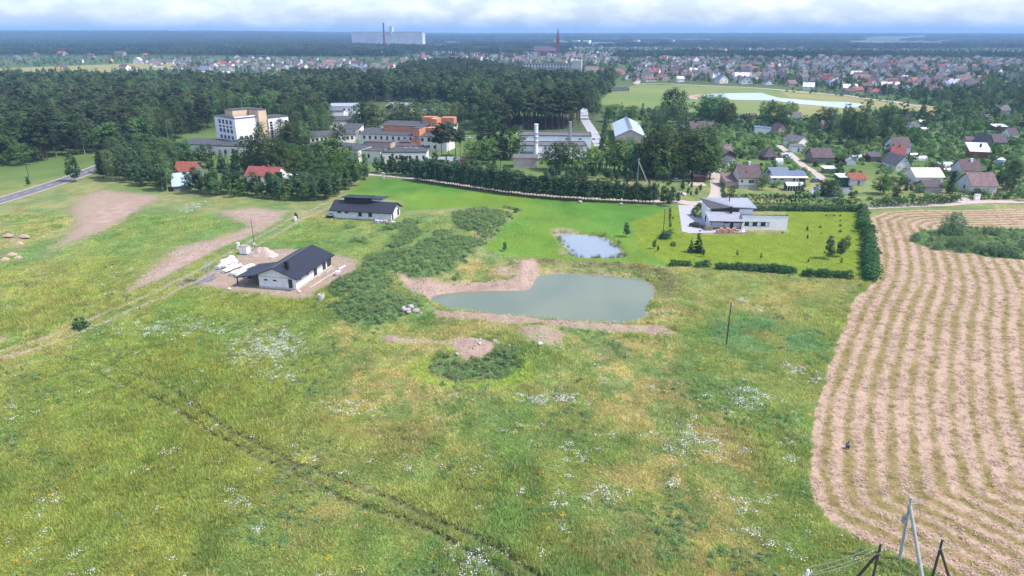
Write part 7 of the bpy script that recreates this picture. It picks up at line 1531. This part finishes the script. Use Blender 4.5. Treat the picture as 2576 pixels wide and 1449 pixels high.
def blades(n, R_, h0, h1, wd, lean, seed, m, lie=False):
    g = np.random.default_rng(seed); a = g.random(n)*6.28; r = R_*np.sqrt(g.random(n)); b = np.stack([r*np.cos(a), r*np.sin(a), np.full(n, -.05)], -1); h = g.uniform(h0, h1, n)
    ln = g.normal(size=(n, 2))*lean; tip = b+np.stack([ln[:, 0]*h, ln[:, 1]*h, h], -1)
    if lie: tip[:, 2] = g.uniform(.05, .22, n); b[:, 2] = g.uniform(.02, .15, n); tip[:, :2] = b[:, :2]+g.normal(size=(n, 2))*h[:, None]
    th = g.random(n)*6.28; s = np.stack([np.cos(th), np.sin(th), np.zeros(n)], -1)*wd*(.6+.8*g.random(n))[:, None]; mid = (b+tip)*.5+s*.3
    v = np.stack([b-s*.5, b+s*.5, mid+s*.6, tip], 1).reshape(-1, 3); f = np.arange(n*4).reshape(-1, 4)[:, [0, 1, 2, 3]]
    return leaf_mesh('tuft', v, f, g.random(n), m)
def heads(n, R_, z0, z1, s, seed, m):
    g = np.random.default_rng(seed); c = np.stack([g.normal(size=n)*R_*.5, g.normal(size=n)*R_*.5, g.uniform(z0, z1, n)], -1)
    v, f, t_ = leaf_quads(c, np.full(n, .02), 2, s, .4, 1.2, seed, aspect=.95); return leaf_mesh('heads', v, f, t_, m)
tufts = [blades(30, .62, .22, .55, .06, .35, s, 'meadow_grass') for s in range(4)]+[blades(22, .5, .45, .95, .06, .28, s+9, 'meadow_grass') for s in range(2)]
gg = np.random.default_rng(123)
def frus(n, y0, y1, pw=1.0, extra=10):
    Y = y0*(y1/y0)**gg.random(n); X = (gg.random(n)*2-1)*(.79*Y+extra); return X, Y
def put(name, X, Y, s, protos, pick, label, tint=None, zoff=0.0, sz=None):
    n = len(X); Z = terrain(X, Y)+zoff; s3 = np.stack([s, s, s if sz is None else sz], -1); rt = np.zeros((n, 3)); rt[:, 2] = gg.random(n)*6.28; rt[:, :2] = gg.normal(size=(n, 2))*.06
    return instances(name, np.stack([X, Y, Z], -1), s3, rt, protos, pick, label, tint=tint)
X, Y = frus(135000, 56, 250)
c_, dirt, stub, sd, weed, lawn, lush = regions(X, Y)
wat = np.maximum(np.maximum(sdf(POND, X, Y), sdf(POND2, X, Y)), sdf(POND3, X, Y))
fa = free(X, Y, .3)
okh = np.ones(len(X), bool)
for r_, W_, D_ in ((hA, 9.3, 17.8), (hB, 19.5, 7.9), (mo, 13.2, 8.5)):
    a = -r_.rotation_euler.z; lx = (X-r_.location.x)*math.cos(a)-(Y-r_.location.y)*math.sin(a); ly = (X-r_.location.x)*math.sin(a)+(Y-r_.location.y)*math.cos(a)
    okh &= ~((lx > (-10.5 if r_ is mo else -1)) & (lx < W_+1) & (ly > -1.2) & (ly < D_+(9 if r_ is mo else 1)))
drive = sdf(PG([RM(375,255), RM(700,260), RM(720,390), RM(1070,480), RM(1070,560), RM(420,555)]), X, Y) < 0
rut = np.minimum(pdist(RUTS[0], X, Y), pdist(RUTS[1], X, Y)); trk = np.minimum(pdist(TRACK[0], X, Y), pdist(TRACK[1], X, Y))
base = okh & drive & (wat < -.4) & fa & (lawn < .3) & (stub < .3)
grass = base & (dirt+.5*(gg.random(len(X))-.5) < .36) & (weed < .6) & ((rut > .66) | (X < -60)) & (trk > 1.1) & (lush < .4) & (Y < 215)
k = np.where(grass)[0]; n = len(k); tall = sstep(.45, .7, fbm(X[k]*.07, Y[k]*.07, 55))
tint = c_[k]*gg.uniform(.85, 1.2, (n, 1))*np.array([1.06, 1.06, .96])
dry = gg.random(n) < .06; tint[dry] = tint[dry]*.4+np.array([.30, .23, .115])*.6
pk = np.where(gg.random(n) < .15+.35*tall, 4+gg.integers(0, 2, n), gg.integers(0, 4, n))
s_ = gg.uniform(.65, 1.15, n)*(1+.0035*(Y[k]-60)); sz = s_*(.5+.5*tall)*(1-.55*sstep(135, 170, Y[k]))
put('meadow_grass', X[k], Y[k], s_, tufts, pk, 'tall uneven meadow grass', tint, sz=sz)
# weeds on the mounds, in the pit and the hollow
def weedproto(seed, h, R_, n, sz_, m='weed_leaves', asp=.35):
    g = np.random.default_rng(seed); c = np.stack([g.normal(size=n)*R_*.5, g.normal(size=n)*R_*.5, h*g.random(n)**.8], -1); v, f, t_ = leaf_quads(c, np.full(n, .16), 6, sz_, 1.2, .5, seed, aspect=asp); return leaf_mesh('weed', v, f, t_, m)
wp = [weedproto(s, .9, .75, 34, .2, asp=.45) for s in range(4)]+[weedproto(9, 1.1, .6, 30, .3, 'reed_leaves', .25), weedproto(10, .9, .6, 14, .36, 'willow_leaves')]
X2 = np.concatenate([gg.uniform(-75, 5, 16000), gg.uniform(35, 75, 5000), gg.uniform(95, 230, 5000), gg.uniform(-22, 2, 2500)]); Y2 = np.concatenate([gg.uniform(112, 225, 16000), gg.uniform(108, 145, 5000), gg.uniform(160, 225, 5000), gg.uniform(100, 118, 2500)])
_, d2, s2_, _, w2_m, l2, lu2 = regions(X2, Y2)
w2b = okk = (w2_m > .5) & (d2 < .6) & (sdf(POND, X2, Y2) < -1.5)
a = -hB.rotation_euler.z; lx = (X2-hB.location.x)*math.cos(a)-(Y2-hB.location.y)*math.sin(a); ly = (X2-hB.location.x)*math.sin(a)+(Y2-hB.location.y)*math.cos(a); w2b &= ~((lx > -2) & (lx < 21) & (ly > -2) & (ly < 9))
a = -hA.rotation_euler.z; lx = (X2-hA.location.x)*math.cos(a)-(Y2-hA.location.y)*math.sin(a); ly = (X2-hA.location.x)*math.sin(a)+(Y2-hA.location.y)*math.cos(a); w2b &= ~((lx > -6) & (lx < 12) & (ly > -2) & (ly < 19))
pr_ = ((X2-PIT[0])/PIT[2])**2+((Y2-PIT[1])/PIT[3])**2 < 1.3
k = np.where(w2b & (gg.random(len(X2)) < np.where(pr_, .35, .95)))[0]; n = len(k)
pit_r = ((X2[k]-PIT[0])/PIT[2])**2+((Y2[k]-PIT[1])/PIT[3])**2 < 1.2; pk = np.where(pit_r & (gg.random(n) < .45), 4, gg.choice([0, 1, 2, 3, 0, 1, 2, 3, 4, 5, 5], n)); s_ = gg.uniform(.55, 1.0, n)*np.where(pit_r, .8, 1)
put('weeds', X2[k], Y2[k], s_, wp, pk, 'dense weeds covering the mounds and hollows')
# scattered tall herbs in the open meadow
X8, Y8 = frus(9000, 57, 165); _, d8, s8, _, w8_, l8, lu8 = regions(X8, Y8); k = np.where((s8 < .2) & (l8 < .2) & (d8 < .3) & (lu8 < .3) & (sdf(POND, X8, Y8) < -2) & (fbm(X8*.11, Y8*.09, 203) > .60) & (gg.random(9000) < .8))[0]
put('meadow_herbs', X8[k], Y8[k], gg.uniform(.45, .9, len(k)), wp, gg.choice([0, 1, 2, 3, 5], len(k)), 'clumps of taller dark herbs in the meadow', sz=gg.uniform(.35, .8, len(k)))
# reeds round the small pond
P2 = np.array([(p[0], p[1]) for p in POND2]); X3 = gg.uniform(P2[:, 0].min()-2, P2[:, 0].max()+2, 3000); Y3 = gg.uniform(P2[:, 1].min()-2, P2[:, 1].max()+2, 3000); d3 = sdf(POND2, X3, Y3)
k = np.where((d3 > -1.4) & (d3 < 1.6) & (fbm(X3*.3, Y3*.3, 8) > .52) & (gg.random(3000) < .2))[0]
rp = [blades(14, .35, .7, 1.5, .05, .15, s+40, 'reed_leaves') for s in range(3)]
put('reeds', X3[k], Y3[k], gg.uniform(.7, 1.2, len(k)), rp, gg.integers(0, 3, len(k)), 'thin reeds standing in the small pond')
# clods and stones on the bare soil
def clodmesh(seed):
    g = np.random.default_rng(seed); v, f = [], []
    for i in range(7):
        c = np.array([*g.normal(size=2)*.45, .02]); r = g.uniform(.05, .16); b = len(v)
        pts = np.array([(1, 0, 0), (-1, 0, 0), (0, 1, 0), (0, -1, 0), (0, 0, 1), (0, 0, -1)])*r*g.uniform(.7, 1.3, (6, 3)); v += [tuple(c+q) for q in pts]
        f += [(b+a_, b+b_, b+c_) for a_, b_, c_ in ((0, 2, 4), (2, 1, 4), (1, 3, 4), (3, 0, 4), (2, 0, 5), (1, 2, 5), (3, 1, 5), (0, 3, 5))]
    return np_mesh('clods', np.array(v), np.array(f), 'spoil' if seed % 3 else 'pale_concrete')
X7 = gg.uniform(-110, 45, 26000); Y7 = gg.uniform(95, 235, 26000); _, d7, s7, _, w7, _, _ = regions(X7, Y7)
k = np.where((d7 > .55) & (w7 < .4) & (sdf(POND, X7, Y7) < -.3) & (sdf(POND2, X7, Y7) < 0) & (gg.random(26000) < .55*d7))[0]; put('soil_clods', X7[k], Y7[k], gg.uniform(.5, 1.2, len(k)), [clodmesh(s) for s in range(5)], gg.integers(0, 5, len(k)), 'clods and small stones on the bare soil')
# flowers
fl = [heads(16, .7, .3, .6, .105, s, 'white_petals') for s in range(3)]; fy = [heads(10, .5, .35, .7, .13, s+5, 'yellow_petals') for s in range(2)]
def patch(lst, dens):
    xs, ys = [], []
    for (cx, cy, rx, ry), w_ in lst:
        x, y, a, b = el(cx, cy, rx, ry); n = int(a*b*3.14*dens*w_)+3; u = gg.normal(size=(n, 2))*.52; xs.append(x+u[:, 0]*a); ys.append(y+u[:, 1]*b)
    return np.concatenate(xs), np.concatenate(ys)
X4, Y4 = patch(FLOWERS, 1.9); xr, yr = frus(1300, 57, 175); kk_ = fbm(xr*.06, yr*.06, 123) > .52; X4 = np.concatenate([X4, xr[kk_]]); Y4 = np.concatenate([Y4, yr[kk_]])
def meadow_only(X, Y):
    _, d, s, _, w_, l, lu = regions(X, Y); return (s < .3) & (l < .3) & (d < .6) & (sdf(POND, X, Y) < -1) & (sdf(POND2, X, Y) < -1) & (w_ < .7) & (lu < .5)
k = meadow_only(X4, Y4) & (fbm(X4*.5, Y4*.5, 7) > .38); X4, Y4 = X4[k], Y4[k]; n = len(X4)
put('white_wildflowers', X4, Y4, gg.uniform(.6, 1.25, n), fl, gg.integers(0, 3, n), 'white wildflowers in drifts across the meadow')
X5, Y5 = patch(YELLOW, 1.2); xr, yr = frus(900, 57, 170); X5 = np.concatenate([X5, xr]); Y5 = np.concatenate([Y5, yr]); k = meadow_only(X5, Y5); X5, Y5 = X5[k], Y5[k]; n = len(X5)
put('yellow_wildflowers', X5, Y5, gg.uniform(.5, 1.1, n), fy, gg.integers(0, 2, n), 'yellow wildflowers scattered in the meadow')
# straw and regrowth on the stubble
X6 = gg.uniform(28, 215, 60000); Y6 = 56*(235/56)**gg.random(60000); k = (X6 < .79*Y6+10); X6, Y6 = X6[k], Y6[k]
_, d6, s6, sd6, w6_, l6, lu6 = regions(X6, Y6); k = (s6 > .6); X6, Y6, sd6 = X6[k], Y6[k], sd6[k]
st = .5+.5*np.sin(sd6*2*math.pi/PERIOD); pat = fbm(X6*.05, Y6*.05, 19); u = gg.random(len(X6))
ks = np.where((st*.9+(pat-.5)*.9 > .5) & (u < .4))[0]; sp_ = [blades(26, .5, .15, .42, .05, 1.0, s+60, 'straw', True) for s in range(3)]
put('straw_swaths', X6[ks], Y6[ks], gg.uniform(.7, 1.4, len(ks)), sp_, gg.integers(0, 3, len(ks)), 'rows of pale cut straw on the mown field')
kg = np.where((st < .45) & (u < .6))[0]; tg = np.array([.19, .165, .06])*gg.uniform(.7, 1.25, (len(kg), 1))
put('stubble_regrowth', X6[kg], Y6[kg], gg.uniform(.5, .9, len(kg)), tufts[:4], gg.integers(0, 4, len(kg)), 'short olive regrowth between the straw rows', tg, sz=gg.uniform(.2, .4, len(kg)))
print('GRASS', grass.sum(), len(X4), len(ks), len(kg))
